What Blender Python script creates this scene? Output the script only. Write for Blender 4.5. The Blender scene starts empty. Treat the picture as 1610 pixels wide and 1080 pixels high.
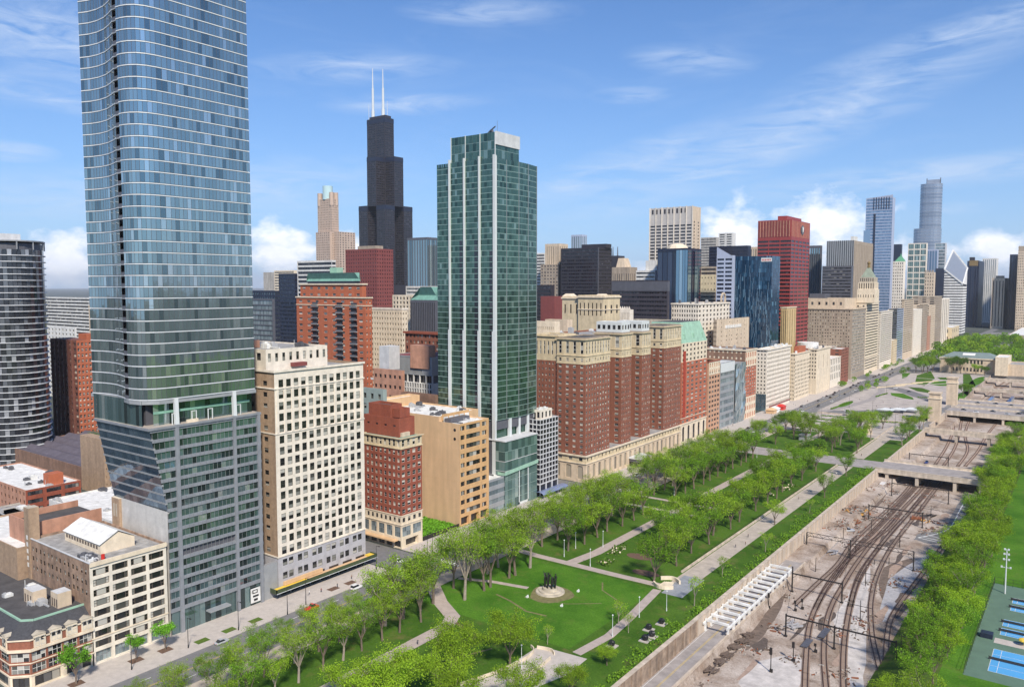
import bpy, bmesh, math, random
from mathutils import Vector, Matrix
R=random.Random(7)
C=bpy.context.scene.collection
# ---------- camera, sky, sun, exposure ----------
F=1240.0; H=115.0; PIT=math.atan(90/F); YAW=math.atan(920*math.cos(PIT)/F)
cam_d=bpy.data.cameras.new('camera'); cam=bpy.data.objects.new('camera',cam_d); C.objects.link(cam)
cam.location=(0,0,H); cam.rotation_euler=(math.pi/2-PIT,0,YAW)
cam_d.sensor_width=36; cam_d.lens=36*F/1610; cam_d.clip_start=1; cam_d.clip_end=90000
bpy.context.scene.camera=cam
SUN_AZ=math.radians(128); SUN_EL=math.radians(44)     # azimuth from north towards east
sd=Vector((math.sin(SUN_AZ)*math.cos(SUN_EL),math.cos(SUN_AZ)*math.cos(SUN_EL),math.sin(SUN_EL)))
sl=bpy.data.lights.new('sun','SUN'); sl.energy=4.2; sl.angle=math.radians(4.5); sl.color=(1,.92,.80)
so=bpy.data.objects.new('sun',sl); C.objects.link(so); so.rotation_euler=sd.to_track_quat('Z','Y').to_euler(); so.location=sd*500
vs=bpy.context.scene.view_settings; vs.view_transform='Standard'; vs.look='None'; vs.exposure=0.4; vs.gamma=1
W=bpy.data.worlds.new('World'); bpy.context.scene.world=W; W.use_nodes=True
nt=W.node_tree; nt.nodes.clear()
def N(t,**k):
    n=nt.nodes.new(t)
    for a,b in k.items(): setattr(n,a,b)
    return n
def L(a,b): nt.links.new(a,b)
def ma(op,a,b=None,c=None,clamp=False):
    n=N('ShaderNodeMath',operation=op,use_clamp=clamp)
    for i,x in enumerate((a,b,c)):
        if x is None: continue
        if isinstance(x,(int,float)): n.inputs[i].default_value=x
        else: L(x,n.inputs[i])
    return n.outputs[0]
def setup_world():
    sky=N('ShaderNodeTexSky',sky_type='NISHITA'); sky.sun_disc=False
    sky.sun_elevation=SUN_EL; sky.sun_rotation=SUN_AZ
    sky.altitude=100; sky.air_density=1.0; sky.dust_density=0.3; sky.ozone_density=1.8
    tc=N('ShaderNodeTexCoord'); sp=N('ShaderNodeSeparateXYZ'); L(tc.outputs['Generated'],sp.inputs[0])
    x,y,z=sp.outputs
    el=ma('MULTIPLY',ma('ARCSINE',z),57.2958)
    az=ma('MULTIPLY',ma('ARCTAN2',ma('MULTIPLY',x,-1.0),y),-57.2958)    # degrees east of north
    cb=N('ShaderNodeCombineXYZ'); L(az,cb.inputs[0]); L(el,cb.inputs[1])
    def noise(scale,detail,rough,sx=1,sy=1,rot=0,dist=0):
        mp=N('ShaderNodeMapping'); L(cb.outputs[0],mp.inputs[0]); mp.inputs['Scale'].default_value=(sx,sy,1); mp.inputs['Rotation'].default_value=(0,0,rot)
        n=N('ShaderNodeTexNoise'); L(mp.outputs[0],n.inputs['Vector']); n.inputs['Scale'].default_value=scale; n.inputs['Detail'].default_value=detail; n.inputs['Roughness'].default_value=rough; n.inputs['Distortion'].default_value=dist
        return n.outputs[0]
    def blob(a,e,sa,se,rot=0):
        c,s=math.cos(rot),math.sin(rot)
        da=ma('SUBTRACT',az,a); de=ma('SUBTRACT',el,e)
        p=ma('DIVIDE',ma('ADD',ma('MULTIPLY',da,c),ma('MULTIPLY',de,s)),sa)
        q=ma('DIVIDE',ma('SUBTRACT',ma('MULTIPLY',de,c),ma('MULTIPLY',da,s)),se)
        r=ma('SQRT',ma('ADD',ma('MULTIPLY',p,p),ma('MULTIPLY',q,q)))
        return ma('SUBTRACT',1.0,r,clamp=True)
    def dirc(u,v):
        d=Vector(ray(u,v)).normalized(); return math.degrees(math.atan2(d[0],d[1])),math.degrees(math.asin(d[2]))
    cum=None
    for u,v,w,h in [(105,408,72,58),(440,395,75,60),(545,400,60,55),(1150,370,78,66),(1300,352,115,56),(1235,400,90,40),(1570,395,62,40),(1380,400,150,30),(960,425,120,22),(700,415,300,30)]:
        a,e=dirc(u,v); b=blob(a,e,w/F*57.3*1.25,h/F*57.3*1.35)
        cum=b if cum is None else ma('MAXIMUM',cum,b)
    nz=noise(.42,8,.6,1,1.5)
    c=ma('MULTIPLY',ma('SUBTRACT',ma('ADD',nz,ma('MULTIPLY',cum,.75)),.80),3.4,clamp=True)
    c=ma('MULTIPLY',c,ma('MINIMUM',ma('MULTIPLY',cum,3.0),1.0))
    cir=None
    for u,v,w,h,ro in [(560,108,170,28,.05),(770,20,150,22,0),(1085,95,110,26,-.1),(990,150,70,14,0),(1240,205,470,55,.36),(1450,275,330,26,.06),(980,265,260,40,.3),(60,50,190,75,-.2),(80,150,150,22,-.12),(640,165,140,18,.05),(1500,60,260,30,.2),(20,238,60,16,0),(1515,326,40,12,0),(300,300,400,50,.1)]:
        a,e=dirc(u,v); b=blob(a,e,w/F*57.3,h/F*57.3,ro)
        cir=b if cir is None else ma('MAXIMUM',cir,b)
    nc=noise(.55,7,.62,.35,1.9,-.22,.8)
    ci=ma('MULTIPLY',ma('MULTIPLY',ma('SUBTRACT',nc,.34,clamp=True),2.6),cir,clamp=True)
    ci=ma('ADD',ma('MULTIPLY',ci,.9),ma('MULTIPLY',ma('SUBTRACT',noise(.25,6,.6,.4,1.6,-.25,.5),.5,clamp=True),.35),clamp=True)
    hs=N('ShaderNodeMixRGB',blend_type='MULTIPLY'); hs.inputs[0].default_value=1; L(sky.outputs[0],hs.inputs[1]); hs.inputs[2].default_value=(.40,.68,1.02,1)
    hz=ma('POWER',2.718,ma('MULTIPLY',ma('ABSOLUTE',el),-.11)); m0=N('ShaderNodeMixRGB'); L(ma('MULTIPLY',hz,.85),m0.inputs[0]); L(hs.outputs[0],m0.inputs[1]); m0.inputs[2].default_value=(3.4,4.7,6.9,1)
    m1=N('ShaderNodeMixRGB'); L(ci,m1.inputs[0]); L(m0.outputs[0],m1.inputs[1]); m1.inputs[2].default_value=(5.0,5.9,7.4,1)
    shade=N('ShaderNodeMixRGB'); L(noise(.7,5,.6,1,1.7),shade.inputs[0]); shade.inputs[1].default_value=(6.2,6.8,8.2,1); shade.inputs[2].default_value=(10.6,10.5,10.5,1)
    m2=N('ShaderNodeMixRGB'); L(c,m2.inputs[0]); L(m1.outputs[0],m2.inputs[1]); L(shade.outputs[0],m2.inputs[2])
    bg=N('ShaderNodeBackground'); bg.inputs[1].default_value=0.105; L(m2.outputs[0],bg.inputs[0])
    out=N('ShaderNodeOutputWorld'); L(bg.outputs[0],out.inputs[0])
# ---------- from a direction of the camera to a point of the place ----------
def ray(u,v):
    a=(u-805)/F;b=(540-v)/F
    cp,sp=math.cos(PIT),math.sin(PIT)
    f=cp+b*sp; up=-sp+b*cp
    c,s=math.cos(YAW),math.sin(YAW)
    return (-s*f+c*a, c*f+s*a, up)
def G(u,v,z=0):
    d=ray(u,v); t=(z-H)/d[2]; return (d[0]*t,d[1]*t)
def PX(u,v,X):
    d=ray(u,v); t=X/d[0]; return (d[1]*t,H+d[2]*t)
def PY(u,v,Y):
    d=ray(u,v); t=Y/d[1]; return (d[0]*t,H+d[2]*t)
def PD(u,v,D):
    d=ray(u,v); k=D/math.hypot(d[0],d[1]); return (d[0]*k,d[1]*k,H+d[2]*k)
setup_world()
# ---------- materials ----------
MATS={}
def M(name,col=(.5,.5,.5),rough=.85,var=.14,sc=.35,metal=0,stain=.1,island=0,bump=0,spec=.5,coat=0,trans=0):
    if name in MATS: return MATS[name]
    m=bpy.data.materials.new(name); m.use_nodes=True; t=m.node_tree; n=t.nodes; b=n['Principled BSDF']
    b.inputs['Roughness'].default_value=rough; b.inputs['Metallic'].default_value=metal
    b.inputs['Specular IOR Level'].default_value=spec; b.inputs['Coat Weight'].default_value=coat
    g=n.new('ShaderNodeNewGeometry')
    nz=n.new('ShaderNodeTexNoise'); nz.inputs['Scale'].default_value=sc; nz.inputs['Detail'].default_value=7; nz.inputs['Roughness'].default_value=.65
    t.links.new(g.outputs['Position'],nz.inputs['Vector'])
    mp=n.new('ShaderNodeMapping'); mp.inputs['Scale'].default_value=(.35,.35,.035); t.links.new(g.outputs['Position'],mp.inputs[0])
    n2=n.new('ShaderNodeTexNoise'); n2.inputs['Scale'].default_value=1; n2.inputs['Detail'].default_value=4; t.links.new(mp.outputs[0],n2.inputs['Vector'])
    def mr(src,a,b_,lo=.3,hi=.7):
        k=n.new('ShaderNodeMapRange'); k.inputs[1].default_value=lo; k.inputs[2].default_value=hi; k.inputs[3].default_value=a; k.inputs[4].default_value=b_; t.links.new(src,k.inputs[0]); return k.outputs[0]
    def mul(a,b_):
        k=n.new('ShaderNodeMath'); k.operation='MULTIPLY'; t.links.new(a,k.inputs[0]); t.links.new(b_,k.inputs[1]); return k.outputs[0]
    f=mul(mr(nz.outputs[0],1-var,1+var),mr(n2.outputs[0],1-stain,1+stain*.6))
    if island:
        oi=n.new('ShaderNodeObjectInfo')
        f=mul(f,mul(mr(g.outputs['Random Per Island'],1-island,1+island,0,1),mr(oi.outputs['Random'],1-island*.6,1+island*.6,0,1)))
    vm=n.new('ShaderNodeVectorMath'); vm.operation='SCALE'; vm.inputs[0].default_value=col[:3]; t.links.new(f,vm.inputs['Scale'])
    t.links.new(vm.outputs[0],b.inputs['Base Color'])
    if bump:
        bp=n.new('ShaderNodeBump'); bp.inputs['Strength'].default_value=bump; bp.inputs['Distance'].default_value=.3; t.links.new(nz.outputs[0],bp.inputs['Height']); t.links.new(bp.outputs[0],b.inputs['Normal'])
    if trans:
        ts=n.new('ShaderNodeBsdfTranslucent'); t.links.new(vm.outputs[0],ts.inputs[0]); mx=n.new('ShaderNodeMixShader'); mx.inputs[0].default_value=trans
        t.links.new(b.outputs[0],mx.inputs[1]); t.links.new(ts.outputs[0],mx.inputs[2]); t.links.new(mx.outputs[0],n['Material Output'].inputs[0])
    MATS[name]=m; return m
def GL(name,ramp,rough=.06,spec=.8,metal=0,seed=0,wave=.02):
    """window glass: ramp=[(pos,col)...] picked at random for each pane"""
    if name in MATS: return MATS[name]
    m=bpy.data.materials.new(name); m.use_nodes=True; t=m.node_tree; n=t.nodes; b=n['Principled BSDF']
    g=n.new('ShaderNodeNewGeometry'); oi=n.new('ShaderNodeObjectInfo')
    a=n.new('ShaderNodeMath'); a.operation='MULTIPLY_ADD'; a.inputs[1].default_value=7.31; t.links.new(oi.outputs['Random'],a.inputs[0]); t.links.new(g.outputs['Random Per Island'],a.inputs[2])
    fr=n.new('ShaderNodeMath'); fr.operation='FRACT'; t.links.new(a.outputs[0],fr.inputs[0])
    cr=n.new('ShaderNodeValToRGB'); cr.color_ramp.interpolation='CONSTANT'; e=cr.color_ramp.elements
    e[0].position=0; e[0].color=(*ramp[0][1],1); e.remove(e[1])
    for p,c in ramp[1:]:
        k=e.new(p); k.color=(*c,1)
    t.links.new(fr.outputs[0],cr.inputs[0]); t.links.new(cr.outputs[0],b.inputs['Base Color'])
    nz=n.new('ShaderNodeTexNoise'); nz.inputs['Scale'].default_value=.5; nz.inputs['Detail'].default_value=2; t.links.new(g.outputs['Position'],nz.inputs['Vector'])
    bp=n.new('ShaderNodeBump'); bp.inputs['Strength'].default_value=wave*5; bp.inputs['Distance'].default_value=.1; t.links.new(nz.outputs[0],bp.inputs['Height']); t.links.new(bp.outputs[0],b.inputs['Normal'])
    b.inputs['Roughness'].default_value=rough; b.inputs['Specular IOR Level'].default_value=spec; b.inputs['Metallic'].default_value=metal
    MATS[name]=m; return m
# ---------- mesh building ----------
class MB:
    def __init__(s): s.v=[];s.f=[];s.m=[]
    def q(s,a,b,c,d,mi=0):
        i=len(s.v); s.v+=[a,b,c,d]; s.f.append((i,i+1,i+2,i+3)); s.m.append(mi)
    def tri(s,a,b,c,mi=0):
        i=len(s.v); s.v+=[a,b,c]; s.f.append((i,i+1,i+2)); s.m.append(mi)
    def box(s,x0,x1,y0,y1,z0,z1,mi=0,top=None):
        i=len(s.v); s.v+=[(x0,y0,z0),(x1,y0,z0),(x1,y1,z0),(x0,y1,z0),(x0,y0,z1),(x1,y0,z1),(x1,y1,z1),(x0,y1,z1)]
        s.f+=[(i,i+3,i+2,i+1),(i+4,i+5,i+6,i+7),(i,i+1,i+5,i+4),(i+1,i+2,i+6,i+5),(i+2,i+3,i+7,i+6),(i+3,i,i+4,i+7)]
        s.m+=[mi,mi if top is None else top,mi,mi,mi,mi]
    def prism(s,pts,z0,z1,mi=0,top=None,pts1=None):
        i=len(s.v); n=len(pts); p1=pts1 or pts
        s.v+=[(p[0],p[1],z0) for p in pts]+[(p[0],p[1],z1) for p in p1]
        s.f+=[tuple(range(i+n-1,i-1,-1)),tuple(range(i+n,i+2*n))]; s.m+=[mi,mi if top is None else top]
        for k in range(n):
            j=(k+1)%n; s.f.append((i+k,i+j,i+n+j,i+n+k)); s.m.append(mi)
    def tube(s,a,b,r0,r1=None,n=8,mi=0,caps=True):
        r1=r0 if r1 is None else r1; a=Vector(a);b=Vector(b); d=(b-a)
        if d.length<1e-6: return
        d.normalize(); u=d.orthogonal().normalized(); w=d.cross(u); i=len(s.v)
        for c,r in ((a,r0),(b,r1)):
            for k in range(n):
                t=2*math.pi*k/n; s.v.append(tuple(c+u*(r*math.cos(t))+w*(r*math.sin(t))))
        for k in range(n):
            j=(k+1)%n; s.f.append((i+k,i+j,i+n+j,i+n+k)); s.m.append(mi)
        if caps: s.f+=[tuple(range(i+n-1,i-1,-1)),tuple(range(i+n,i+2*n))]; s.m+=[mi,mi]
    def bar(s,a,b,w,h,mi=0):
        a=Vector(a);b=Vector(b); d=(b-a).normalized(); side=Vector((0,0,1)).cross(d)
        if side.length<1e-4: side=Vector((1,0,0))
        side.normalize(); up=d.cross(side); i=len(s.v)
        for c in (a,b):
            for sx,sz in ((-1,-1),(1,-1),(1,1),(-1,1)): s.v.append(tuple(c+side*(sx*w/2)+up*(sz*h/2)))
        s.f+=[(i,i+1,i+2,i+3),(i+7,i+6,i+5,i+4)]+[(i+k,i+4+k,i+4+(k+1)%4,i+(k+1)%4) for k in range(4)]; s.m+=[mi]*6
    def blob(s,c,r,sx=1,sy=1,sz=1,mi=0,n=10,seed=0,jit=0):
        rr=random.Random(seed); i=len(s.v); rings=n//2+1
        for a in range(rings+1):
            th=math.pi*a/rings
            for k in range(n):
                ph=2*math.pi*k/n; j=1+rr.uniform(-jit,jit)
                s.v.append((c[0]+r*sx*j*math.sin(th)*math.cos(ph),c[1]+r*sy*j*math.sin(th)*math.sin(ph),c[2]+r*sz*j*math.cos(th)))
        for a in range(rings):
            for k in range(n):
                s.f.append((i+a*n+k,i+(a+1)*n+k,i+(a+1)*n+(k+1)%n,i+a*n+(k+1)%n)); s.m.append(mi)
    def mesh(s,name,mats,smooth=False):
        me=bpy.data.meshes.new(name); me.from_pydata(s.v,[],s.f)
        for m in (mats if isinstance(mats,(list,tuple)) else [mats]): me.materials.append(m)
        me.polygons.foreach_set('material_index',s.m)
        if smooth: me.polygons.foreach_set('use_smooth',[True]*len(s.f))
        me.update(); return me
    def obj(s,name,mats,parent=None,smooth=False,world=True):
        o=bpy.data.objects.new(name,s.mesh(name,mats,smooth)); C.objects.link(o)
        if parent:
            o.parent=parent
            if world: o.matrix_parent_inverse=Matrix.Translation(-Vector(parent.location)) if not parent.get('_p') else Matrix.Translation(-Vector(parent['_p']))
        return o
def inv(o,root):      # parts are modelled in world coordinates; the thing's Empty stands at its base
    o.parent=root; o.matrix_parent_inverse=Matrix.Translation(-Vector(root.location))
def thing(name,label,cat,loc=(0,0,0),group=None,rz=0):
    o=bpy.data.objects.new(name,None); C.objects.link(o); o.location=loc; o.rotation_euler=(0,0,rz); o.empty_display_size=1
    o['label']=label; o['category']=cat
    if group: o['group']=group
    return o
def tag(o,label,cat,group=None):
    o['label']=label; o['category']=cat
    if group: o['group']=group
    return o
def kind(o,k): o['kind']=k; return o
def dup(root,loc,rz=0,label=None,group=None,scale=None):
    r=root.copy(); C.objects.link(r); r.location=loc; r.rotation_euler=(0,0,rz)
    if scale: r.scale=scale if isinstance(scale,(tuple,list)) else (scale,)*3
    if label: r['label']=label
    if group: r['group']=group
    for ch in list(root.children):
        c=ch.copy(); C.objects.link(c); c.parent=r
        for g in ch.children:
            d=g.copy(); C.objects.link(d); d.parent=c
    return r
# ---------- windows ----------
def ins(a,b,w):
    return a+w,b-w
WM={}
def win_geo(mb,w,h,st,o=(0,0,0),ux=(1,0,0),n=(0,-1,0)):
    """panes (slot 0) and frame (slot 1); n points outwards"""
    o=Vector(o);ux=Vector(ux);n=Vector(n);uz=Vector((0,0,1))
    def P(x,z,d=0): return tuple(o+ux*x+uz*z+n*d)
    def pane(x0,x1,z0,z1,d=0):
        j=[R.uniform(-.012,.012) for _ in range(3)]
        mb.q(P(x0,z0,d+j[0]),P(x1,z0,d+j[1]),P(x1,z1,d+j[1]+j[2]),P(x0,z1,d+j[0]+j[2]),0)
    def fr(x0,x1,z0,z1,d=.07):
        mb.q(P(x0,z0,d),P(x1,z0,d),P(x1,z1,d),P(x0,z1,d),1)
    fw=min(.12,w*.08)
    k=st[0]
    if k=='p': pane(0,w,0,h); return
    if k=='s':
        m=h*.5
        pane(0,w,0,m,-.03); pane(0,w,m,h)
        fr(0,fw,0,h);fr(w-fw,w,0,h);fr(fw,w-fw,0,fw);fr(fw,w-fw,h-fw,h);fr(fw,w-fw,m-fw/2,m+fw/2)
    elif k=='t':
        a,b=w*.2,w*.8
        pane(0,a,0,h);pane(a,b,0,h);pane(b,w,0,h); f=.16
        for x in (0,a-f/2,b-f/2,w-f): fr(x,x+f,0,h)
        for x0,x1 in ((f,a-f/2),(a+f/2,b-f/2),(b+f/2,w-f)): fr(x0,x1,0,f*.8);fr(x0,x1,h-f*.8,h)
        for x0,x1 in ((f,a-f/2),(b+f/2,w-f)): fr(x0,x1,h/2-.06,h/2+.06)
    elif k=='arch':                            # round-headed niche: wall-coloured corners in front of the pane
        pane(0,w,0,h); r=w/2; c=h-r; N_=6
        for i in range(N_):
            for sg in (1,-1):
                t0=math.pi/2*i/N_; t1=math.pi/2*(i+1)/N_
                xa,za=r*math.cos(t0),c+r*math.sin(t0); xb,zb=r*math.cos(t1),c+r*math.sin(t1)
                mb.q(P(r+sg*xa,za,.3),P(r+sg*xb,zb,.3),P(r+sg*xb,h,.3),P(r+sg*xa,h,.3),1)
    else:                                   # 'g' grid nx x nz, frame width f
        _,nx,nz,f=st
        for i in range(nx):
            for j in range(nz): pane(w*i/nx,w*(i+1)/nx,h*j/nz,h*(j+1)/nz)
        if f:
            for i in range(nx+1):
                x=min(max(w*i/nx-f/2,0),w-f); fr(x,x+f,0,h)
            for j in range(1,nz):
                z=h*j/nz
                for i in range(nx): fr(w*i/nx+f/2,w*(i+1)/nx-f/2,z-f/2,z+f/2,.06)
def win_mesh(w,h,st,mats):
    k=(round(w,2),round(h,2),st,mats[0].name,mats[1].name)
    if k not in WM:
        mb=MB(); win_geo(mb,w,h,st); WM[k]=mb.mesh('window',list(mats))
    return WM[k]
class Bd:
    """a building: tiers of wall with real openings, windows set in them, roofs, details"""
    def __init__(s,name,label,cat,loc,group=None,far=False):
        s.r=thing(name,label,cat,loc,group); s.wins=[]; s.far=far
    def part(s,mb,name,mats,label=None,smooth=False):
        o=mb.obj(name,mats,None,smooth); inv(o,s.r)
        if label: o['label']=label
        return o
    def face(s,mb,o,ux,n,Wd,z0,z1,g,gm):
        ux=Vector(ux);n=Vector(n);o=Vector(o);uz=Vector((0,0,1))
        def P(x,z,d=0):
            p=o+ux*x+n*d; return (p.x,p.y,z)
        if not g:
            mb.q(P(0,z0),P(Wd,z0),P(Wd,z1),P(0,z1)); return
        rows,cols,ww,wh,st=g[:5]; op=g[5] if len(g)>5 else {}
        m=op.get('m',0); bm=op.get('b',0); tm=op.get('t',0); d=op.get('d',.3); pr=op.get('pair',0); arch=op.get('arch',0)
        zlo=op.get('zmin',-9)
        fh=(z1-z0-bm-tm)/rows; cw=(Wd-2*m)/cols
        xs=[(a*Wd,b*Wd) for a,b in op['xs']] if 'xs' in op else []
        if xs: cols=0; st=op.get('st',st)
        for i in range(cols):
            c=m+cw*(i+.5)
            if pr: q=cw*ww/2; g_=cw*pr; xs+=[(c-g_/2-q,c-g_/2),(c+g_/2,c+g_/2+q)]
            else: xs.append((c-cw*ww/2,c+cw*ww/2))
        zs=[]
        for j in range(rows):
            a=z0+bm+fh*j; c=a+fh*.5+op.get('dz',0)
            if a<zlo: continue
            zs.append((c-fh*wh/2,c+fh*wh/2))
        x=0
        if not zs: mb.q(P(0,z0),P(Wd,z0),P(Wd,z1),P(0,z1)); return
        for a,b in xs:
            if a-x>1e-4: mb.q(P(x,z0),P(a,z0),P(a,z1),P(x,z1))
            z=z0
            for c,e in zs:
                if c-z>1e-4: mb.q(P(a,z),P(b,z),P(b,c),P(a,c))
                mb.q(P(a,c),P(b,c),P(b,c,-d),P(a,c,-d)); mb.q(P(a,e),P(b,e),P(b,e,-d),P(a,e,-d))
                mb.q(P(a,c),P(a,c,-d),P(a,e,-d),P(a,e)); mb.q(P(b,c),P(b,c,-d),P(b,e,-d),P(b,e))
                s.wins.append((P(a,c,-d),tuple(ux),tuple(n),b-a,e-c,st,gm,round(c,1)))
                z=e
            if z1-z>1e-4: mb.q(P(a,z),P(b,z),P(b,z1),P(a,z1))
            x=b
        if Wd-x>1e-4: mb.q(P(x,z0),P(Wd,z0),P(Wd,z1),P(x,z1))
    def tier(s,x0,x1,y0,y1,z0,z1,mat,S=None,E=None,gm=None,name='wall',roof=None,par=1.1,label=None,matE=None):
        mb=MB(); gm=gm or (MATS['glass_dark'],MATS['frame_dark'])
        s.face(mb,(x0,y0,0),(1,0,0),(0,-1,0),x1-x0,z0,z1,S,gm)
        k=len(mb.f)
        s.face(mb,(x1,y0,0),(0,1,0),(1,0,0),y1-y0,z0,z1,E,gm)
        if matE:
            for i in range(k,len(mb.f)): mb.m[i]=1
        mb.q((x0,y1,z0),(x0,y1,z1),(x1,y1,z1),(x1,y1,z0)); mb.q((x0,y0,z0),(x0,y0,z1),(x0,y1,z1),(x0,y1,z0))
        zr=z1-par if roof else z1
        if roof:
            t=.4
            for a in ((x0,x1,y0,y0+t),(x0,x1,y1-t,y1),(x0,x0+t,y0+t,y1-t),(x1-t,x1,y0+t,y1-t)):
                mb.q((a[0],a[2],z1),(a[1],a[2],z1),(a[1],a[3],z1),(a[0],a[3],z1))
            a,b,c,e=x0+t,x1-t,y0+t,y1-t
            mb.q((a,c,zr),(b,c,zr),(b,c,z1),(a,c,z1)); mb.q((a,e,zr),(b,e,zr),(b,e,z1),(a,e,z1)); mb.q((a,c,zr),(a,e,zr),(a,e,z1),(a,c,z1)); mb.q((b,c,zr),(b,e,zr),(b,e,z1),(b,c,z1))
            rb=MB(); rb.q((a-.1,c-.1,zr),(b+.1,c-.1,zr),(b+.1,e+.1,zr),(a-.1,e+.1,zr)); s.part(rb,'roof',roof)
        else:
            mb.q((x0,y0,z1),(x1,y0,z1),(x1,y1,z1),(x0,y1,z1))
        return s.part(mb,name,[mat,matE] if matE else mat,label)
    def box(s,name,mat,*a,label=None):
        mb=MB(); mb.box(*a); return s.part(mb,name,mat,label)
    def cornice(s,x0,x1,y0,y1,z,h,p,mat,name='cornice'):
        """a projecting band round the east and south faces"""
        mb=MB(); mb.box(x0-p,x1+p,y0-p,y0-.003,z,z+h); mb.box(x1+.003,x1+p,y0-.003,y1+p,z,z+h); return s.part(mb,name,mat)
    def clutter(s,x0,x1,y0,y1,z,n,mats=None,hmax=3,seed=1):
        r=random.Random(seed)
        for i in range(n):
            w=r.uniform(1,3.5);d=r.uniform(1,3.5);h=r.uniform(.6,hmax)
            if x1-x0<w+1 or y1-y0<d+1: continue
            x=r.uniform(x0+.5,x1-w-.5); y=r.uniform(y0+.5,y1-d-.5); mb=MB()
            mb.box(x,x+w,y,y+d,z,z+h)
            if r.random()<.5: mb.box(x+w*.2,x+w*.8,y+d*.2,y+d*.8,z+h,z+h+.35)
            else:
                mb.tube((x+w*.5,y+d*.5,z+h),(x+w*.5,y+d*.5,z+h+.5),min(w,d)*.3,n=10)
            if r.random()<.6: mb.box(x+w,min(x1-.3,x+w+r.uniform(2,7)),y+d*.4,y+d*.4+.45,z+.25,z+.7)
            if r.random()<.4: mb.tube((x+w/2,y-.6,z),(x+w/2,y-.6,z+r.uniform(1,3.5)),.09,n=5)
            s.part(mb,'roof_unit',r.choice(mats or [MATS['unit_grey'],MATS['unit_white'],MATS['unit_dark']]))
    def finish(s,nmax=100,name='window'):
        w=s.wins
        if s.far:
            rows={}
            for q in w: rows.setdefault((q[7],q[2][0]>.5,q[6][0].name),[]).append(q)
            its=sorted(rows.items(),key=lambda a:-a[0][0])
            for i,(k,l) in enumerate(its[:100]):
                mb=MB()
                for q in l: win_geo(mb,q[3],q[4],q[5],q[0],q[1],q[2])
                s.part(mb,'window_row' if len(l)>1 else 'window_band',list(l[0][6]))
            l=[q for _,l in its[100:] for q in l]
            if l:
                mb=MB()
                for q in l: win_geo(mb,q[3],q[4],q[5],q[0],q[1],q[2])
                kind(s.part(mb,'window_row',list(l[0][6])),'stuff')
            return s
        cl=Vector((0,0,H))
        w=sorted(w,key=lambda q:-(q[3]*q[4]*abs(Vector(q[2]).dot((cl-Vector(q[0])).normalized()))/(cl-Vector(q[0])).length_squared))
        for q in w[:nmax]:
            o=bpy.data.objects.new(name,win_mesh(q[3],q[4],q[5],q[6])); C.objects.link(o); o.parent=s.r
            o.location=Vector(q[0])-Vector(s.r.location)
            if q[2][0]>.5: o.rotation_euler=(0,0,math.pi/2)
        by={}
        for q in w[nmax:]: by.setdefault((q[6][0].name,q[6][1].name),[]).append(q)
        for l in by.values():
            mb=MB()
            for q in l: win_geo(mb,q[3],q[4],q[5],q[0],q[1],q[2])
            kind(s.part(mb,name,list(l[0][6])),'stuff')
        return s
# palette
K=dict
M('steel_black2',(.05,.042,.05),.5)
GL('glass_dark',[(0,(.02,.02,.022)),(.45,(.04,.042,.045)),(.72,(.09,.09,.09)),(.88,(.3,.28,.24))])
GL('glass_blinds',[(0,(.015,.016,.02)),(.45,(.06,.055,.05)),(.62,(.35,.30,.24)),(.82,(.62,.57,.48))],rough=.15)
GL('glass_halfblind',[(0,(.015,.016,.018)),(.42,(.06,.062,.055)),(.62,(.2,.2,.18)),(.8,(.45,.43,.38))])
GL('glass_blue',[(0,(.18,.25,.27)),(.1,(.30,.39,.40)),(.4,(.35,.44,.45)),(.75,(.40,.50,.50)),(.93,(.56,.64,.64))],rough=.04,spec=1.0,metal=.85,wave=.012)
GL('glass_teal',[(0,(.05,.075,.08)),(.2,(.12,.19,.195)),(.5,(.16,.25,.26)),(.8,(.23,.33,.34)),(.94,(.45,.52,.52))],rough=.05,spec=1.0,metal=.7)
GL('glass_green',[(0,(.04,.085,.07)),(.15,(.075,.145,.115)),(.5,(.095,.175,.14)),(.85,(.125,.22,.175)),(.96,(.24,.34,.29))],rough=.06,spec=.8,metal=.6)
GL('glass_navy',[(0,(.008,.014,.035)),(.5,(.014,.024,.055)),(.8,(.03,.045,.085))],rough=.06,spec=.7)
GL('glass_black',[(0,(.012,.012,.018)),(.5,(.022,.022,.03)),(.9,(.06,.06,.07))],rough=.1)
GL('glass_mirror',[(0,(.22,.34,.42)),(.4,(.28,.42,.5)),(.8,(.4,.52,.58))],rough=.03,metal=.75)
GL('glass_pale',[(0,(.18,.23,.25)),(.4,(.25,.31,.33)),(.75,(.34,.41,.43))],rough=.08,metal=.4)
M('frame_dark',(.03,.027,.025),.5,var=.05,stain=0); M('frame_white',(.62,.6,.55),.5,var=.05,stain=0); M('frame_green',(.06,.055,.045),.5,stain=0); M('frame_brown',(.12,.09,.07),.5,stain=0)
M('frame_metal',(.36,.37,.38),.35,var=.05,metal=.5,stain=0)
M('unit_grey',(.4,.4,.4),.6); M('unit_white',(.68,.68,.66),.6); M('unit_dark',(.10,.10,.11),.6)
M('roof_white',(.70,.69,.66),.9,sc=.35,var=.22); M('roof_grey',(.30,.29,.28),.95,sc=.35,var=.35); M('roof_dark',(.075,.07,.07),.95,sc=.3,var=.3); M('roof_tan',(.38,.33,.28),.95,sc=.25)
GD=(MATS['glass_dark'],MATS['frame_dark']); GW=(MATS['glass_halfblind'],MATS['frame_white']); GB=(MATS['glass_blinds'],MATS['frame_white']); GN=(MATS['glass_navy'],MATS['frame_dark']); GK=(MATS['glass_black'],MATS['frame_dark'])
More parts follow.
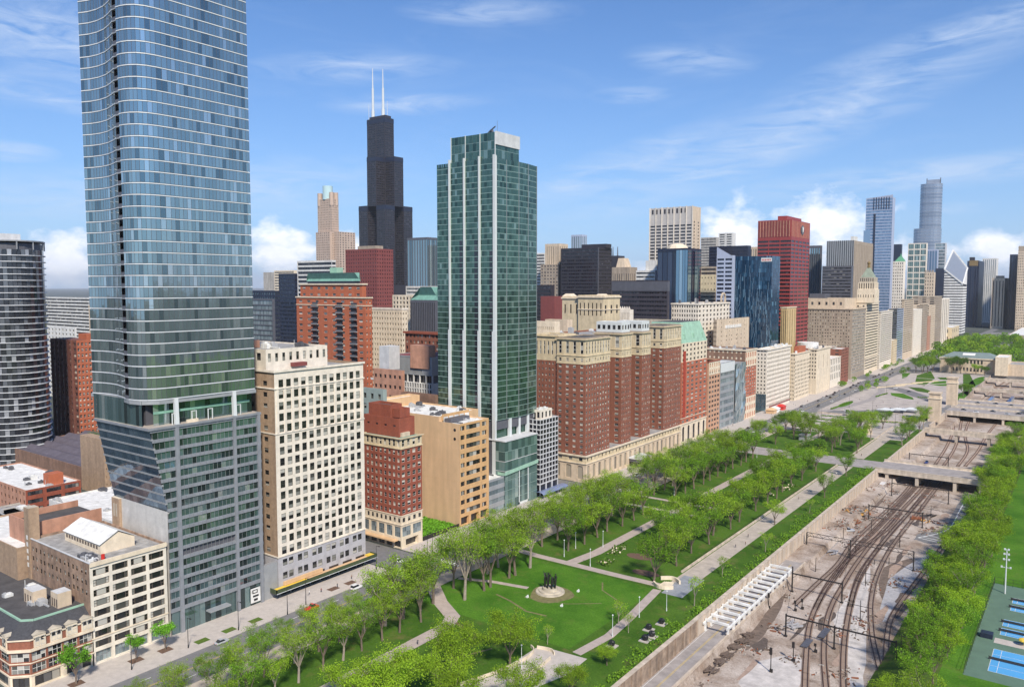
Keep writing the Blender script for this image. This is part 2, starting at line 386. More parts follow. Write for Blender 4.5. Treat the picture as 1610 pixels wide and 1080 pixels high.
GT=(MATS['glass_teal'],MATS['frame_metal']); GBl=(MATS['glass_blue'],MATS['frame_metal']); GG=(MATS['glass_green'],MATS['frame_metal']); GP=(MATS['glass_pale'],MATS['frame_metal']); GR=(MATS['glass_halfblind'],MATS['frame_green'])
words=['first','second','third','fourth','fifth','sixth','seventh','eighth','ninth','tenth','eleventh','twelfth','thirteenth','fourteenth','fifteenth','sixteenth','seventeenth','eighteenth','nineteenth','twentieth','twenty first','twenty second','twenty third','twenty fourth','twenty fifth','twenty sixth','twenty seventh','twenty eighth','twenty ninth','thirtieth']
def ordw(i):
    if i<30: return words[i]
    t=['thirty','forty','fifty','sixty','seventy','eighty','ninety'][(i+1)//10-3]; u=(i+1)%10
    return t.replace('ty','tieth') if u==0 else t+' '+['','first','second','third','fourth','fifth','sixth','seventh','eighth','ninth'][u]

M('cream',(.70,.59,.44),stain=.12)
M('cream_dk',(.46,.40,.31),stain=.2)
M('white_stone',(.74,.66,.55),stain=.1)
M('grey_stone',(.42,.41,.43))
M('light_grey',(.55,.55,.55))
M('pale_wall',(.50,.48,.45),stain=.15)
M('tan',(.62,.41,.23),var=.07,stain=.12,sc=.15)
M('tan_dk',(.58,.35,.16),stain=.1)
M('tan_stone',(.47,.39,.29),stain=.16)
M('beige',(.60,.48,.35),stain=.16)
M('beige_dk',(.36,.29,.22),stain=.2)
M('brick_red',(.28,.075,.042),var=.2,stain=.15,sc=1.2)
M('brick_hilton',(.25,.092,.055),var=.22,stain=.2,sc=1.4)
M('brick_orange',(.42,.12,.055),var=.12,stain=.1)
M('brick_brown',(.24,.14,.095),var=.25,stain=.25)
M('brick_old',(.30,.20,.14),var=.35,stain=.35,sc=.5)
M('brick_pink',(.46,.24,.16),var=.18,stain=.2)
M('brick_tan',(.36,.25,.165),var=.2,stain=.2,sc=.8)
M('maroon',(.21,.055,.05),var=.1)
M('cna_red',(.30,.05,.045),.5,var=.06)
M('steel_black',(.034,.030,.037),.45,var=.1)
M('steel_grey',(.10,.10,.115),.5)
M('navy_wall',(.02,.026,.05),.4)
M('copper_green',(.20,.38,.29),var=.15)
M('copper_pale',(.30,.48,.36),var=.15)
M('teal_roof',(.16,.33,.27),var=.2)
M('slate',(.055,.055,.06),var=.35,sc=1.5)
M('granite',(.235,.245,.265),.55,var=.12)
M('concrete',(.42,.39,.35),var=.18,stain=.25)
M('concrete_white',(.66,.64,.60),stain=.15)
M('metal_white',(.62,.64,.63),.4,var=.05,stain=.03)
M('metal_grey',(.30,.31,.32),.4,var=.08)
M('slab_white',(.62,.64,.66),.45,var=.05,stain=.04)
M('black',(.015,.015,.017),.5)
M('bluewhite',(.40,.44,.55),.4,var=.05)
M('yellow',(.75,.52,.06),.6)
M('awning_green',(.05,.07,.03),.7)
M('red_paint',(.55,.03,.02),.4)
M('stone_gold',(.60,.49,.32),stain=.15)
M('gold_dk',(.22,.15,.06))
M('loft_cream',(.72,.65,.54),stain=.14)
GL('glass_podium',[(0,(.09,.15,.22)),(.4,(.13,.20,.28)),(.8,(.18,.26,.34))],rough=.03,metal=.7,spec=1,wave=.01)
M('frame_green_metal',(.27,.38,.34),.4,var=.06,metal=.3,stain=.03)
GL('glass_greenlight',[(0,(.08,.14,.13)),(.35,(.13,.22,.2)),(.7,(.2,.3,.28)),(.92,(.34,.44,.41))],rough=.08,metal=.35)
M('canopy_blue',(.22,.27,.42),.3,metal=.2)
GL('glass_arch',[(0,(.30,.26,.20)),(.3,(.2,.18,.15)),(.6,(.36,.31,.24))],rough=.5,spec=.2)
M('brick_orange2',(.42,.13,.07),var=.12)
M('red_panel',(.36,.045,.02),var=.06)
M('orange_cream',(.52,.30,.19),var=.1)
M('gold_grey',(.17,.165,.12),stain=.2)
M('copper_pyr',(.25,.29,.22),var=.15)
M('pink_stone',(.50,.38,.30),var=.08)
GL('glass_palecrown',[(0,(.35,.5,.5)),(.5,(.45,.6,.6))],rough=.2)
M('copper_dull',(.27,.33,.31),var=.1)
M('rib_blue',(.36,.52,.66),.3,metal=.3)
GL('glass_ripple',[(0,(.01,.04,.085)),(.4,(.015,.06,.12)),(.8,(.03,.10,.18)),(.95,(.12,.24,.34))],rough=.08,metal=.2)
M('ochre',(.55,.40,.20))
M('ribbed',(.52,.48,.44),var=.08)
GL('glass_sky',[(0,(.14,.24,.38)),(.4,(.18,.29,.43)),(.8,(.24,.35,.48))],rough=.15,metal=.3)
GL('glass_silver',[(0,(.3,.33,.38)),(.5,(.38,.41,.46))],rough=.25,metal=.6)
M('metal_silver',(.42,.44,.48),.35,metal=.5,var=.05)
M('copper_green2',(.10,.30,.17))
M('glass_roofgrey',(.27,.30,.35),.3,metal=.3,var=.08)
GL('glass_smoke',[(0,(.03,.032,.038)),(.4,(.07,.075,.085)),(.75,(.13,.14,.155)),(.93,(.34,.35,.37))],rough=.1,metal=.2)
M('slab_grey',(.58,.59,.60),.6)
M('brick_tower',(.17,.065,.045),var=.15)
M('roof_blue',(.36,.40,.48),.8)
M('roof_plum',(.11,.095,.115),.7,var=.2)
M('asphalt',(.17,.165,.165),.9,sc=.4,var=.18,stain=0)
M('asphalt_old',(.31,.28,.265),.9,sc=.25,var=.25,stain=0)
M('pave',(.46,.41,.37),.9,sc=.5,var=.12,stain=0)
M('path',(.40,.33,.29),.95,sc=.4,var=.15,stain=0)
M('walk_beige',(.42,.36,.30),.95,sc=.3,var=.2,stain=0)
M('kerb',(.5,.46,.42))
M('paint_white',(.7,.7,.68),.7)
M('paint_yellow',(.6,.42,.06),.7)
M('soil',(.13,.075,.05),.95,sc=1,var=.3)
M('gravel',(.36,.35,.36),.95,sc=.8,var=.2,stain=0)
M('ballast_dark',(.13,.095,.075),.95,sc=.8,var=.3,stain=0)
M('city_ground',(.20,.19,.18),.95,sc=.05,var=.3,stain=0)
M('plaza_pave',(.40,.355,.32),.95,sc=.12,var=.28,stain=0)
M('blue_pave',(.27,.28,.30),.8,sc=.3,var=.2)
M('bare',(.17,.15,.06),.95,sc=.6,var=.35)
M('wall_old',(.30,.22,.16),var=.35,stain=.4,sc=.5)
M('wall_pale',(.52,.43,.34),var=.12,stain=.25)
M('rail',(.085,.045,.03),.6,metal=.2,stain=0)
M('sleeper',(.26,.20,.165),.9,stain=0)
M('bed_brown',(.34,.245,.19),.95,sc=.8,var=.25,stain=0)
M('bed_grey',(.43,.385,.36),.95,sc=.8,var=.2,stain=0)
M('dark_earth',(.15,.11,.085),.95,sc=.5,var=.4,stain=0)
M('white_dust',(.50,.46,.43),.95,sc=.25,var=.3,stain=0)
M('iron',(.022,.018,.016),.6,stain=0)
M('bridge_side',(.56,.48,.39),stain=.25)
M('teal_grey',(.18,.23,.22),var=.15)
M('bark',(.16,.12,.09),.95,var=.3,sc=2)
M('bark_pale',(.30,.25,.20),.95,var=.3,sc=2)
M('bronze',(.04,.045,.035),.5,metal=.5)
M('court_blue',(.08,.33,.62),.8,sc=.3,var=.05,stain=0)
M('court_green',(.10,.17,.12),.85,sc=.2,var=.12,stain=0)
M('net',(.03,.03,.03))
M('tyre',(.02,.02,.02),.8)
M('car_glass',(.02,.025,.03),.1)
M('machine',(.55,.30,.08),.6)
M('rust',(.25,.09,.04),.8,var=.3)
M('skin',(.45,.28,.2),.7)
M('oil',(.10,.075,.06),.8,sc=1,var=.4,stain=0)
# ---------- building materials ----------
X0=-240
def SP(u,v=560,X=X0): return PX(u,v,X)[0]
def west(u,Y,v=560): return PY(u,v,Y)[0]
mt=MATS
# 1 corner brick building with mansard roof
def corner_mansard():
    b=Bd('corner_building','old red brick corner block with cream trim and dark mansard roof, lower left corner','building',(-250,100,0))
    x1,y0,y1=-240,93.5,111; xa,ya=-244,89.5; xw=-300
    def wall(p,q,z0,z1,g,gm=GW,mat='brick_red',name='wall'):
        mb=MB(); d=Vector((q[0]-p[0],q[1]-p[1],0)); w=d.length; d.normalize(); n=Vector((d.y,-d.x,0))
        b.face(mb,(p[0],p[1],0),d,n,w,z0,z1,g,gm); b.part(mb,name,mt[mat])
    segs=[((xw,ya),(xa,ya),9),((xa,ya),(x1,y0),1),((x1,y0),(x1,y1),4)]
    for i,(p,q,n) in enumerate(segs):
        wall(p,q,4.2,11.2,(2,n,.86,.72,('g',3,2,.14),{'d':.25}),mat='brick_hilton')
        wall(p,q,0,4.2,(1,max(1,n//2),.8,.7,('g',3,1,.15),{'d':.4}),GD,'cream','ground_floor')
        wall(p,q,11.9,14.4,None,mat='brick_hilton')
    # only straight windows rotate simply: rebuild the chamfer's as stuff-free parts
    pts=[(xw,ya),(xa,ya),(x1,y0),(x1,y1),(xw,y1)]
    def ring(z0,z1,p,mat,name):
        mb=MB(); o=[(xw,ya-p),(xa+.4*p,ya-p),(x1+p,y0-.4*p),(x1+p,y1),(xw,y1)]; mb.prism(o,z0,z1); b.part(mb,name,mt[mat])
    ring(11.2,11.9,.6,'cream','cornice'); ring(4.0,4.4,.25,'cream','belt_course'); ring(7.6,7.9,.12,'cream','belt_course'); ring(14.4,14.8,.35,'cream','cornice')
    mb=MB(); inner=[(xw,ya+4.5),(xa-3,ya+4.5),(x1-4.5,y0+3),(x1-4.5,y1),(xw,y1)]
    outer=[(xw,ya-.2),(xa+.1,ya-.2),(x1+.2,y0-.1),(x1+.2,y1),(xw,y1)]
    mb.prism(outer,14.8,18.2,0,1,inner); b.part(mb,'mansard_roof',[mt['slate'],mt['roof_dark']])
    mb=MB()
    for p,q in zip(inner[:3],inner[1:4]): mb.bar((p[0],p[1],18.3),(q[0],q[1],18.3),.5,.5)
    b.part(mb,'roof_trim',mt['copper_pale'])
    for k in range(4):                       # dormers to the avenue
        y=y0+.9+k*4.4
        mb=MB(); mb.box(x1-2,x1+.35,y,y+3.2,12,15.6); mb.prism([(x1-3,y-.2),(x1+.5,y-.2),(x1+.5,y+3.4),(x1-3,y+3.4)],15.6,16.2,1,1,[(x1-3,y+1.5),(x1+.3,y+1.5),(x1+.3,y+1.7),(x1-3,y+1.7)]); o=b.part(mb,'dormer',[mt['cream'],mt['cream_dk']])
        for j in (0,1):
            w=MB(); win_geo(w,1.15,2.5,('s',),(x1+.36,y+.3+j*1.45,12.5),(0,1,0),(1,0,0)); ww=w.obj('window',list(GW)); ww.parent=o; ww.matrix_parent_inverse=Matrix.Identity(4); 
    for k in range(8):
        x=xa-3.5-k*5
        mb=MB(); mb.box(x,x+2.6,ya-.35,ya+2,12,15.6); mb.prism([(x-.2,ya-.5),(x+2.8,ya-.5),(x+2.8,ya+3),(x-.2,ya+3)],15.6,16.2,1,1,[(x+1.2,ya-.3),(x+1.4,ya-.3),(x+1.4,ya+3),(x+1.2,ya+3)]); o=b.part(mb,'dormer',[mt['cream'],mt['cream_dk']])
        w=MB(); win_geo(w,1.9,2.5,('g',2,2,.12),(x+.35,ya-.36,12.5)); ww=w.obj('window',list(GW)); ww.parent=o
    b.clutter(-275,-250,97,109,18.2,9,seed=4,hmax=1.6)
    for (x,y,w,d,h) in ((-262,101,6,4,4.2),(-252,104.5,4.5,4,4.5)):
        mb=MB(); mb.box(x,x+w,y,y+d,18.2,18.2+h,0,1); o=b.part(mb,'roof_house',[mt['beige'],mt['light_grey']])
        for j in range(3): 
            w_=MB(); w_.box(x+.6+j*w/3.2,x+1.3+j*w/3.2,y-.05,y+.1,18.4,20.9); b.part(w_,'door',mt['frame_brown'])
    # windows: those on the slanted corner are merged by finish only along axes
    for q in [q for q in b.wins if .1<abs(q[2][0])<.98]:
        mb=MB(); win_geo(mb,q[3],q[4],q[5],q[0],q[1],q[2]); b.part(mb,'window',list(q[6]))
    b.wins=[q for q in b.wins if not .1<abs(q[2][0])<.98]
    b.finish(100)
corner_mansard()
def loft():
    b=Bd('loft_building','cream fronted loft block of eight storeys with brown brick side and white gabled roof house','building',(-257,122,0))
    y0,y1,x0,x1,z=110.6,135,-281,-240,31.8
    b.tier(x0,x1,y0,y1,4.8,z,mt['brick_old'],(8,7,.5,.5,('s',),{'pair':.2,'zmin':20,'m':1,'d':.25,'t':1.5}),(8,4,.84,.66,('t',),{'m':.5,'t':1.6,'d':.35}),(mt['glass_halfblind'],mt['frame_brown']),matE=mt['loft_cream'],roof=mt['roof_grey'],par=.7)
    b.tier(x0,x1,y0,y1,0,4.8,mt['brick_old'],None,(1,4,.84,.74,('g',4,2,.15),{'m':.5,'d':.8}),GP,matE=mt['loft_cream'],name='ground_floor')
    b.box('cornice',mt['cream'],x1+.003,x1+.45,y0,y1,z-1.1,z+.2); b.box('belt_course',mt['cream'],x1+.003,x1+.22,y0,y1,8.2,8.6)
    b.box('parapet_cap',mt['light_grey'],x0,x1+.4,y0-.15,y0+.35,z+.004,z+.22)
    e=G(158,868,z); n=G(218,856,z); w=G(100,846,z); ym=(e[1]+n[1])/2
    mb=MB(); mb.box(w[0],e[0],e[1],n[1],z-.7,z+2.6); mb.tri((e[0],e[1],z+2.6),(e[0],n[1],z+2.6),(e[0],ym,z+5.4)); b.part(mb,'roof_house',mt['cream'])
    mb=MB(); o=.5
    mb.q((w[0]-o,e[1]-o,z+2.5),(e[0]+o,e[1]-o,z+2.5),(e[0]+o,ym,z+5.7),(w[0]-o,ym,z+5.7)); mb.q((w[0]-o,n[1]+o,z+2.5),(e[0]+o,n[1]+o,z+2.5),(e[0]+o,ym,z+5.7),(w[0]-o,ym,z+5.7))
    b.part(mb,'gable_roof',mt['roof_white'])
    for k in range(12):
        x=w[0]+1+k*(e[0]-w[0]-2)/12; mb=MB(); mb.box(x,x+1.1,e[1]-.06,e[1]+.1,z+.6,z+1.7); b.part(mb,'clerestory_window',mt['frame_brown'])
    b.clutter(-262,-242,111.5,116,z-.7,6,seed=3,hmax=1.3)
    c=G(162,872,z); mb=MB(); mb.tube((c[0]+2,c[1]-1,z-.7),(c[0]+2,c[1]-1,z+.9),.55,n=12); b.part(mb,'roof_tank',mt['red_paint'])
    p=G(188,822,33); mb=MB(); mb.box(p[0]-5,p[0],p[1],p[1]+5.5,31,41.5,0,1); b.part(mb,'lift_tower',[mt['brick_tan'],mt['cream']])
    for j in range(2): mb=MB(); mb.box(p[0]-3.9+j*1.6,p[0]-3+j*1.6,p[1]-.05,p[1]+.1,35,39.5); b.part(mb,'door',mt['cream_dk'])
    # slab chimney at the south west corner with pale painted marks
    x,zt=PY(47,775,111.5); 
    mb=MB(); mb.box(x-2.2,x+1.2,110.2,113.5,0,42,0,1); ch=b.part(mb,'chimney',[mt['brick_tan'],mt['cream_dk']],'tall square brick chimney with five pale painted marks')
    for k in range(5): mb=MB(); mb.box(x-.9,x+.2,110.12,110.19,22.2+k*2.3,23.6+k*2.3); m=mb.obj('painted_mark',mt['roof_white']); m.parent=ch
    mb=MB(); mb.box(-300,-282,112,135,0,34,0,1); b.part(mb,'rear_wing',[mt['brick_pink'],mt['roof_dark']])
    for a in ((-300,-282,112,112.5),(-282.5,-282,112.5,135),(-300,-299.5,112.5,135)): b.box('rear_parapet',mt['brick_pink'],*a,34.003,36.2)
    b.finish(100)
loft()
def gtower():
    b=Bd('glass_tower','very tall blue glass tower with rounded corner and pale bands on a sloping podium','skyscraper',(-268,152,0))
    X=-240; yN=172.2; zt=69.4; zs=41.7; n=18; zb=9.0; fh=(zt-zb)/n
    def ys(z): return 136 if z<zs else 136-(z-zs)/(zt-zs)*5.3
    piers=[(140.0,1.3),(161.4,1.1),(171.2,1.2)]
    core=MB(); core.prism([(-275,136.6),(X-.9,136.6),(X-.9,yN),(-275,yN)],0,zs-.5); core.prism([(-275,136.6),(X-.9,136.6),(X-.9,yN),(-275,yN)],zs-.5,zt-.3,0,0,[(-275,131.3),(X-.9,131.3),(X-.9,yN),(-275,yN)]); b.part(core,'podium_core',mt['steel_grey'])
    mb=MB(); mb.q((-275,135.9,0),(X,135.9,0),(X,135.9,zs),(-275,135.9,zs)); mb.box(-275,X,135.92,136.5,zs-.6,zs); b.part(mb,'blank_side_wall',mt['pale_wall'],'blank pale grey side wall above the loft roof')
    for k in range(n):
        z=zb+k*fh; h=fh*.68
        for i,(a,c) in enumerate(((None,140.0-.65),(140.65,160.8),(161.9,170.6))):
            a0=ys(z)+.35 if a is None else a; a1=ys(z+h)+.35 if a is None else a
            mb=MB(); m=max(2,int((c-a0)/1.55)); inset=.35; deep=(k in (5,) and i==1)
            for j in range(m):
                f0,f1=j/m,(j+1)/m; p=R.uniform(-.015,.015)-inset-(2.2 if deep else 0); r=R.uniform(-.015,.015)
                mb.q((X+p,a0+(c-a0)*f0+.03,z),(X+p+r,a0+(c-a0)*f1-.03,z),(X+p+r,a1+(c-a1)*f1-.03,z+h),(X+p,a1+(c-a1)*f0+.03,z+h),0)
                mb.box(X-inset-.1,X-inset+.1,a0+(c-a0)*f0-.04,a0+(c-a0)*f0+.04,z,z+h,1)
            b.part(mb,'window_band',list(GT))
        mb=MB(); z0=z+h; z1=z+fh
        mb.prism([(X-.8,ys(z0)),(X,ys(z0)),(X,yN),(X-.8,yN)],z0,z1,0,0,[(X-.8,ys(z1)),(X,ys(z1)),(X,yN),(X-.8,yN)])
        for j in range(24): y=ys(z1)+1+j*1.6; mb.box(X,X+.012,y,y+.05,z0,z1,1) if y<yN else None
        b.part(mb,'spandrel',[mt['granite'],mt['steel_grey']])
    for y,w in piers: b.box('pier',mt['granite'],X-.8,X+.35,y-w/2,y+w/2,0,zt+.6)
    b.box('base_beam',mt['granite'],X-.8,X+.1,136,yN,zb-1.2,zb)
    # lobby
    for (a,c,d) in ((136.4,139.4,.4),(140.7,160.8,.7),(161.9,171,.4)):
        mb=MB(); m=int((c-a)/2)
        for j in range(m): mb.q((X-d,a+(c-a)*j/m+.06,0),(X-d,a+(c-a)*(j+1)/m-.06,0),(X-d,a+(c-a)*(j+1)/m-.06,zb-1.2),(X-d,a+(c-a)*j/m+.06,zb-1.2)); 
        b.part(mb,'lobby_glazing',mt['glass_teal'])
    b.box('entrance_canopy',mt['metal_grey'],X-3,X+2,149,157,4,4.5)
    mb=MB(); mb.box(X+.1,X+.3,166.2,170.2,1.2,6.4); sg=b.part(mb,'banner',mt['roof_white'],'white banner with black lettering marks beside the entrance')
    mb=MB()
    for s in ((166.8,167.2,4.6,5.9),(167.2,169,5.6,5.9),(168.7,169,4.6,5.6),(167.2,169,4.5,4.8),(167,169.4,3.2,3.9),(167.4,169,1.8,2.6)): mb.box(X+.31,X+.34,*s)
    m=mb.obj('lettering',mt['black']); m.parent=sg
    # sloped south face of the podium: seven floors of reflecting glass
    nf=9; 
    for k in range(nf):
        za=zs+(zt-zs)*k/nf; zc=zs+(zt-zs)*(k+1)/nf; mb=MB(); m=13
        for j in range(m):
            x0=-274.5+34.5*j/m; x1=-274.5+34.5*(j+1)/m; t=za+(zc-za)*.8; r=R.uniform(-.02,.02)
            mb.q((x0+.04,ys(za)-.02,za),(x1-.04,ys(za)-.02,za),(x1-.04,ys(t)-.02+r,t),(x0+.04,ys(t)-.02,t))
        b.part(mb,'window_band',list((mt['glass_podium'],mt['frame_metal'])))
        mb=MB(); mb.prism([(-275,ys(za+(zc-za)*.8)-.12),(X-.1,ys(za+(zc-za)*.8)-.12),(X-.1,ys(za+(zc-za)*.8)+.6),(-275,ys(za+(zc-za)*.8)+.6)],za+(zc-za)*.8,zc,0,0,[(-275,ys(zc)-.12),(X-.1,ys(zc)-.12),(X-.1,ys(zc)+.6),(-275,ys(zc)+.6)]); b.part(mb,'spandrel',mt['metal_grey'])
    mb=MB(); mb.prism([(-275,130.2),(X+.4,130.2),(X+.4,yN),(-275,yN)],zt-.3,zt+.5,0,1); b.part(mb,'terrace',[mt['granite'],mt['roof_tan']])
    for y in (139,146,152,163): mb=MB(); mb.box(X-1.2,X-.9,y,y+.25,zt+.5,zt+4);mb.box(X-1.2,X-.9,y+1.6,y+1.85,zt+.5,zt+4);mb.box(X-1.2,X-.9,y,y+1.85,zt+4,zt+4.2); b.part(mb,'terrace_frame',mt['metal_white'])
    b.box('terrace_planter',mt['cream'],X-1,X-.3,144,148,zt+.5,zt+1.5)
    for y in (140.3,161.9): 
        mb=MB(); mb.prism([(X-1.0,y-.6),(X+.2,y-.6),(X+.2,y+.6),(X-1.0,y+.6)],zt+.5,78.6,0,0,[(X-1.6,y-.4),(X-.4,y-.4),(X-.4,y+.8),(X-1.6,y+.8)]); b.part(mb,'column',mt['metal_white'])
    # outline of the tower floor, from the north east round the corner to the west
    def outline(k):
        g=.0
        e=[(-241,170.8),(-240.8,164),(-240.7,156),(-240.8,148),(-241,141),(-241.2,137.5),(-241.9,134.6),(-243.4,132.3),(-245.6,130.9),(-248,130.2),(-250.5,130)]
        s=[(-253.5,130.4),(-258,131.6),(-263,132.6),(-268,132.8),(-272.5,132.2),(-276.3,130.9),(-277.5,131.8),(-278,134.5)]
        return e,s
    nfl=46; z0=78.2; f=3.63
    for k in range(nfl):
        z=z0+k*f; e,s=outline(k)
        for part in (e,s):
            mb=MB(); rr=1.45
            for i in range(len(part)-1):
                p,q=Vector(part[i]),Vector(part[i+1]); l=(q-p).length; m=max(1,round(l/rr)); c=R.random()
                for j in range(m):
                    a=p.lerp(q,j/m+.025/m); d=p.lerp(q,(j+1)/m-.025/m); nn=Vector((-(q-p).y,(q-p).x)).normalized()*R.uniform(-.014,.014)
                    mb.q((a.x+nn.x,a.y+nn.y,z+.55),(d.x,d.y,z+.55),(d.x-nn.x,d.y-nn.y,z+f),(a.x,a.y,z+f),0)
                    mb.bar((a.x,a.y,z+.5),(a.x,a.y+.001,z+f),.07,.09,1)
            b.part(mb,'window_band',[mt['glass_blue'],mt['steel_grey']])
            mb=MB()
            for i in range(len(part)-1):
                p,q=part[i],part[i+1]; nn=Vector((-(q[1]-p[1]),(q[0]-p[0]))).normalized()*-.14
                a,c=(p[0]-nn.x,p[1]-nn.y),(q[0]-nn.x,q[1]-nn.y); e2,g2=(q[0]+nn.x*3,q[1]+nn.y*3),(p[0]+nn.x*3,p[1]+nn.y*3)
                mb.prism([a,c,e2,g2],z+.1,z+.42)
            b.part(mb,'floor_band',mt['slab_white'])
        # balcony slot
        mb=MB(); mb.box(-253.6,-250.2,130.3,134,z,z+.35); mb.box(-253.6,-250.3,130.35,130.45,z+.35,z+1.4,1); b.part(mb,'balcony',[mt['metal_grey'],mt['steel_grey']])
    mb=MB(); mb.prism([(-241.4,170.4),(-277,170.4),(-277.4,134),(-276,131.3),(-272,132.9),(-263,133.2),(-254,133.5),(-250.5,133.5),(-248,130.8),(-245.6,131.5),(-243,134),(-241.9,138),(-241.4,148)][::-1],z0,z0+nfl*f,0); b.part(mb,'tower_core',mt['steel_black']); b.box('recess_core',mt['steel_grey'],-274,-246,133,170,zt+.5,z0)
    mb=MB()
    for j in range(20): y=134+j*1.85; p=R.uniform(-.02,.02); mb.q((X-3.4+p,y,zt+.5),(X-3.4,y+1.8,zt+.5),(X-3.4,y+1.8,z0),(X-3.4+p,y,z0)) if y<170 else None
    for j in range(18): x=-276+j*1.85; mb.q((x,130.9,zt+.5),(x+1.8,130.9,zt+.5),(x+1.8,130.9,z0),(x,130.9,z0)) if x<-245 else None
    b.part(mb,'recessed_glazing',mt['glass_teal']); b.box('recess_band',mt['copper_green'],X-3.35,X-3.2,134,170,73.6,74.4)
    mb=MB(); mb.prism([(-240.6,171),(-278,171),(-278,131),(-262,132.2),(-250,129.8),(-245,130.7),(-241.2,135)][::-1],z0-1.2,z0-.01); b.part(mb,'soffit',mt['metal_grey'])
    b.finish()
gtower()
def white_block():
    b=Bd('office_block','tall cream stone block with grey lower floors and a long dark green awning','building',(-265,200,0))
    x0,x1,y0,y1,z=-292,-240,178.4,221.9,84
    b.tier(x0,x1,y0,y1,14.6,z,mt['brick_tan'],(16,6,.3,.42,('s',),{'m':1.5,'d':.25,'t':2.6}),(16,12,.62,.68,('s',),{'m':1.2,'t':2.6,'d':.2}),GR,matE=mt['white_stone'],roof=mt['roof_grey'],par=1)
    b.tier(x0,x1-.002,y0+.05,y1,0,14.6,mt['grey_stone'],None,(2,6,.6,.5,('s',),{'pair':.1,'b':4.6,'m':1,'d':.2}),GR,name='lower_wall')
    for i in range(6):
        y=y0+3+i*7; mb=MB(); mb.q((x1+.03,y,2.6),(x1+.03,y+4.8,2.6),(x1+.03,y+4.8,4.2),(x1+.03,y,4.2)); b.part(mb,'clerestory_window',mt['glass_black'])
    b.cornice(x0,x1,y0,y1,z-.5,.8,.55,mt['white_stone']); b.cornice(x0,x1,y0,y1,z-6.7,.5,.35,mt['white_stone'],'belt_course'); b.cornice(x0,x1,y0,y1,14.4,.5,.25,mt['white_stone'],'belt_course'); b.cornice(x0,x1,y0,y1,z-23.4,.4,.25,mt['white_stone'],'belt_course')
    for i in range(13):
        y=y0+1.2+i*(y1-y0-2.4)/12; b.box('pilaster',mt['white_stone'],x1+.002,x1+.22,y-.5,y+.5,z-22.9,z-6.8)
    b.tier(-290,-246,y0+1,y0+30,z-1,z+7.6,mt['white_stone'],(1,5,.3,.5,('s',),{'b':3}),(1,9,.42,.5,('s',),{'b':2.4}),GR,name='penthouse',roof=mt['roof_grey'],par=.5)
    b.box('penthouse_block',mt['brick_pink'],-275,-262,y0+3,y0+10,z+7.2,z+10); b.clutter(-262,-246,y0+8,y0+29,z+7.1,7,seed=6,hmax=2.2)
    b.box('roof_canopy',mt['maroon'],-246,-243.5,y0+12,y0+18,z+.6,z+2)
    mb=MB(); mb.box(-240,-236.4,y0-3.5,y1+2.5,3.0,3.3); mb.box(-236.4,-236.1,y0-3.8,y1+2.5,2.6,4.2); mb.box(-240,-236.1,y0-3.8,y0-3.5,2.6,4.2); mb.box(-240,-236.1,y1+2.5,y1+2.8,2.6,4.2)
    mb.box(-236.1,-236.05,y0-3.8,y1+2.8,2.6,2.8,1); mb.box(-239.8,-236.5,y0-3.4,y0+12,3.31,3.45,2); mb.box(-239.8,-236.6,y0+12.01,y1-.6,3.31,3.4,3); mb.box(-239.9,-237,y1-.5,y1+2.2,3.31,3.9,2); mb.box(-239.9,-239,y0+2,y0+20,3.6,5,3)
    b.part(mb,'awning',[mt['awning_green'],mt['metal_white'],mt['yellow'],mt['tan']])
    for i in range(9): mb=MB(); mb.q((x1+.06,y0+1+i*4.7,.1),(x1+.06,y0+5+i*4.7,.1),(x1+.06,y0+5+i*4.7,2.5),(x1+.06,y0+1+i*4.7,2.5)); b.part(mb,'shop_window',mt['glass_black'])
    b.box('side_annex',mt['metal_grey'],-242,-240.3,172.3,178.2,0,13)
    b.finish(100)
white_block()
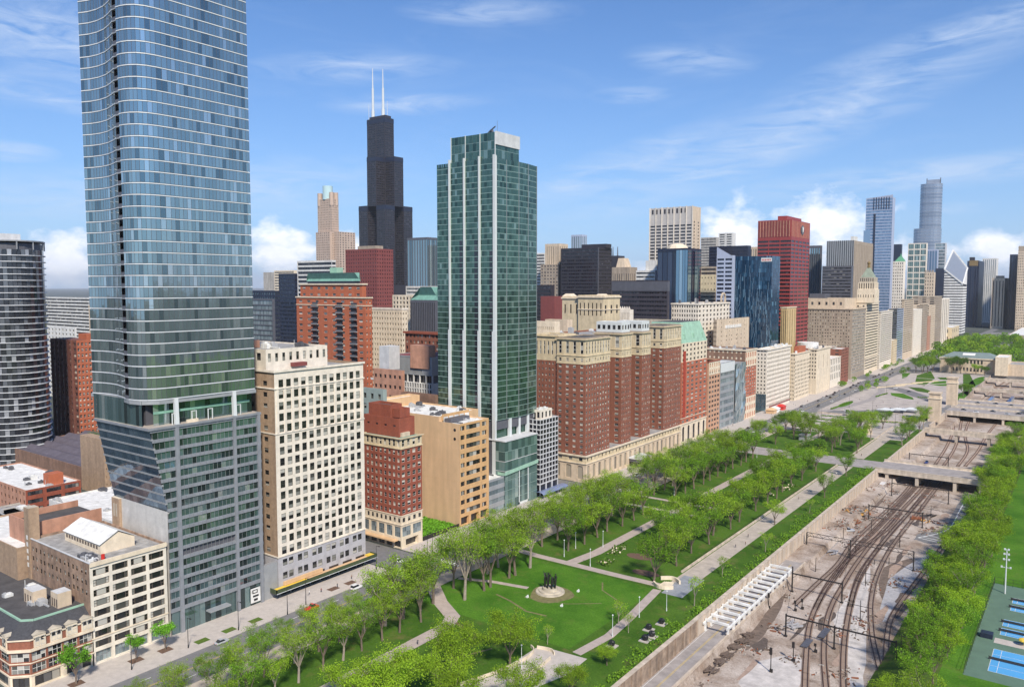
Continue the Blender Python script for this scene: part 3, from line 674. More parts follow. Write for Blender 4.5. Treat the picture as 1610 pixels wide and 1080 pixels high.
def red_hotel():
    b=Bd('brick_hotel','narrow red brick hotel with cream attic and base and flat green roof','building',(-250,250,0))
    y0,y1,x1,z=243,256.4,-240,49; x0=west(566,y0)
    g=lambda r,c,ww,wh,**k:(r,c,ww,wh,('s',),K(d=.25,**k))
    b.tier(x0,x1,y0,y1,15,44.3,mt['brick_red'],g(9,9,.5,.6),g(9,4,.58,.6),GB)
    b.tier(x0,x1,y0,y1,44.7,z,mt['stone_gold'],g(1,9,.5,.7),g(1,4,.5,.7),GB,name='attic_wall',roof=mt['teal_roof'],par=.4)
    b.tier(x0,x1,y0,y1,11,14.6,mt['cream'],g(1,9,.5,.55),g(1,4,.5,.55),GD,name='lower_wall'); b.tier(x0,x1,y0,y1,4.4,10.6,mt['cream'],(1,5,.74,.75,('g',3,2,.15),{}),(1,2,.8,.7,('g',4,2,.15),{}),GP,name='lower_wall')
    b.tier(x0,x1,y0,y1,0,4.4,mt['cream'],(1,5,.8,.7,('g',2,1,.1),{'d':.6}),(1,1,.6,.8,('g',3,1,.1),{'d':2}),GD,name='ground_floor')
    for zz,p in ((44.3,.35),(14.6,.25),(10.6,.3),(z-.2,.7)): b.cornice(x0,x1,y0,y1,zz,.4,p,mt['stone_gold' if zz>40 else 'cream'])
    b.box('awning',mt['tan'],x0,x1-2,y0-2.6,y0-.1,3.6,4.1)
    mb=MB(); mb.prism([(-246,y0+4),(-243,y0+4),(-243,y0+9),(-246,y0+9)],z-.3,z+1.6); mb.blob((-247.5,y0+7,z+.6),1.6); b.part(mb,'roof_unit',mt['beige'])
    b.finish(100)
    c=Bd('brick_penthouse_block','stepped dark red brick block rising behind the red brick hotel','building',(-262,262,0))
    p=PY(572,640,250)
    x_=west(627,246,680); c.tier(x_-22,x_,246,256,0,57,mt['brick_red'],(1,4,.3,.12,('p',),{'b':50}),None,GK,roof=mt['roof_dark']); c.tier(x_-22,x_-8,249,256.2,56,62,mt['brick_red'],None,None,roof=mt['roof_dark'],name='upper_block'); c.tier(x_-7.6,x_-3,250,256.2,56.5,60.5,mt['brick_red'],None,None,roof=mt['roof_dark'],name='upper_block'); c.finish()
red_hotel()
def tan_block():
    b=Bd('tan_building','plain tan building with windowless side wall and dark strip windows to the avenue','building',(-250,295,0))
    y0,y1,x1=282.6,304.9,-240; z=49.8; xm=west(690,y0,660); zh=PY(690,655,y0)[1]; xw=west(596,y0,640)
    b.tier(xm,x1,y0,y1,5,z,mt['tan'],None,(10,1,.9,.5,('p',),{'d':.4,'xs':[(.03,.17),(.22,.70),(.76,.92)],'st':('g',4,1,.1)}),(mt['glass_halfblind'],mt['frame_brown']),matE=mt['tan_dk'],roof=mt['roof_white'],par=.8)
    b.tier(xm,x1,y0,y1,0,5,mt['tan'],None,(1,3,.8,.8,('g',2,1,.15),{'d':1.5}),GK,matE=mt['tan_dk'],name='ground_floor')
    b.tier(xw,xm-.002,y0+.02,y1+8,0,zh,mt['tan'],None,None,roof=mt['roof_white'],par=.8)
    b.tier(xw-8,xw-.01,y0+3,y1+8,0,zh+4,mt['tan'],None,None,roof=mt['roof_white'],name='stair_tower')
    b.box('screen_wall',mt['tan_dk'],xm+.1,xm+.4,y0+2,y1,zh-7,zh+.8)
    mb=MB(); 
    for k in range(5): mb.box(xm+.42,xm+.46,y0+3+k*4,y0+6.2+k*4,zh-3.6,zh-.6)
    b.part(mb,'screen_panel',mt['roof_white'])
    for k in range(2): mb=MB(); x,zz=PY(715,676+k*14,y0); mb.tube((x,y0+.1,zz),(x,y0-.05,zz),.75,n=14); b.part(mb,'vent_hole',mt['black'])
    mb=MB(); mb.box(xm+1,xm+5,y0+3,y1-5,z-.8,z+1.2); b.part(mb,'roof_planter',mt['steel_grey'],); b.clutter(xw,xm-3,y0+4,y1+6,zh-.8,10,seed=9,hmax=2.2); b.clutter(xm+1,x1-.5,y0+3,y1-1,z-.8,4,seed=12,hmax=1.4)
    for zz in (zh*.42,zh*.6,zh*.8): mb=MB(); mb.box(xw,x1-.01,y0-.012,y0-.004,zz,zz+.06); b.part(mb,'wall_joint',mt['tan_dk'])
    b.finish(100)
tan_block()
def grey_low():
    b=Bd('low_glass_office','low grey office with ribbon windows between the tan building and the green glass tower','building',(-250,312,0))
    x0=-262; b.tier(x0,-240.5,305.2,321.3,0,18,mt['metal_grey'],None,(4,1,.94,.5,('g',6,1,.1),{'d':.15}),GP,roof=mt['roof_white'],par=.4)
    b.clutter(x0,-243,306,320,17.6,3,seed=2,hmax=1.2); b.finish()
grey_low()
def green_tower():
    b=Bd('green_glass_tower','tall green glass tower with white vertical fins and a stepped top','skyscraper',(-262,338,0))
    y0=320.; xE=PY(779,400,y0)[0]; yN=PX(844,400,xE)[0]; xW=PY(686,400,y0)[0]; xM=PY(708,400,y0)[0]; 
    zt=PX(779,248,xE)[1]; ztw=PY(690,263,y0)[1]; zc=PY(779,207,y0)[1]
    zb=PX(800,672,xE)[1]; zp=3.0; zT=PX(812,672,xE)[1]+6
    nfl=46; f=(zt-zT)/nfl
    # east face bulges in facets
    E=[(xE,y0),(xE+.3,y0+9),(xE+1.6,y0+18),(xE+1.2,y0+27),(xE-.2,yN)]
    for k in range(nfl):
        z=zT+k*f
        mb=MB()
        def run(p,q,n,bay=None):
            p=Vector(p);q=Vector(q); nn=Vector(((q-p).y,-(q-p).x)).normalized()
            for j in range(n):
                a=p.lerp(q,(j+.04)/n); d=p.lerp(q,(j+.96)/n); r=nn*R.uniform(-.02,.02)
                mb.q((a.x,a.y,z+.35),(d.x+r.x,d.y+r.y,z+.35),(d.x+r.x,d.y+r.y,z+f),(a.x,a.y,z+f))
        run((xM,y0),(xE-.6,y0),18)
        if z<ztw: run((xW,y0+.8),(xM-.3,y0+.8),6)
        for a,c in zip(E[:-1],E[1:]): run(a,c,5)
        b.part(mb,'window_band',[mt['glass_green'],mt['frame_metal']])
        mb=MB(); mb.box(xM,xE,y0-.05,y0+.5,z,z+.33)
        if z<ztw: mb.box(xW,xM-.4,y0+.72,y0+1.2,z,z+.33)
        for a,c in zip(E[:-1],E[1:]): mb.prism([(a[0]+.06,a[1]),(c[0]+.06,c[1]),(c[0]-.5,c[1]),(a[0]-.5,a[1])],z,z+.33)
        b.part(mb,'floor_band',mt['frame_green_metal'])
        for j in range(3):                                 # balconies between the fins
            x=xM+(xE-xM)*(j+.72)/3
            if k%1==0: mb=MB(); mb.box(x-.9,x+1.2,y0-.06,y0+.4,z+.4,z+f-.1); 
            if k<30 or j<2: b.part(mb,'balcony',mt['glass_black']) if (k*3+j)<95 else None
    core=MB(); core.prism([(xM,y0+.5),(xE-.5,y0+.5),(xE-.3,y0+9),(xE+.9,y0+18),(xE+.5,y0+27),(xE-.8,yN-.3),(xM,yN-.3)],zb,zt-.1); core.box(xW+.2,xM,y0+1.3,yN-3,0,ztw-.1); core.box(xM,xE-2,y0+.5,yN-.3,0,zb); b.part(core,'tower_core',mt['steel_grey'])
    zfb=PY(756,520,y0)[1]
    for j in range(4):
        x=xM+(xE-xM)*j/3-(0 if j<3 else .3); w=.45 if j<3 else .75
        b.box('fin',mt['metal_white'],x-w,x+w,y0-.9,y0+.1,[0,0,0,14][j],zt+1.5)
        b.box('fin',mt['metal_white'],x-w-.35,x+w+.35,y0-1.3,y0-.905,[0,0,0,14][j],zfb)
    b.box('fin',mt['metal_white'],xE+.0,xE+.35,y0-.3,y0+.8,zT,zt+1)
    for (a,c) in zip(E,[0,.2,1,.2,0]): b.box('mullion',mt['frame_metal'],a[0]-.1,a[0]+.22,a[1]-.15,a[1]+.15,zT,zt)
    # crown
    yc=PX(817,230,xE)[0]
    for k in range(3):
        z=zt+k*(zc-zt)/3; mb=MB(); n=12
        for j in range(n): a=xM+.5+(xE-xM-1)*j/n; c=a+(xE-xM-1)/n-.12; mb.q((a,y0+.6,z+.3),(c,y0+.6,z+.3),(c,y0+.6,z+(zc-zt)/3-.05),(a,y0+.6,z+(zc-zt)/3-.05))
        for j in range(8): a=y0+1+(yc-y0-1)*j/8; c=a+(yc-y0-1)/8-.12; mb.q((xE-.4,a,z+.3),(xE-.4,c,z+.3),(xE-.4,c,z+(zc-zt)/3-.05),(xE-.4,a,z+(zc-zt)/3-.05)) if k<2 else None
        b.part(mb,'crown_glazing',mt['glass_green'])
    mb=MB(); mb.box(xM+.5,xE-.5,y0+.7,yc,zt-.5,zc); b.part(mb,'crown',mt['frame_green_metal']); b.box('crown_band',mt['light_grey'],xE-.48,xE+.1,y0+.5,yc+.2,zc-6.2,zc+.4)
    for j in range(4): x=xM+.5+(xE-xM-1)*j/3; b.box('fin',mt['metal_white'],x-.15,x+.15,y0+.3,y0+.62,zt,zc+.3)
    mb=MB(); mb.bar((xE-6,y0+3,zc+1.2),(xE-1.5,y0+2,zc+3),.5,.5); mb.bar((xE-8,y0+5,zc+.3),(xE-5,y0+4,zc+1.6),1.6,1.4); mb.tube((xE-1,y0+3,zc),(xE-1,y0+3,zc+6),.07); b.part(mb,'roof_crane',mt['steel_grey'])
    # podium
    zpod=zT-9.5; y1=PX(845,700,-240)[0]; X=-240.2; y0p=PX(794,740,X)[0]
    b.box('terrace_slab',mt['light_grey'],xM,X+.4,y0p-.3,y1,zpod-.5,zpod)
    b.box('recess_core',mt['glass_green'],xE-14,xE-1,y0+1,yN-1,zpod,zT)
    for j in range(4): y=y0+11+j*8; b.box('column',mt['metal_white'],xE-.6,xE+.9,y,y+1.8,zpod,zT)
    fl=7; h=(zpod-.5)/fl
    for k in range(fl):
        z=k*h; mb=MB(); n=10
        for j in range(n): a=y0p+(y1-y0p)*j/n; c=a+(y1-y0p)/n-.14; r=R.uniform(-.02,.02); mb.q((X,a,z),(X+r,c,z),(X+r,c,z+h-.3),(X,a,z+h-.3))
        for j in range(3): a=X-6+j*2; mb.q((a,y0p,z),(a+1.9,y0p,z),(a+1.9,y0p,z+h-.3),(a,y0p,z+h-.3))
        b.part(mb,'window_band',mt['glass_greenlight']); b.box('floor_band',mt['frame_green_metal' if k not in (3,4) else 'light_grey'],X-6,X+.08,y0p-.08,y1,z+h-.28,z+h-.02)
    b.box('podium_core',mt['steel_grey'],xM,X-.3,y0p+.3,y1-.2,0,zpod-.6)
    for a in (y0p+12,y0p+20): b.box('podium_frame',mt['metal_white'],X+.1,X+.35,a,a+.5,.5,zpod*.55)
    b.box('podium_frame',mt['metal_white'],X+.1,X+.35,y0p+12,y0p+20.5,zpod*.55,zpod*.55+.5); b.box('podium_frame',mt['metal_white'],X+.1,X+.35,y0p+12,y0p+20.5,.3,1.6)
    mb=MB(); mb.q((X-4,y0p-1,h*3.6),(X+.8,y0p-1,h*3.6),(X+.8,y0p-1,h*3.9),(X-4,y0p-1,h*3.9)); mb.q((X+.8,y0p-1,h*3.6),(X+.8,y1,h*3.9),(X+.8,y1,h*4.3),(X+.8,y0p-1,h*4.0)); b.part(mb,'glass_screen',mt['copper_pale'])
    b.box('side_block',mt['light_grey'],-262,X-5.8,321.4,y0p+3,0,24)
    b.finish()
green_tower()
def grid_block():
    b=Bd('grid_block','slim dark glass block with a fine white window grid beside the big brick hotel','building',(-245,360,0))
    x0=-250; b.tier(x0,-240,350.2,368,7,42.5,mt['light_grey'],(13,4,.82,.78,('g',1,1,0),{'d':.2}),(13,6,.82,.78,('g',2,1,.12),{'d':.2}),GK,roof=mt['roof_grey'])
    b.tier(x0,-240,350.2,368,0,7,mt['light_grey'],(1,2,.8,.85,('g',2,1,.1)),(1,3,.84,.9,('g',3,2,.12)),GK,name='ground_floor')
    b.tier(x0,-243,355,366,41.4,47,mt['white_stone'],(1,2,.5,.6,('p',)),(1,3,.5,.6,('p',)),GK,name='penthouse',roof=mt['roof_white']); b.clutter(x0,-243,356,365,46,3,seed=5,hmax=2,mats=[mt['unit_white']])
    mb=MB(); n=10                                        # arched glass canopy over the pavement
    for k in range(n):
        a=math.pi*k/n; c=math.pi*(k+1)/n
        mb.q((-238+6*-math.cos(a)*.5,346,2.6+1.3*math.sin(a)),(-238+6*-math.cos(c)*.5,346,2.6+1.3*math.sin(c)),(-238+6*-math.cos(c)*.5,371,2.6+1.3*math.sin(c)),(-238+6*-math.cos(a)*.5,371,2.6+1.3*math.sin(a)))
    b.part(mb,'canopy',mt['canopy_blue'])
    for k in range(6): mb=MB(); mb.tube((-235.2,347+k*4.6,0),(-235.2,347+k*4.6,2.7),.12); b.part(mb,'canopy_post',mt['metal_grey'])
    b.finish(100)
grid_block()
def grand_hotel():
    b=Bd('grand_hotel','huge red brick hotel with four cream topped towers on an arched limestone base','hotel',(-262,450,0))
    X=-236; yb0,yb1=391.5,PX(1069,690,X)[0]; zb=15.5; s=mt['cream']; s2=mt['stone_gold']
    xw=-300
    # base with arches: arched niches are openings with rounded heads
    b.tier(xw,X,yb0,yb1,zb-4,zb,s2,(1,9,.35,.5,('p',)),(1,30,.34,.45,('p',)),GD,name='base_wall')
    b.tier(xw,X,yb0,yb1,0,zb-4.5,mt['beige'],(1,8,.5,.72,('arch',),{'d':.5,'dz':.3}),(1,20,.5,.72,('arch',),{'d':.5,'dz':.3}),(mt['glass_arch'],mt['beige']),name='base_wall')
    b.cornice(xw,X,yb0,yb1,zb-4.5,.5,.5,s); b.cornice(xw,X,yb0,yb1,zb-.2,.8,.9,s)
    b.box('base_roof',mt['roof_grey'],xw,X-.1,yb0+.1,yb1,zb+.001,zb+.25)
    xe=X-1.2
    def tw(ya,yb_,xa,zt,cs,ce,pent=None,xe=xe,nm='tower_wall'):
        g=lambda r,c,ww,wh,st=('s',),**k:(r,c,ww,wh,st,K(d=.22,**k))
        b.tier(xa,xe,ya,yb_,zb+.25,zt-15.5,mt['brick_hilton'],g(16,cs,.4,.5),g(16,ce,.44,.5),GB,name=nm)
        b.tier(xa,xe,ya,yb_,zt-15.5,zt-11,s2,g(1,cs,.34,.45),g(1,ce,.36,.42),GB,name='upper_wall')
        b.tier(xa,xe,ya,yb_,zt-10.6,zt-1.4,s2,g(1,max(cs,3),.4,.74,('g',1,3,.25)),g(1,ce,.42,.74,('g',1,3,.25)),GW,name='attic_wall')
        b.cornice(xa,xe,ya,yb_,zt-11,.4,.35,s2); b.cornice(xa,xe,ya,yb_,zt-1.4,.6,.8,s2)
        b.tier(xa+.3,xe-.3,ya+.3,yb_-.3,zt-.8,zt,mt['beige_dk'],None,None,name='parapet',roof=mt['roof_dark'],par=.6)
        b.cornice(xa,xe,ya,yb_,zt-15.7,.4,.2,s2)
        if pent:
            b.tier(xa+1,xe-.8,ya+1,yb_-1,zt-.3,zt+6.5,mt['metal_white'],(1,5,.6,.4,('g',3,1,.1)),(1,3,.6,.4,('g',3,1,.1)),GD,name='penthouse',roof=mt['roof_white'])
    tops=[(920.6,959.4,891.4,(923,531)),(977.5,992.8,960,(977.5,523)),(1009.4,1023,993,(1009,521)),(1044,1070.5,1024,(1044,512))]
    for i,(a,c,w,t) in enumerate(tops):
        ya=PX(a,560,xe)[0]; yc=PX(c,560,xe)[0]; xa=PY(w,560,ya)[0]; zt=PX(t[0],t[1],xe)[1]
        xa=min(xa,xe-14)
        tw(ya,yc,xa-6,zt,[4,3,3,4][i],[9,6,5,10][i],pent=(i in (1,2)))
    # west wing seen south of the first tower, and the spine that joins the towers
    y0=PX(920.6,560,xe)[0]+1; xq=PY(877.5,560,y0)[0]
    g=lambda r,c,ww,wh,st=('s',),**k:(r,c,ww,wh,st,K(d=.22,**k)); zw=86
    xa=PY(835,560,y0)[0]
    b.tier(xa,xq,y0,y0+20,zb,zw-15.5,mt['brick_hilton'],g(16,8,.4,.42),g(16,4,.3,.42),GB,name='wing_wall'); b.tier(xa,xq,y0,y0+20,zw-15.5,zw,s2,g(1,7,.4,.5,('g',1,3,.25)),None,GW,name='wing_attic',roof=mt['roof_grey']); b.cornice(xa,xq,y0,y0+20,zw-1.2,.6,.7,s2)
    b.tier(-300,-266,y0+18,yb1,zb,83,mt['brick_hilton'],(16,5,.3,.4,('s',)),(16,24,.3,.4,('s',)),GB,name='spine_wall',roof=mt['roof_grey'])
    b.clutter(-298,-268,y0+20,yb1-3,82.5,10,seed=31,hmax=4); b.clutter(-270,X-1.5,430,yb1-5,zb+.2,8,seed=32,hmax=1.8,mats=[mt['unit_grey'],mt['roof_tan']])
    a=G(985,748,0); b_=Bd; 
    yy=PX(992,722,-236)[0]; mb=MB(); mb.box(-236,-228,yy-3,yy+13,5.2,6.2); mb.box(-235.5,-228.5,yy-2.5,yy+12.5,3.4,5.2,1); mb.box(-236,-229,yy-2,yy+12,0,3.2,2); b.part(mb,'entrance_canopy',[mt['metal_white'],mt['steel_grey'],mt['glass_black']])
    b.finish(100)
grand_hotel()

# ---------- the avenue's wall of buildings further north ----------
def MA(name,label,uC,uR,vT,mat,S=None,E=None,gm=GD,uL=None,X=X0,roof='roof_white',far=False,matE=None,cor=None,depth=40,fin=True,z0=0,cat='building',par=1.0,nm='wall'):
    y0,z=PX(uC,vT,X); y1=PX(uR,vT,X)[0]; xw=PY(uL,vT,y0)[0] if uL else X-depth
    b=Bd(name,label,cat,((X+xw)/2,(y0+y1)/2,0),far=far)
    b.tier(xw,X,y0,y1,z0,z,mt[mat],S,E,gm,name=nm,roof=mt[roof] if roof else None,par=par,matE=mt[matE] if matE else None)
    if cor: b.cornice(xw,X,y0,y1,z-cor[1],cor[1],cor[0],mt[cor[2] if len(cor)>2 else mat])
    b.dim=(xw,X,y0,y1,z)
    if fin: b.finish()
    return b
sash=('s',); pn=('p',)
def mansard_hotel():
    y0=PX(1072,560,-238)[0]; y1=PX(1112,560,-238)[0]; X=-238; z=PX(1112,563,X)[1]; zb=15
    b=Bd('green_roof_hotel','red and cream hotel with tall pale green mansard roof, north of the big brick hotel','hotel',(-252,(y0+y1)/2,0))
    ym=PX(1093,560,X)[0]
    b.tier(-285,X,y0,y1,zb,z,mt['brick_orange2'],(14,4,.4,.48,sash),(14,6,.56,.55,sash),GB,name='wall')
    b.tier(-285,X,y0,y1,0,zb,mt['cream'],(1,3,.5,.72,('arch',)),(1,5,.4,.72,('arch',)),(mt['glass_black'],mt['cream']),name='base_wall')
    b.cornice(-285,X,y0,y1,zb-.4,.8,.5,mt['cream']); b.cornice(-285,X,y0,y1,zb+4,.4,.2,mt['cream'])
    zq=PX(1095,533,X)[1]
    b.tier(-284,X-.4,y0+.5,y1,z,zq-2,mt['cream'],(4,5,.4,.5,sash),(4,7,.45,.5,sash),GD,name='upper_wall')
    mb=MB(); mb.box(X-.2,X+.15,y0+3,y0+7,zb+4.5,z+8); b.part(mb,'brick_panel',mt['red_panel'])
    zr=PX(1090,506,X)[1]; mb=MB(); o=[(-268,y0+.5),(X-.4,y0+.5),(X-.4,y1),(-268,y1)]; i=[(-264,y0+4),(X-4,y0+4),(X-4,y1-6),(-264,y1-6)]
    mb.prism(o,zq-2,zr,0,1,i); b.part(mb,'mansard_roof',[mt['copper_pale'],mt['roof_dark']])
    for k in range(3): mb=MB(); yy=y0+7+k*((y1-y0)-14)/2; mb.box(X-3.5,X-.9,yy-1,yy+1,zq+1,zq+4.5,0); b.part(mb,'dormer',mt['copper_pale'])
    for k in range(3): mb=MB(); xx=X-6-k*7; mb.box(xx-1,xx+1,y0+1.2,y0+3.5,zq-1,zq+1.8,0); b.part(mb,'dormer',mt['copper_pale'])
    b.finish()
mansard_hotel()
b=MA('terracotta_building','slim orange terracotta office with cream attic, beside the green roofed hotel',1114.5,1132.5,568,'orange_cream',(14,4,.4,.5,sash),(15,4,.68,.5,('g',2,1,.2),{'m':.4}),GD,roof='maroon',cor=(.5,.8,'brick_red'),fin=False)
xw,x1,y0,y1,z=b.dim; b.tier(xw,x1+.15,y0+.5,y1-.4,z-11,z-1,mt['cream'],None,(2,5,.5,.6,sash),GD,name='attic_wall'); b.finish()
b=MA('grey_glass_office','glass and pale steel office with horizontal ribbon windows, right of the terracotta building',1133,1155,571,'metal_grey',None,(9,1,.95,.6,('g',7,1,.12)),GP,roof='roof_grey',fin=False)
xw,x1,y0,y1,z=b.dim; b.box('blank_band',mt['metal_white'],xw,x1+.2,y0,y1,z-8,z-.6); b.finish()
def facet():
    X=-240; y0=PX(1155.3,571,X)[0]; y1=PX(1171.5,571,X)[0]; z=PX(1160,571,X)[1]
    b=Bd('faceted_glass_building','narrow building with folded crystal glass front between grey office and brick block','building',(-255,(y0+y1)/2,0)); mb=MB(); r=random.Random(3); n,m=5,9
    P=[[(X+r.uniform(-.2,1.4),y0+(y1-y0)*i/n,z*j/m+ (r.uniform(-1,1) if 0<j<m else 0)) for i in range(n+1)] for j in range(m+1)]
    for j in range(m):
        for i in range(n):
            a,c,d,e=P[j][i],P[j][i+1],P[j+1][i+1],P[j+1][i]; mb.tri(a,c,d); mb.tri(a,d,e)
    b.part(mb,'folded_glass',mt['glass_pale']); b.box('core',mt['metal_grey'],-280,X-.3,y0,y1,0,z-.2)
    for i in range(1,n): 
        mb=MB(); 
        for j in range(m): mb.bar(P[j][i],P[j+1][i],.12,.12)
        b.part(mb,'mullion',mt['metal_white'])
    b.finish()
facet()
b=MA('brick_loft','brick and cream block with brown side wall right of the folded glass front',1172.5,1189.5,550,'brick_brown',(12,9,.38,.4,sash,{'m':2}),(10,5,.6,.55,sash,{'b':20,'t':12}),GB,matE='brick_orange2',cor=(.7,1.2,'cream'),fin=False,roof='roof_tan')
xw,x1,y0,y1,z=b.dim; b.tier(xw,x1+.15,y0+.2,y1-.1,z-15,z-1.3,mt['cream'],None,(2,6,.5,.6,sash),GD,name='attic_wall'); b.tier(xw,x1+.15,y0+.2,y1-.1,0,19.5,mt['cream'],None,(3,6,.5,.6,sash),GD,name='base_wall'); b.clutter(xw,x1,y0,y1,z-1,6,seed=8); b.finish()
def white_hotel():
    b=MA('white_hotel','long white hotel with a glass corner base and even rows of small windows',1206.5,1243,549,'white_stone',(13,3,.42,.45,sash,{'m':.5,'b':12}),(13,20,.62,.45,sash,{'m':1,'b':3,'t':3}),GD,uL=1189.5,cor=(1.0,1.2),fin=False)
    xw,x1,y0,y1,z=b.dim; mb=MB()
    for k in range(6):
        for j in range(5):
            a=xw+(x1-xw)*j/5; c=a+(x1-xw)/5-.2; mb.q((a,y0-.35,.5+k*2.6),(c,y0-.3,.5+k*2.6),(c,y0-.3,3+k*2.6),(a,y0-.35,3+k*2.6))
    b.part(mb,'glass_base',mt['glass_mirror']); b.box('base_belt',mt['maroon'],x1+.003,x1+.6,y0+8,y1,3.2,4); b.clutter(xw,x1,y0+5,y1,z-1,8,seed=18,hmax=3,mats=[mt['unit_white'],mt['cream']]); b.finish()
white_hotel()
b=MA('cream_annex','cream block with plain upper wall and red roof house, right of the white hotel',1250.5,1273,556,'cream',(12,3,.4,.5,sash),(10,10,.5,.5,sash,{'b':2,'t':7}),GD,uL=1243.5,cor=(.8,1),fin=False); xw,x1,y0,y1,z=b.dim; b.box('roof_house',mt['brick_orange'],xw+4,x1-5,y0+12,y0+36,z-1,z+6); b.clutter(xw,x1,y0,y1,z-1,5,seed=44); b.finish()
b=MA('cream_pilaster_building','cream block with colonnaded lower floors and white curved roof house',1284.5,1305.5,549,'cream',(12,3,.42,.5,sash),(1,3,.1,.5,pn,{'b':20}),GD,uL=1272,X=-236,cor=(.9,1.1),fin=False); xw,x1,y0,y1,z=b.dim
b.tier(xw,x1+.15,y0+.2,y1-.1,1,17,mt['cream'],None,(1,7,.6,.8,('g',2,4,.2)),GP,name='base_wall'); mb=MB(); mb.tube((x1-18,y0+30,z-1),(x1-18,y0+30,z+5),11,n=20); b.part(mb,'round_roof_house',mt['roof_white']); b.clutter(xw,x1,y0,y1,z-1,6,seed=45); b.finish()
b=MA('pointed_window_building','low cream building with tall narrow windows below a dark green grey block',1306,1322,564,'white_stone',None,(3,6,.4,.8,('g',1,3,.2),{'b':8}),GD,X=-238,cor=(.4,.8)); 
b=MA('dark_roof_block','dull green grey block standing behind the low cream building',1307,1325,547,'gold_grey',None,(9,6,.3,.35,pn),GD,X=-252,roof='roof_white',depth=30)
b=MA('small_brick_building','narrow dark red brick building at the end of the block',1323,1334.5,549,'brick_hilton',(10,4,.4,.4,pn),(10,5,.5,.45,sash,{'b':6}),GD,X=-238,roof='roof_white')
b=MA('great_punched_block','broad brown stone office block with grid of dark square windows on its side',1340.5,1361.5,485,'beige_dk',(22,17,.40,.45,pn,{'m':2,'t':2,'d':.6}),(22,1,.96,.42,('g',24,1,.8),{'t':3,'b':6}),GB,uL=1266,cor=(1,1.5,'beige'),fin=False,roof='roof_tan'); xw,x1,y0,y1,z=b.dim
b.tier(-330,x1-12,y0+10,y1,z-1,z+12,mt['beige'],(1,9,.3,.3,pn),None,GD,name='roof_house',roof=mt['roof_tan']); b.finish()
def pyramid_tower():
    X=-240; y0=PX(1362,480,X)[0]; y1=PX(1382,480,X)[0]; z=PX(1362,475,X)[1]
    b=Bd('pyramid_tower','cream stone tower with green pyramid roof and lantern above the avenue','tower',(-255,(y0+y1)/2,0)); gm=GD
    b.tier(-300,X,y0,y1,0,z,mt['cream'],(20,9,.34,.5,pn,{'t':3}),(24,1,.95,.42,('g',20,1,1.2),{'t':3,'b':5}),gm,roof=mt['roof_tan'])
    b.cornice(-300,X,y0,y1,z*.22,.8,.8,mt['cream']); b.cornice(-300,X,y0,y1,z-1,1,1,mt['cream'])
    xa=PY(1348,440,y0)[0]; xb=PY(1376,440,y0)[0]; ym=PX(1383,440,xb)[0]
    zz=lambda v:PY(1360,v,y0)[1]
    b.tier(xa,xb,y0+.5,ym,z-1,zz(455),mt['cream'],(1,7,.3,.2,pn),(1,5,.3,.2,pn),gm,name='tower_wall'); b.tier(xa+1,xb-1,y0+1.5,ym-1,zz(455),zz(444),mt['cream'],(1,7,.5,.8,pn,{'d':1.5}),(1,7,.5,.8,pn,{'d':1.5}),gm,name='colonnade')
    b.tier(xa+2,xb-2,y0+2.5,ym-2,zz(444),zz(436),mt['cream_dk'],(1,7,.4,.6,pn),(1,7,.4,.6,pn),gm,name='belfry')
    cx=(xa+xb)/2; cy=(y0+ym)/2; hw=(xb-xa)/2-3; mb=MB(); mb.prism([(cx-hw,y0+3),(cx+hw,y0+3),(cx+hw,ym-3),(cx-hw,ym-3)],zz(437),zz(421),0,0,[(cx-1.5,cy-1.5),(cx+1.5,cy-1.5),(cx+1.5,cy+1.5),(cx-1.5,cy+1.5)]); b.part(mb,'pyramid_roof',mt['copper_pyr'])
    mb=MB(); mb.tube((cx,cy,zz(421)),(cx,cy,zz(415)),2,1.5,n=8); mb.blob((cx,cy,zz(413.5)),2.2); mb.tube((cx,cy,zz(413)),(cx,cy,zz(408)),.5,.15,n=6); b.part(mb,'lantern',mt['gold_dk']); b.finish()
pyramid_tower()
def rowb(*a,**k): return MA(*a,**k)
rowb('cream_tower_block','cream white office slab right of the pyramid tower with a dark window seam',1385,1403.5,490,'white_stone',(24,3,.45,.5,pn),(24,1,.95,.42,('g',20,1,1.2),{'t':4,'b':8}),GD,uL=1381.5,cor=(1,1.2),roof='roof_tan',far=True)
rowb('tan_low_block','low tan block between cream slab and steel blue tower',1404,1410.5,535,'stone_gold',(9,2,.4,.5,pn),(9,6,.45,.5,pn),GD,far=True,X=-239)
rowb('steel_blue_tower','steel blue glass slab with dark side standing among cream blocks',1411,1421,486,'steel_grey',(20,3,.85,.6,pn),(24,1,.95,.6,('g',9,1,.5),{}),GBl,uL=1398,matE='bluewhite',far=True,roof='roof_dark')
rowb('beige_slab','beige stone slab right of the steel blue tower',1422,1436.5,471,'beige',(25,3,.4,.5,pn),(25,1,.95,.4,('g',14,1,1.3),{'b':10}),GD,uL=1418,far=True,cor=(.8,1),roof='roof_tan')
rowb('white_slab','narrow white slab right of the beige stone slab',1437.5,1450,487,'white_stone',(20,2,.4,.5,pn),(20,8,.3,.3,pn),GD,far=True)
rowb('brown_flank_block','brown gothic block with stepped cornice along the distant avenue',1451,1459,478,'beige_dk',(20,4,.4,.5,pn),(20,6,.4,.5,pn),GD,far=True,uL=1446,cor=(1,1.5,'beige'))
rowb('terracotta_sliver','thin terracotta building wedged in the distant avenue row',1459.5,1463.5,497,'brick_pink',(14,2,.4,.5,pn),(14,4,.3,.4,pn),GD,far=True)
rowb('beige_bay_block','beige block with bay windows far along the avenue',1464,1471,480,'beige',(20,3,.5,.5,pn),(20,5,.5,.5,pn),GD,far=True)
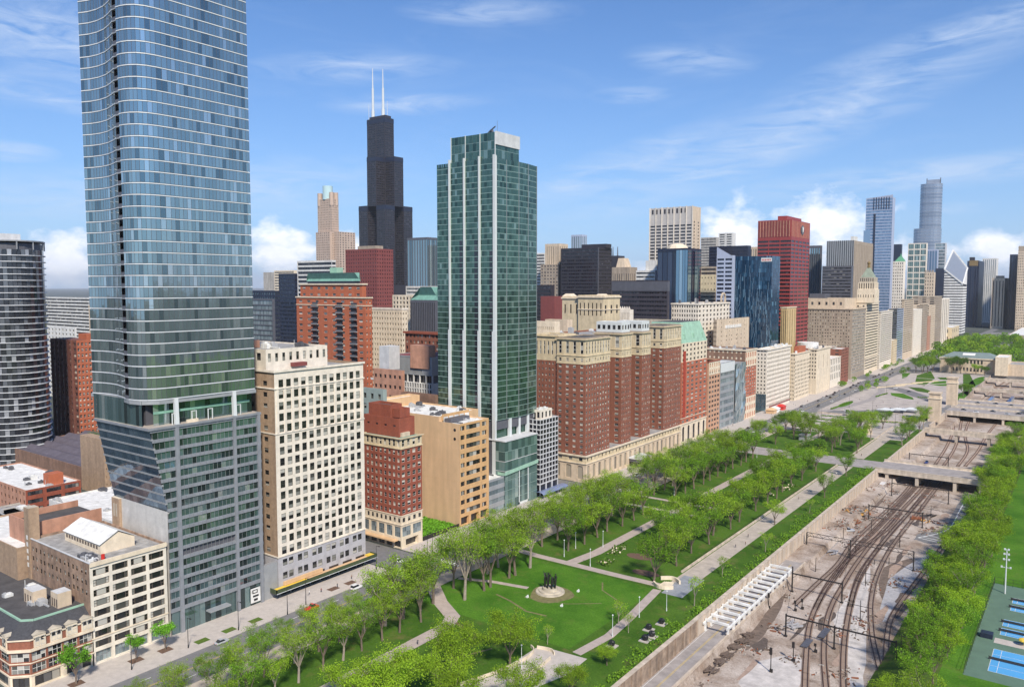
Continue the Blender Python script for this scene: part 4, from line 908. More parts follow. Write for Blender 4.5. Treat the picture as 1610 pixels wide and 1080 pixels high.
rowb('brown_bay_block','tall brown block with strong window columns far along the avenue',1472,1481,466,'beige_dk',(24,3,.5,.5,pn),(24,5,.5,.5,pn),GD,far=True,cor=(1,1,'cream'))
rowb('white_column_tower','white ribbed tower standing left of the diamond roofed tower',1482,1493,470,'white_stone',(1,3,.4,.96,pn),(1,4,.4,.96,pn),GD,far=True,X=-245)
rowb('yellow_low_hall','low yellow stone hall at the far end of the avenue',1497,1508,515,'stone_gold',(2,2,.3,.5,pn),(2,4,.3,.5,pn),GD,far=True,X=-236)
# ---------- skyline behind ----------
def FR(name,label,D,uL,uC,uR,vT,mat,S=None,E=None,gm=GD,fh=4.2,far=True,zlo=0,matE=None,roof=None,cat='skyscraper',fin=True,deep=30,cor=None,z0=0):
    x,y,z=PD(uC,vT,D); xw=PY(uL,vT,y)[0]; yn=PX(uR,vT,x)[0] if uR>uC+.5 else y+deep
    b=Bd(name,label,cat,((x+xw)/2,(y+yn)/2,0),far=far)
    def cv(g):
        if not g: return None
        rows=max(1,int(z/fh)) if g[0]==0 else g[0]; op=dict(g[5]) if len(g)>5 else {}
        op.setdefault('zmin',zlo); op.setdefault('t',1); op.setdefault('d',.5); return (rows,)+tuple(g[1:5])+(op,)
    b.tier(xw,x,y,yn,z0,z,mt[mat],cv(S),cv(E),gm,roof=mt[roof] if roof else None,matE=mt[matE] if matE else None)
    if cor: b.cornice(xw,x,y,yn,z-cor[1],cor[1],cor[0],mt[cor[2] if len(cor)>2 else mat])
    b.dim=(xw,x,y,yn,z)
    if fin: b.finish()
    return b
band=lambda h=.5,n=12,m=.3:(0,1,.97,h,('g',n,1,m))
rib=lambda n,w=.5,h=.97:(1,n,w,h,pn)
pg=lambda n,w=.45,h=.5:(0,n,w,h,pn)
def willis():
    D=1500; x0,y0,_=PD(604,240,D); c=PX(644,330,x0)  # SE corner of the nine-tube plan
    xw,yq=None,None
    b=Bd('black_setback_skyscraper','tallest black skyscraper with stepped tubes and two white masts','skyscraper',(x0,y0,0),far=True)
    # plan: tubes of side t; south face spans u 564-~607, east face to 644
    D=1500; ce=PD(606,330,D); x1,y1=ce[0],ce[1]; xa=PY(564,330,y1)[0]; t=(x1-xa)/3; 
    z1=ce[2]+0; z3=PD(604,178,D)[2]; z2=PD(600,243,D)[2]; z1=PD(600,321,D)[2]
    def tube_(i,j,z,zb):
        b.tier(xa+i*t,xa+(i+1)*t-.01,y1+j*t,y1+(j+1)*t-.01,zb,z,mt['steel_black'],(max(1,int((z-zb)/4.4)),1,.93,.45,('g',5,1,1.2),{'d':.3}),(max(1,int((z-zb)/4.4)),1,.93,.45,('g',5,1,1.2),{'d':.3}),GK,name='tube_wall',roof=mt['roof_dark'],par=2)
        b.box('louvre_band',mt['navy_wall'],xa+i*t-.2,xa+(i+1)*t+.2,y1+j*t-.2,y1+(j+1)*t+.2,z-9,z-2)
    for i in range(3):
        for j in range(3):
            if (i,j) in ((1,1),(0,1)): zt=z3
            elif (i,j) in ((1,0),(1,2),(2,1)): zt=z2
            else: zt=z1
            tube_(i,j,zt,z1-150 if zt==z1 else (z1-2))
    # low part down to the ground as one shaft
    b.box('shaft',mt['steel_black'],xa+.5,x1-.5,y1+.5,y1+3*t-.5,0,z1-150)
    for u,vt in ((586.5,108),(602.5,109)):
        px,pz=PY(u,178,y1+1.5*t); pt=PY(u,vt,y1+1.5*t)[1]
        mb=MB(); mb.tube((px,y1+1.5*t,z3),(px,y1+1.5*t,z3+18),3.4,3.2); mb.tube((px,y1+1.5*t,z3+18),(px,y1+1.5*t,z3+(pt-z3)*.62),2.4,2.0); mb.tube((px,y1+1.5*t,z3+(pt-z3)*.62),(px,y1+1.5*t,pt),1.3,.6); b.part(mb,'antenna_mast',mt['metal_white'])
    for u in (580,609): px,pz=PY(u,178,y1+1.5*t); mb=MB(); mb.tube((px,y1+1.5*t,z3),(px,y1+1.5*t,z3+32),.5,.3); b.part(mb,'antenna_mast',mt['metal_white'])
    mb=MB(); mb.box(xa+3,xa+2*t-3,y1+t+4,y1+2*t-4,z3-2,z3+5); b.part(mb,'roof_house',mt['steel_black'])
    b.finish()
willis()
def crown_tower():
    b=FR('stone_crown_tower','slender pink stone skyscraper with pale glass crown left of the black skyscraper',1450,499,521,532,312,'pink_stone',pg(9,.4,.5),pg(6,.4,.5),GD,zlo=150,fin=False); xw,x,y,yn,z=b.dim
    zc=PD(520,300,1450)[2]; cx,cy=(xw+x)/2,(y+yn)/2
    for sx in (xw+3,x-3):
        for sy in (y+3,yn-3): mb=MB(); mb.tube((sx,sy,z-12),(sx,sy,z+11),4.2,4,n=10); b.part(mb,'corner_turret',mt['pink_stone'])
    mb=MB(); mb.tube((cx,cy,z-1),(cx,cy,PD(520,291,1450)[2]),9.5,9,n=16); b.part(mb,'glass_crown',mt['glass_palecrown'])
    x2,_z=PY(553,365,y); zz=PD(545,365,1450)[2]
    b.tier(x+.01,PX(553,365,x)[0]*0+x+14,y+4,yn+26,0,zz,mt['pink_stone'],(int(zz/4.2),4,.4,.5,pn,{'zmin':140}),(int(zz/4.2),6,.4,.5,pn,{'zmin':140}),GD,name='lower_wing'); b.tier(xw-.01,x-.2,y-5,y-.01,0,zz,mt['pink_stone'],(int(zz/4.2),7,.4,.5,pn,{'zmin':140}),None,GD,name='lower_wing'); b.finish()
crown_tower()
b=FR('maroon_tower','square maroon tower with small dark windows in front of the black skyscraper',900,543,592,618,391,'maroon',pg(13,.42,.42),pg(7,.42,.42),GK,roof='roof_dark',fin=False); xw,x,y,yn,z=b.dim; b.box('roof_house',mt['beige_dk'],xw+12,x-10,y+8,yn-6,z-1,z+4); b.finish()
FR('blue_glass_slab','grey blue glass tower right of the black skyscraper',1350,640,672,690,373,'steel_grey',rib(8,.8),rib(5,.85),GBl,cat='skyscraper')
def orange_tower():
    b=FR('orange_brick_tower','orange brick apartment tower with balconies and green hipped roof','apartment tower',0,0,0,0,0) if 0 else FR('orange_brick_tower','orange brick apartment tower with balconies and green hipped roof',560,466,574,584.5,468,'brick_orange',(0,8,.42,.42,sash,{}),(0,2,.42,.42,sash,{}),GB,fh=4.35,far=False,cat='apartment tower',fin=False,roof='roof_dark'); xw,x,y,yn,z=b.dim
    zt=PY(530,448,y)[1]; w=x-xw
    b.tier(xw+w*.04,x-w*.06,y+1.5,yn-1,z-.5,zt,mt['brick_orange'],(2,8,.4,.4,sash),None,GB,name='upper_wall'); b.cornice(xw+w*.04,x-w*.06,y+1.5,yn-1,zt,1,.8,mt['cream']); b.cornice(xw,x,y,yn,z-.6,.9,.6,mt['cream']); b.cornice(xw,x,y,yn,z-6,.6,.3,mt['cream'])
    zr=PY(530,442,y)[1]; zq=PY(530,429,y)[1]; b.box('roof_storey',mt['glass_black'],xw+w*.13,x-w*.13,y+3,yn-2,zt+1,zr)
    mb=MB(); mb.prism([(xw+w*.12,y+2.5),(x-w*.12,y+2.5),(x-w*.12,yn-2),(xw+w*.12,yn-2)],zr,zq,0,0,[(xw+w*.16,y+6),(x-w*.16,y+6),(x-w*.16,yn-5),(xw+w*.16,yn-5)]); b.part(mb,'hipped_roof',mt['teal_roof'])
    b.box('roof_house',mt['copper_pale'],xw+w*.42,xw+w*.52,y+6,y+12,zq,zq+4)
    nf=int(z/4.35)
    for fx in (.24,.60,.80):
        for k in range(6,nf):
            mb=MB(); zz=k*4.35; mb.box(xw+w*fx,xw+w*(fx+.09),y-1.3,y-.01,zz,zz+.3); mb.box(xw+w*fx,xw+w*(fx+.09),y-1.35,y-1.25,zz+.3,zz+1.4,1); mb.box(xw+w*fx+.2,xw+w*(fx+.09)-.2,y-.08,y-.02,zz+.3,zz+3.3,2); b.part(mb,'balcony',[mt['light_grey'],mt['steel_grey'],mt['glass_black']])
    b.finish()
orange_tower()
FR('dark_blue_slab','dark blue office slab left of the orange brick tower',900,438,463,468,430,'navy_wall',band(.45,10,.4),band(.45,4,.4),GN,cat='office tower')
FR('black_window_block','blackish blue block with speckled windows at the left behind the cream block',800,396,432,440,457,'navy_wall',pg(10,.5,.5),pg(3,.5,.5),GBl,cat='office tower')
FR('teal_top_block','dark block with pale glass upper floors low behind the cream block',700,396,428,432,470,'steel_grey',(0,1,.97,.8,('g',12,1,.3)),None,GP,cat='office tower')
FR('grey_flat_block','flat grey block far behind the dark blue slab',1300,414,436,441,428,'concrete',None,band(.4,4),GD,cat='office tower')
FR('cream_flat_block','cream ribbed block far behind, just left of the striped white slab',1250,431,462,467,425,'cream',band(.4,8),None,GD,cat='office tower')
FR('striped_white_slab','white and black striped office slab behind the orange brick tower',760,467,522,528,409,'concrete_white',band(.6,14,.5),band(.6,3,.3),GK,cat='office tower')
b=FR('cream_punched_block','cream block with square windows behind the orange brick tower',620,583,632,641,487,'cream',pg(12,.45,.45),pg(2,.4,.4),GD,cat='office block',roof='roof_grey',fin=False); xw,x,y,yn,z=b.dim; b.cornice(xw,x,y,yn,z-.2,1.6,.3,mt['white_stone'],'parapet'); b.finish()
FR('pale_old_block','pale cream block with dark openings behind the cream punched block',760,617,648,655,464,'cream',pg(6,.5,.6),None,GD,cat='office block')
b=FR('green_hip_block','dark grey office with green hipped glass roof near the green glass tower',720,645,684,690,472,'steel_grey',rib(14,.5),None,GK,cat='library',fin=False); xw,x,y,yn,z=b.dim; mb=MB(); mb.prism([(xw,y),(x,y),(x,yn),(xw,yn)],z,z+12,0,0,[(xw+14,y+8),(x-4,y+8),(x-4,yn-6),(xw+14,yn-6)]); b.part(mb,'hipped_roof',mt['teal_roof']); b.finish()
FR('white_ribbon_block','white block with ribbon windows behind the green hipped roof',900,638,688,700,450,'concrete_white',band(.5,14,.3),None,GP,cat='office block')
b=FR('red_brick_annex','brown red brick warehouse with cornice left of the green glass tower',560,637,690,700,523,'brick_hilton',pg(9,.5,.5),None,GB,cat='warehouse',roof='roof_tan',cor=(1.2,1.5,'brick_red')); 
def fin_hall():
    D=470; x,y,z=PD(679,562,D); xw=PY(612,566,y)[0]
    b=Bd('white_fin_college','grey college block with white vertical fins over an open gallery','college',((x+xw)/2,y+10,0))
    zz=lambda v:PY(640,v,y)[1]
    b.tier(xw,x,y,y+30,zz(588),z,mt['metal_grey'],(1,20,.62,.9,('g',1,1,0),{'d':.6,'m':8}),None,GK,roof=mt['maroon'],par=.3,name='fin_wall')
    b.tier(xw-8,x-1,y+1.5,y+30,zz(600),zz(588),mt['steel_grey'],(1,7,.9,.9,pn),None,GK,name='gallery_wall')
    b.tier(xw-10,x,y-.3,y+30,zz(617),zz(600),mt['concrete_white'],(2,22,.55,.8,('g',1,1,0),{'d':.5}),None,GK,name='lower_wall')
    b.box('dark_wall',mt['black'],xw-10,x-.1,y+.1,y+30,0,zz(617.2))
    for k in range(8): b.box('column',mt['concrete_white'],xw+k*(x-xw)/7-.3,xw+k*(x-xw)/7+.3,y,y+.8,zz(600),zz(588))
    b.box('sign_panel',mt['metal_white'],xw-16,xw-8,y-.6,y-.3,zz(602),zz(599)); b.finish()
fin_hall()
b=FR('pink_brick_low','low pink brick annex with grey stair block left of the white fin college',455,587,632,636,583,'brick_pink',(0,6,.5,.35,('g',2,1,.1),{}),None,GK,fh=6,far=False,cat='building',fin=False,roof='roof_grey'); xw,x,y,yn,z=b.dim; b.box('stair_block',mt['light_grey'],xw,xw+8,y+5,y+14,z-1,z+13); b.box('roof_house',mt['brick_pink'],xw+9,xw+24,y+22,y+28,z-1,z+13); b.finish()
FR('grey_green_block','small grey green block behind the red brick hotel',380,572,602,608,613,'copper_dull',(0,3,.4,.5,sash,{}),None,GR,fh=5,far=False,cat='building',roof='roof_grey') if 0 else None
FR('grey_green_block','small grey green block behind the red brick hotel',390,568,602,608,613,'copper_dull',(0,3,.4,.5,sash,{}),None,GR,fh=5,far=False,cat='building',roof='roof_grey')
FR('dark_roof_shed','dark low roofed hall behind the tan building',430,630,684,692,622,'brick_brown',None,None,roof='roof_dark',cat='building')
# right of the green tower
FR('white_striped_tower','white striped tower edge just right of the green glass tower',1100,835,856,858,398,'concrete_white',band(.5,6,.3),None,GD,cat='office tower')
b=FR('beige_stepped_tower','beige stepped tower left of the wide black office box',1050,857,880,893,383,'beige',rib(8,.35),rib(4,.35),GD,cat='office tower',fin=False); xw,x,y,yn,z=b.dim; zq=PD(870,416,1050)[2]; b.tier(xw-1,x+4,y-9,y-.01,0,zq,mt['beige_dk'],(int(zq/4.2),6,.45,.5,pn,{'zmin':80}),None,GD,name='lower_wing'); b.finish()
FR('distant_glass_block','pale blue glass tower top peeping over the black office box',2100,898,915,923,369,'bluewhite',rib(5,.7),rib(3,.7),GP)
b=FR('black_office_box','wide black steel office tower with striped floors','' or 1000,882,941,962,389,'steel_black',band(.45,20,.5),band(.45,8,.5),GK,fin=False); xw,x,y,yn,z=b.dim; b.box('roof_house',mt['steel_black'],xw+22,xw+58,y+15,yn-5,z,z+5); b.box('corner_strip',mt['steel_grey'],x-.6,x+.3,y-.3,y+.6,0,z); b.finish()
b=FR('twin_antenna_block','black tower with two short masts behind the black office box',1500,960,972,982,402,'steel_black',None,None,fin=False); xw,x,y,yn,z=b.dim
for dx in (4,14): mb=MB(); mb.tube((x-dx,y+5,z),(x-dx,y+5,z+17),1.2,.6); b.part(mb,'antenna_mast',mt['steel_grey'])
b.finish()
b=FR('art_deco_tower','brown stepped art deco tower right of the black office box',950,962,990,1002,420,'beige_dk',rib(8,.35,.9),rib(4,.35,.9),GD,cat='office tower',fin=False); xw,x,y,yn,z=b.dim; mb=MB(); mb.prism([(xw+4,y+3),(x-8,y+3),(x-8,yn),(xw+4,yn)],z,z+11,0,0,[(xw+6,y+5),(x-11,y+5),(x-11,yn-2),(xw+6,yn-2)]); b.part(mb,'stepped_top',mt['beige']); b.finish()
b=FR('white_stepped_block','white office with stepped floors before the dark glass tower',900,1000,1030,1036,425,'concrete_white',band(.45,8,.3),None,GD,cat='office tower',fin=False); xw,x,y,yn,z=b.dim; b.box('upper_block',mt['concrete_white'],xw+10,x,y+4,yn,z,z+11); b.finish()
b=FR('low_black_block','long low black office block below the art deco tower',760,962,1050,1053,441,'steel_black2',band(.4,22,.5),None,GK,cat='office block',fin=False,deep=40); xw,x,y,yn,z=b.dim; b.box('plain_band',mt['steel_grey'],xw-.1,x+.1,y-.15,yn,z-10,z-1); b.finish() if 0 else b.finish()

def ornate():
    D=640; x,y,z=PD(950,466,D); xw=PY(884,466,y)[0]; yn=PX(958,466,x)[0]
    b=Bd('ornate_cream_block','ornate cream stone block with tall pilasters rising behind the big brick hotel','building',((x+xw)/2,y+8,0),far=True)
    zz=lambda v:PY(920,v,y)[1]; w=x-xw; xm=xw+w*.42
    b.tier(xw,xm,y,y+26,0,zz(466),mt['stone_gold'],(1,3,.25,.35,pn,{'b':zz(506)}),None,GK,roof=mt['roof_tan']); b.tier(xm+.02,x,y-2,y+26,0,zz(464),mt['stone_gold'],(1,6,.3,.45,pn,{'b':zz(508)}),(1,3,.3,.3,pn,{'b':zz(508)}),GK,roof=mt['roof_tan'])
    b.cornice(xw,xm,y,y+26,zz(470),1.2,.8,mt['cream']); b.cornice(xm,x,y-2,y+26,zz(468),1.4,.9,mt['cream']); b.cornice(xm,x,y-2,y+26,zz(487),.8,.5,mt['cream'])
    for a,c in ((xw,xw+9),(x-9,x)): mb=MB(); mb.prism([(a,y),(c,y),(c,y+9),(a,y+9)],zz(466),zz(462),0,0,[(a+2,y+2),(c-2,y+2),(c-2,y+7),(a+2,y+7)]); b.part(mb,'roof_pavilion',mt['cream'])
    b.finish()
ornate()
FR('brown_stone_hall','brown stone block with red and yellow shop roof below the ornate block',560,857,892,900,503,'beige',None,None,cat='building',roof='roof_tan')
FR('cream_arcade_block','low cream block with small arched windows right of the green glass tower',520,835,872,880,506,'cream',(0,12,.4,.3,pn,{}),None,GD,fh=7,cat='building',roof='roof_white')
FR('maroon_shed_block','dull maroon block with white roof box in the middle distance',800,850,872,884,466,'maroon',None,None,cat='building',roof='roof_white')
FR('dark_striped_block','dark striped office low right of the green glass tower',900,835,866,872,448,'steel_black',band(.4,8,.4),None,GK,cat='office block')
b=FR('white_crown_block','white block with pointed parapet between ornate block and low black office',700,956,990,996,487,'white_stone',rib(14,.3),None,GD,cat='building',fin=False); xw,x,y,yn,z=b.dim
for k in range(10): a=xw+k*(x-xw)/10; mb=MB(); mb.prism([(a+.3,y),(a+2.5,y),(a+2.5,y+1),(a+.3,y+1)],z,z+3,0,0,[(a+1.3,y+.4),(a+1.5,y+.4),(a+1.5,y+.6),(a+1.3,y+.6)]); b.part(mb,'pinnacle',mt['white_stone'])
b.finish()
FR('cream_side_block','low cream building with flat roof before the low black office',620,996,1050,1056,503,'cream_dk',pg(12,.4,.4),None,GD,cat='building',roof='roof_tan')
b=FR('white_square_window_block','white block with square window grid and roof arch left of the patterned blue tower',760,1056,1098,1147,477,'white_stone',pg(11,.55,.55),(0,9,.5,.5,pn),GD,cat='office block',roof='roof_tan',cor=(.6,1.5),fin=False); xw,x,y,yn,z=b.dim
mb=MB(); px,py=x-2,yn-12
for k in range(8):
    a=math.pi*k/8; c=math.pi*(k+1)/8; mb.bar((px,py-5*math.cos(a),z+4+5*math.sin(a)),(px,py-5*math.cos(c),z+4+5*math.sin(c)),1.5,1.2)
mb.box(px-.8,px+.8,py-5.6,py-4.4,z-1,z+4); mb.box(px-.8,px+.8,py+4.4,py+5.6,z-1,z+4); b.part(mb,'roof_arch',mt['beige']); b.clutter(xw,x,y,yn,z-1,8,seed=22,hmax=5); b.finish()
b=FR('beige_louvre_block','beige block with a band of white louvres before the patterned blue tower',770,1122,1127,1178,503,'beige_dk',(0,3,.6,.4,pn),(0,4,.12,.2,pn,{'m':2}),GD,cat='building',roof='roof_tan',fin=False,far=True,matE='beige'); xw,x,y,yn,z=b.dim
for k in range(9): yy=y+(yn-y)*(.25+k*.055); b.box('louvre',mt['roof_white'],x+.05,x+.5,yy,yy+.9*(yn-y)/25,z-9,z-6)
mb=MB()
for r in (0,1):
    for k in range(4): yy=y+(yn-y)*(.28+k*.15); mb.box(x+.01,x+.06,yy,yy+1.6,z-17-r*4,z-16-r*4)
b.part(mb,'window_row',mt['glass_black']); b.finish()
def patterned():
    D=860; x,y,z=PD(1214,402,D); xw=PY(1147,402,y)[0]; yn=PX(1227,402,x)[0]; b=Bd('patterned_blue_tower','deep blue glass tower with rippled light streaks and a small red sign','skyscraper',((x+xw)/2,y+10,0))
    nf=34; f=z/nf; n=16
    for k in range(6,nf):
        mb=MB()
        for j in range(n*2):
            a=xw+(x-xw)*j/(n*2); c=xw+(x-xw)*(j+1)/(n*2)-.15; r=R.uniform(-.07,.07); r2=R.uniform(-.05,.05)
            mb.q((a,y+r,k*f),(c,y-r,k*f),(c,y-r+r2,(k+1)*f-.12),(a,y+r+r2,(k+1)*f-.12))
        for j in range(8):
            a=y+(yn-y)*j/8; c=y+(yn-y)*(j+1)/8-.15; r=R.uniform(-.07,.07); mb.q((x+r,a,k*f),(x-r,c,k*f),(x-r,c,(k+1)*f-.12),(x+r,a,(k+1)*f-.12))
        b.part(mb,'window_band',mt['glass_ripple'])
    b.box('core',mt['navy_wall'],xw+.2,x-.2,y+.2,yn,0,z-.3)
    # wavy light streaks: thin metal ribs that wander up the facade
    r=random.Random(5)
    for k in range(60):
        mb=MB(); a=xw+(x-xw)*(k+.5)/60; zz=r.uniform(25,z-40); L_=r.uniform(10,34); dx=0
        n2=6
        for i in range(n2):
            q=dx+r.uniform(-.7,.7); mb.bar((a+dx,y-.15,zz+L_*i/n2),(a+q,y-.15,zz+L_*(i+1)/n2),.22,.12); dx=q
            zz2=zz
        b.part(mb,'facade_rib',mt['rib_blue'])
    mb=MB(); sx=PY(1197,404,y)[0]; ex=PY(1226,404,y)[0]; ex=min(ex,x); mb.box(sx,ex,y-.4,y-.2,z-6,z-2.2); s_=b.part(mb,'sign',mt['roof_white'],'small white sign with red lettering')
    mb=MB()
    for j in range(6): a=sx+.8+j*(ex-sx-1.2)/6; mb.box(a,a+(ex-sx)/12,y-.46,y-.41,z-5.2,z-3.4)
    q=mb.obj('lettering',mt['red_paint']); q.parent=s_
    b.finish()
patterned()
b=FR('red_office_tower','bright red steel office tower with grid facade and round emblem near the top',950,1192,1245,1274,345,'cna_red',(0,3,.94,.5,('g',5,1,.5),{'t':22}),(0,5,.9,.5,('g',3,1,.5),{'t':22}),GK,fh=5,fin=False,zlo=20); xw,x,y,yn,z=b.dim
b.box('roof_house',mt['cna_red'],xw+20,x-8,y+8,yn-8,z,z+5)
for k in range(22): b.box('crown_rib',mt['brick_pink'] if k%2 else mt['maroon'],xw+1+k*(x-xw-2)/22,xw+1.7+k*(x-xw-2)/22,y-.4,y-.02,z-19,z-1)
for k in range(14): b.box('crown_rib',mt['brick_pink'],x+.02,x+.4,y+1+k*(yn-y-2)/14,y+1.8+k*(yn-y-2)/14,z-19,z-1)
mb=MB(); cy=y+(yn-y)*.55; mb.tube((x+.5,cy,z-10),(x+.9,cy,z-10),5.6,n=20); e=b.part(mb,'emblem',mt['steel_grey']); mb=MB(); mb.bar((x+1,cy-2.6,z-7),(x+1,cy,z-13),1.1,.3); mb.bar((x+1,cy+2.6,z-7),(x+1,cy,z-13),1.1,.3); mb.bar((x+1,cy,z-6),(x+1,cy,z-13),.8,.3); q=mb.obj('emblem_mark',mt['roof_white']); q.parent=e; b.finish()
FR('yellow_ribbed_tower','slim yellow stone tower with vertical ribs before the red office tower',900,1228,1237,1252,483,'ochre',rib(3,.4,.95),rib(4,.3,.95),GK,cat='building',cor=(.6,1,'cream')) if 0 else None
FR('yellow_ribbed_tower','slim yellow stone tower with vertical ribs before the red office tower',900,1228,1237,1252,483,'ochre',rib(3,.4,.95),rib(4,.3,.95),GK,cat='building',cor=(.6,1,'cream'))
b=FR('ribbed_stone_tower','tall white stone tower with dark window grid and notched crown',1050,1022,1089,1102,324,'ribbed',(0,7,.80,.5,('g',3,1,.3),{'t':22}),(0,2,.3,.5,pn,{'t':18}),GK,fh=4.6,fin=False,matE='beige'); xw,x,y,yn,z=b.dim
for k in range(9): b.box('crown_opening',mt['steel_black'],xw+3+k*(x-xw-8)/9,xw+5.4+k*(x-xw-8)/9,y-.2,y+.3,z-8,z-2)
for k in range(8): b.box('rib',mt['white_stone'],xw+k*(x-xw)/7-.5,xw+k*(x-xw)/7+.5,y-.7,y-.02,0,z+.8)
b.finish()
b=FR('dark_mirror_tower','dark blue mirror glass tower before the white stone tower',860,1034,1082,1103,390,'navy_wall',rib(6,.93),rib(3,.9),GN,fin=False); xw,x,y,yn,z=b.dim
mb=MB()
for j,(a,c) in enumerate(((.62,.72),(.73,.82),(.83,.9),(.91,.99))): mb.q((xw+(x-xw)*a,y-.1,0),(xw+(x-xw)*c,y-.12,0),(xw+(x-xw)*c,y-.12,z-2),(xw+(x-xw)*a,y-.1,z-2))
for j in range(4): mb.q((x+.1,y+(yn-y)*j/4+.3,0),(x+.12,y+(yn-y)*(j+1)/4-.3,0),(x+.12,y+(yn-y)*(j+1)/4-.3,z-2),(x+.1,y+(yn-y)*j/4+.3,z-2)) if j!=1 else None
b.part(mb,'mirror_panel',mt['glass_mirror']); mb=MB(); mb.blob(((xw+x)/2,y+12,z),12,sz=.5); b.part(mb,'roof_dome',mt['cream']); b.finish()
FR('grey_box_tower','plain grey tower right of the white stone tower',1300,1102,1126,1130,373,'concrete',band(.3,5),None,GD)
FR('white_window_tower','white tower with dark windows peeping above navy block',1500,1130,1152,1157,366,'concrete_white',(0,2,.7,.5,('g',3,1,.6)),None,GD)
FR('navy_wide_block','wide navy office block behind the patterned blue tower',1100,1115,1176,1181,386,'navy_wall',band(.2,10),None,GN)
FR('pale_rib_block','pale ribbed block left of the red office tower',1250,1176,1194,1198,388,'beige',rib(5,.4),None,GD)
b=FR('grey_tan_block','grey brown office with cream upper wall left of the blue white tower',880,1102,1126,1128,419,'beige_dk',(0,1,.95,.45,('g',9,1,.5)),None,GK,cat='office tower',fin=False); xw,x,y,yn,z=b.dim; b.tier(xw,x+.2,y-.3,yn,z-28,z-9,mt['stone_gold'],(3,5,.3,.3,pn),None,GD,name='upper_wall'); b.finish()
b=FR('blue_white_tower','blue white striped tower beside the patterned blue tower',840,1127,1152,1156,403,'bluewhite',(0,2,.85,.5,('g',3,1,.3)),None,GN,cat='office tower',fin=False); xw,x,y,yn,z=b.dim; mb=MB(); mb.prism([(xw,y),(x,y),(x,yn),(xw,yn)],z,z+1,0,0,None); mb.tri((xw,y+.1,z),(x,y+.1,z),(xw,y+.1,z+10)); b.part(mb,'sloping_parapet',mt['bluewhite']); b.finish()
FR('narrow_glass_block','narrow grey glass block right of the red office tower',1250,1272,1290,1293,386,'steel_grey',rib(5,.6),None,GBl,cat='office tower')
b=FR('grey_grid_tower','broad grey tower with white window strips above a blank striped lower block',1200,1300,1343,1373,378,'metal_grey',(1,13,.42,.36,pn,{'dz':58}),rib(12,.25,.96),GK,fin=False,matE='beige_dk'); xw,x,y,yn,z=b.dim; b.box('roof_house',mt['concrete_white'],xw+35,x-6,y+6,y+26,z,z+6); b.finish()
FR('grey_louvre_block','grey striped block under the broad grey tower',1180,1293,1339,1342,418,'steel_grey',band(.35,10,.2),None,GD,cat='office block')
FR('low_grey_shed','low dark grey roof block behind the punched brown block',1120,1273,1297,1306,462,'steel_grey',None,rib(6,.4),GP,cat='building')
FR('pale_green_block','pale green grey block behind the pyramid tower',1150,1337,1352,1356,437,'copper_pale2',None,None,cat='building') if 0 else None
def tall_blue():
    b=FR('pale_blue_tower','tall pale blue glass tower with slanted top and dark slots',1800,1362,1404,1408,310,'bluewhite',(0,1,.98,.72,('g',20,1,.2)),None,(mt['glass_sky'],mt['bluewhite']),fh=6,fin=False); xw,x,y,yn,z=b.dim; w=x-xw
    mb=MB(); mb.prism([(xw,y),(x,y),(x,yn),(xw,yn)],z-.1,z+.1,0,0,[(xw,y),(x,y),(x,yn),(xw,yn)]); mb.tri((xw,y,z),(x,y,z),(x,y,z+5)); b.part(mb,'slanted_top',mt['bluewhite'])
    for k in range(7): a=xw+w*(.28+k*.095); b.box('crown_slot',mt['navy_wall'],a,a+1.6,y-.3,y-.02,z-24,z+1)
    b.box('balcony_recess',mt['navy_wall'],xw+w*.30,xw+w*.38,y-.3,y-.02,40,z-32)
    xq=PY(1357,395,y)[0]; zq=PY(1357,363,y)[1]; b.box('side_slab',mt['glass_sky'],xq,xw+w*.2,y-1,yn,0,zq); b.finish()
tall_blue()
FR('black_slab_top','black tower top right of the pale blue tower',2300,1405,1417,1419,384,'navy_wall',None,None)
b=FR('green_cap_tower','white tower with dark windows and green pyramid cap',1700,1404,1421,1424,411,'white_stone',pg(5,.4,.5),None,GD,fin=False,cat='tower',fh=6); xw,x,y,yn,z=b.dim; mb=MB(); cx=(xw+x)/2+2; mb.prism([(xw+3,y),(x,y),(x,y+22),(xw+3,y+22)],z,z+10,0,0,[(cx-2,y+9),(cx+2,y+9),(cx+2,y+13),(cx-2,y+13)]); mb.tube((cx,y+11,z+10),(cx,y+11,z+15),1.6,.8); b.part(mb,'pyramid_roof',mt['copper_green2'])
b.finish()
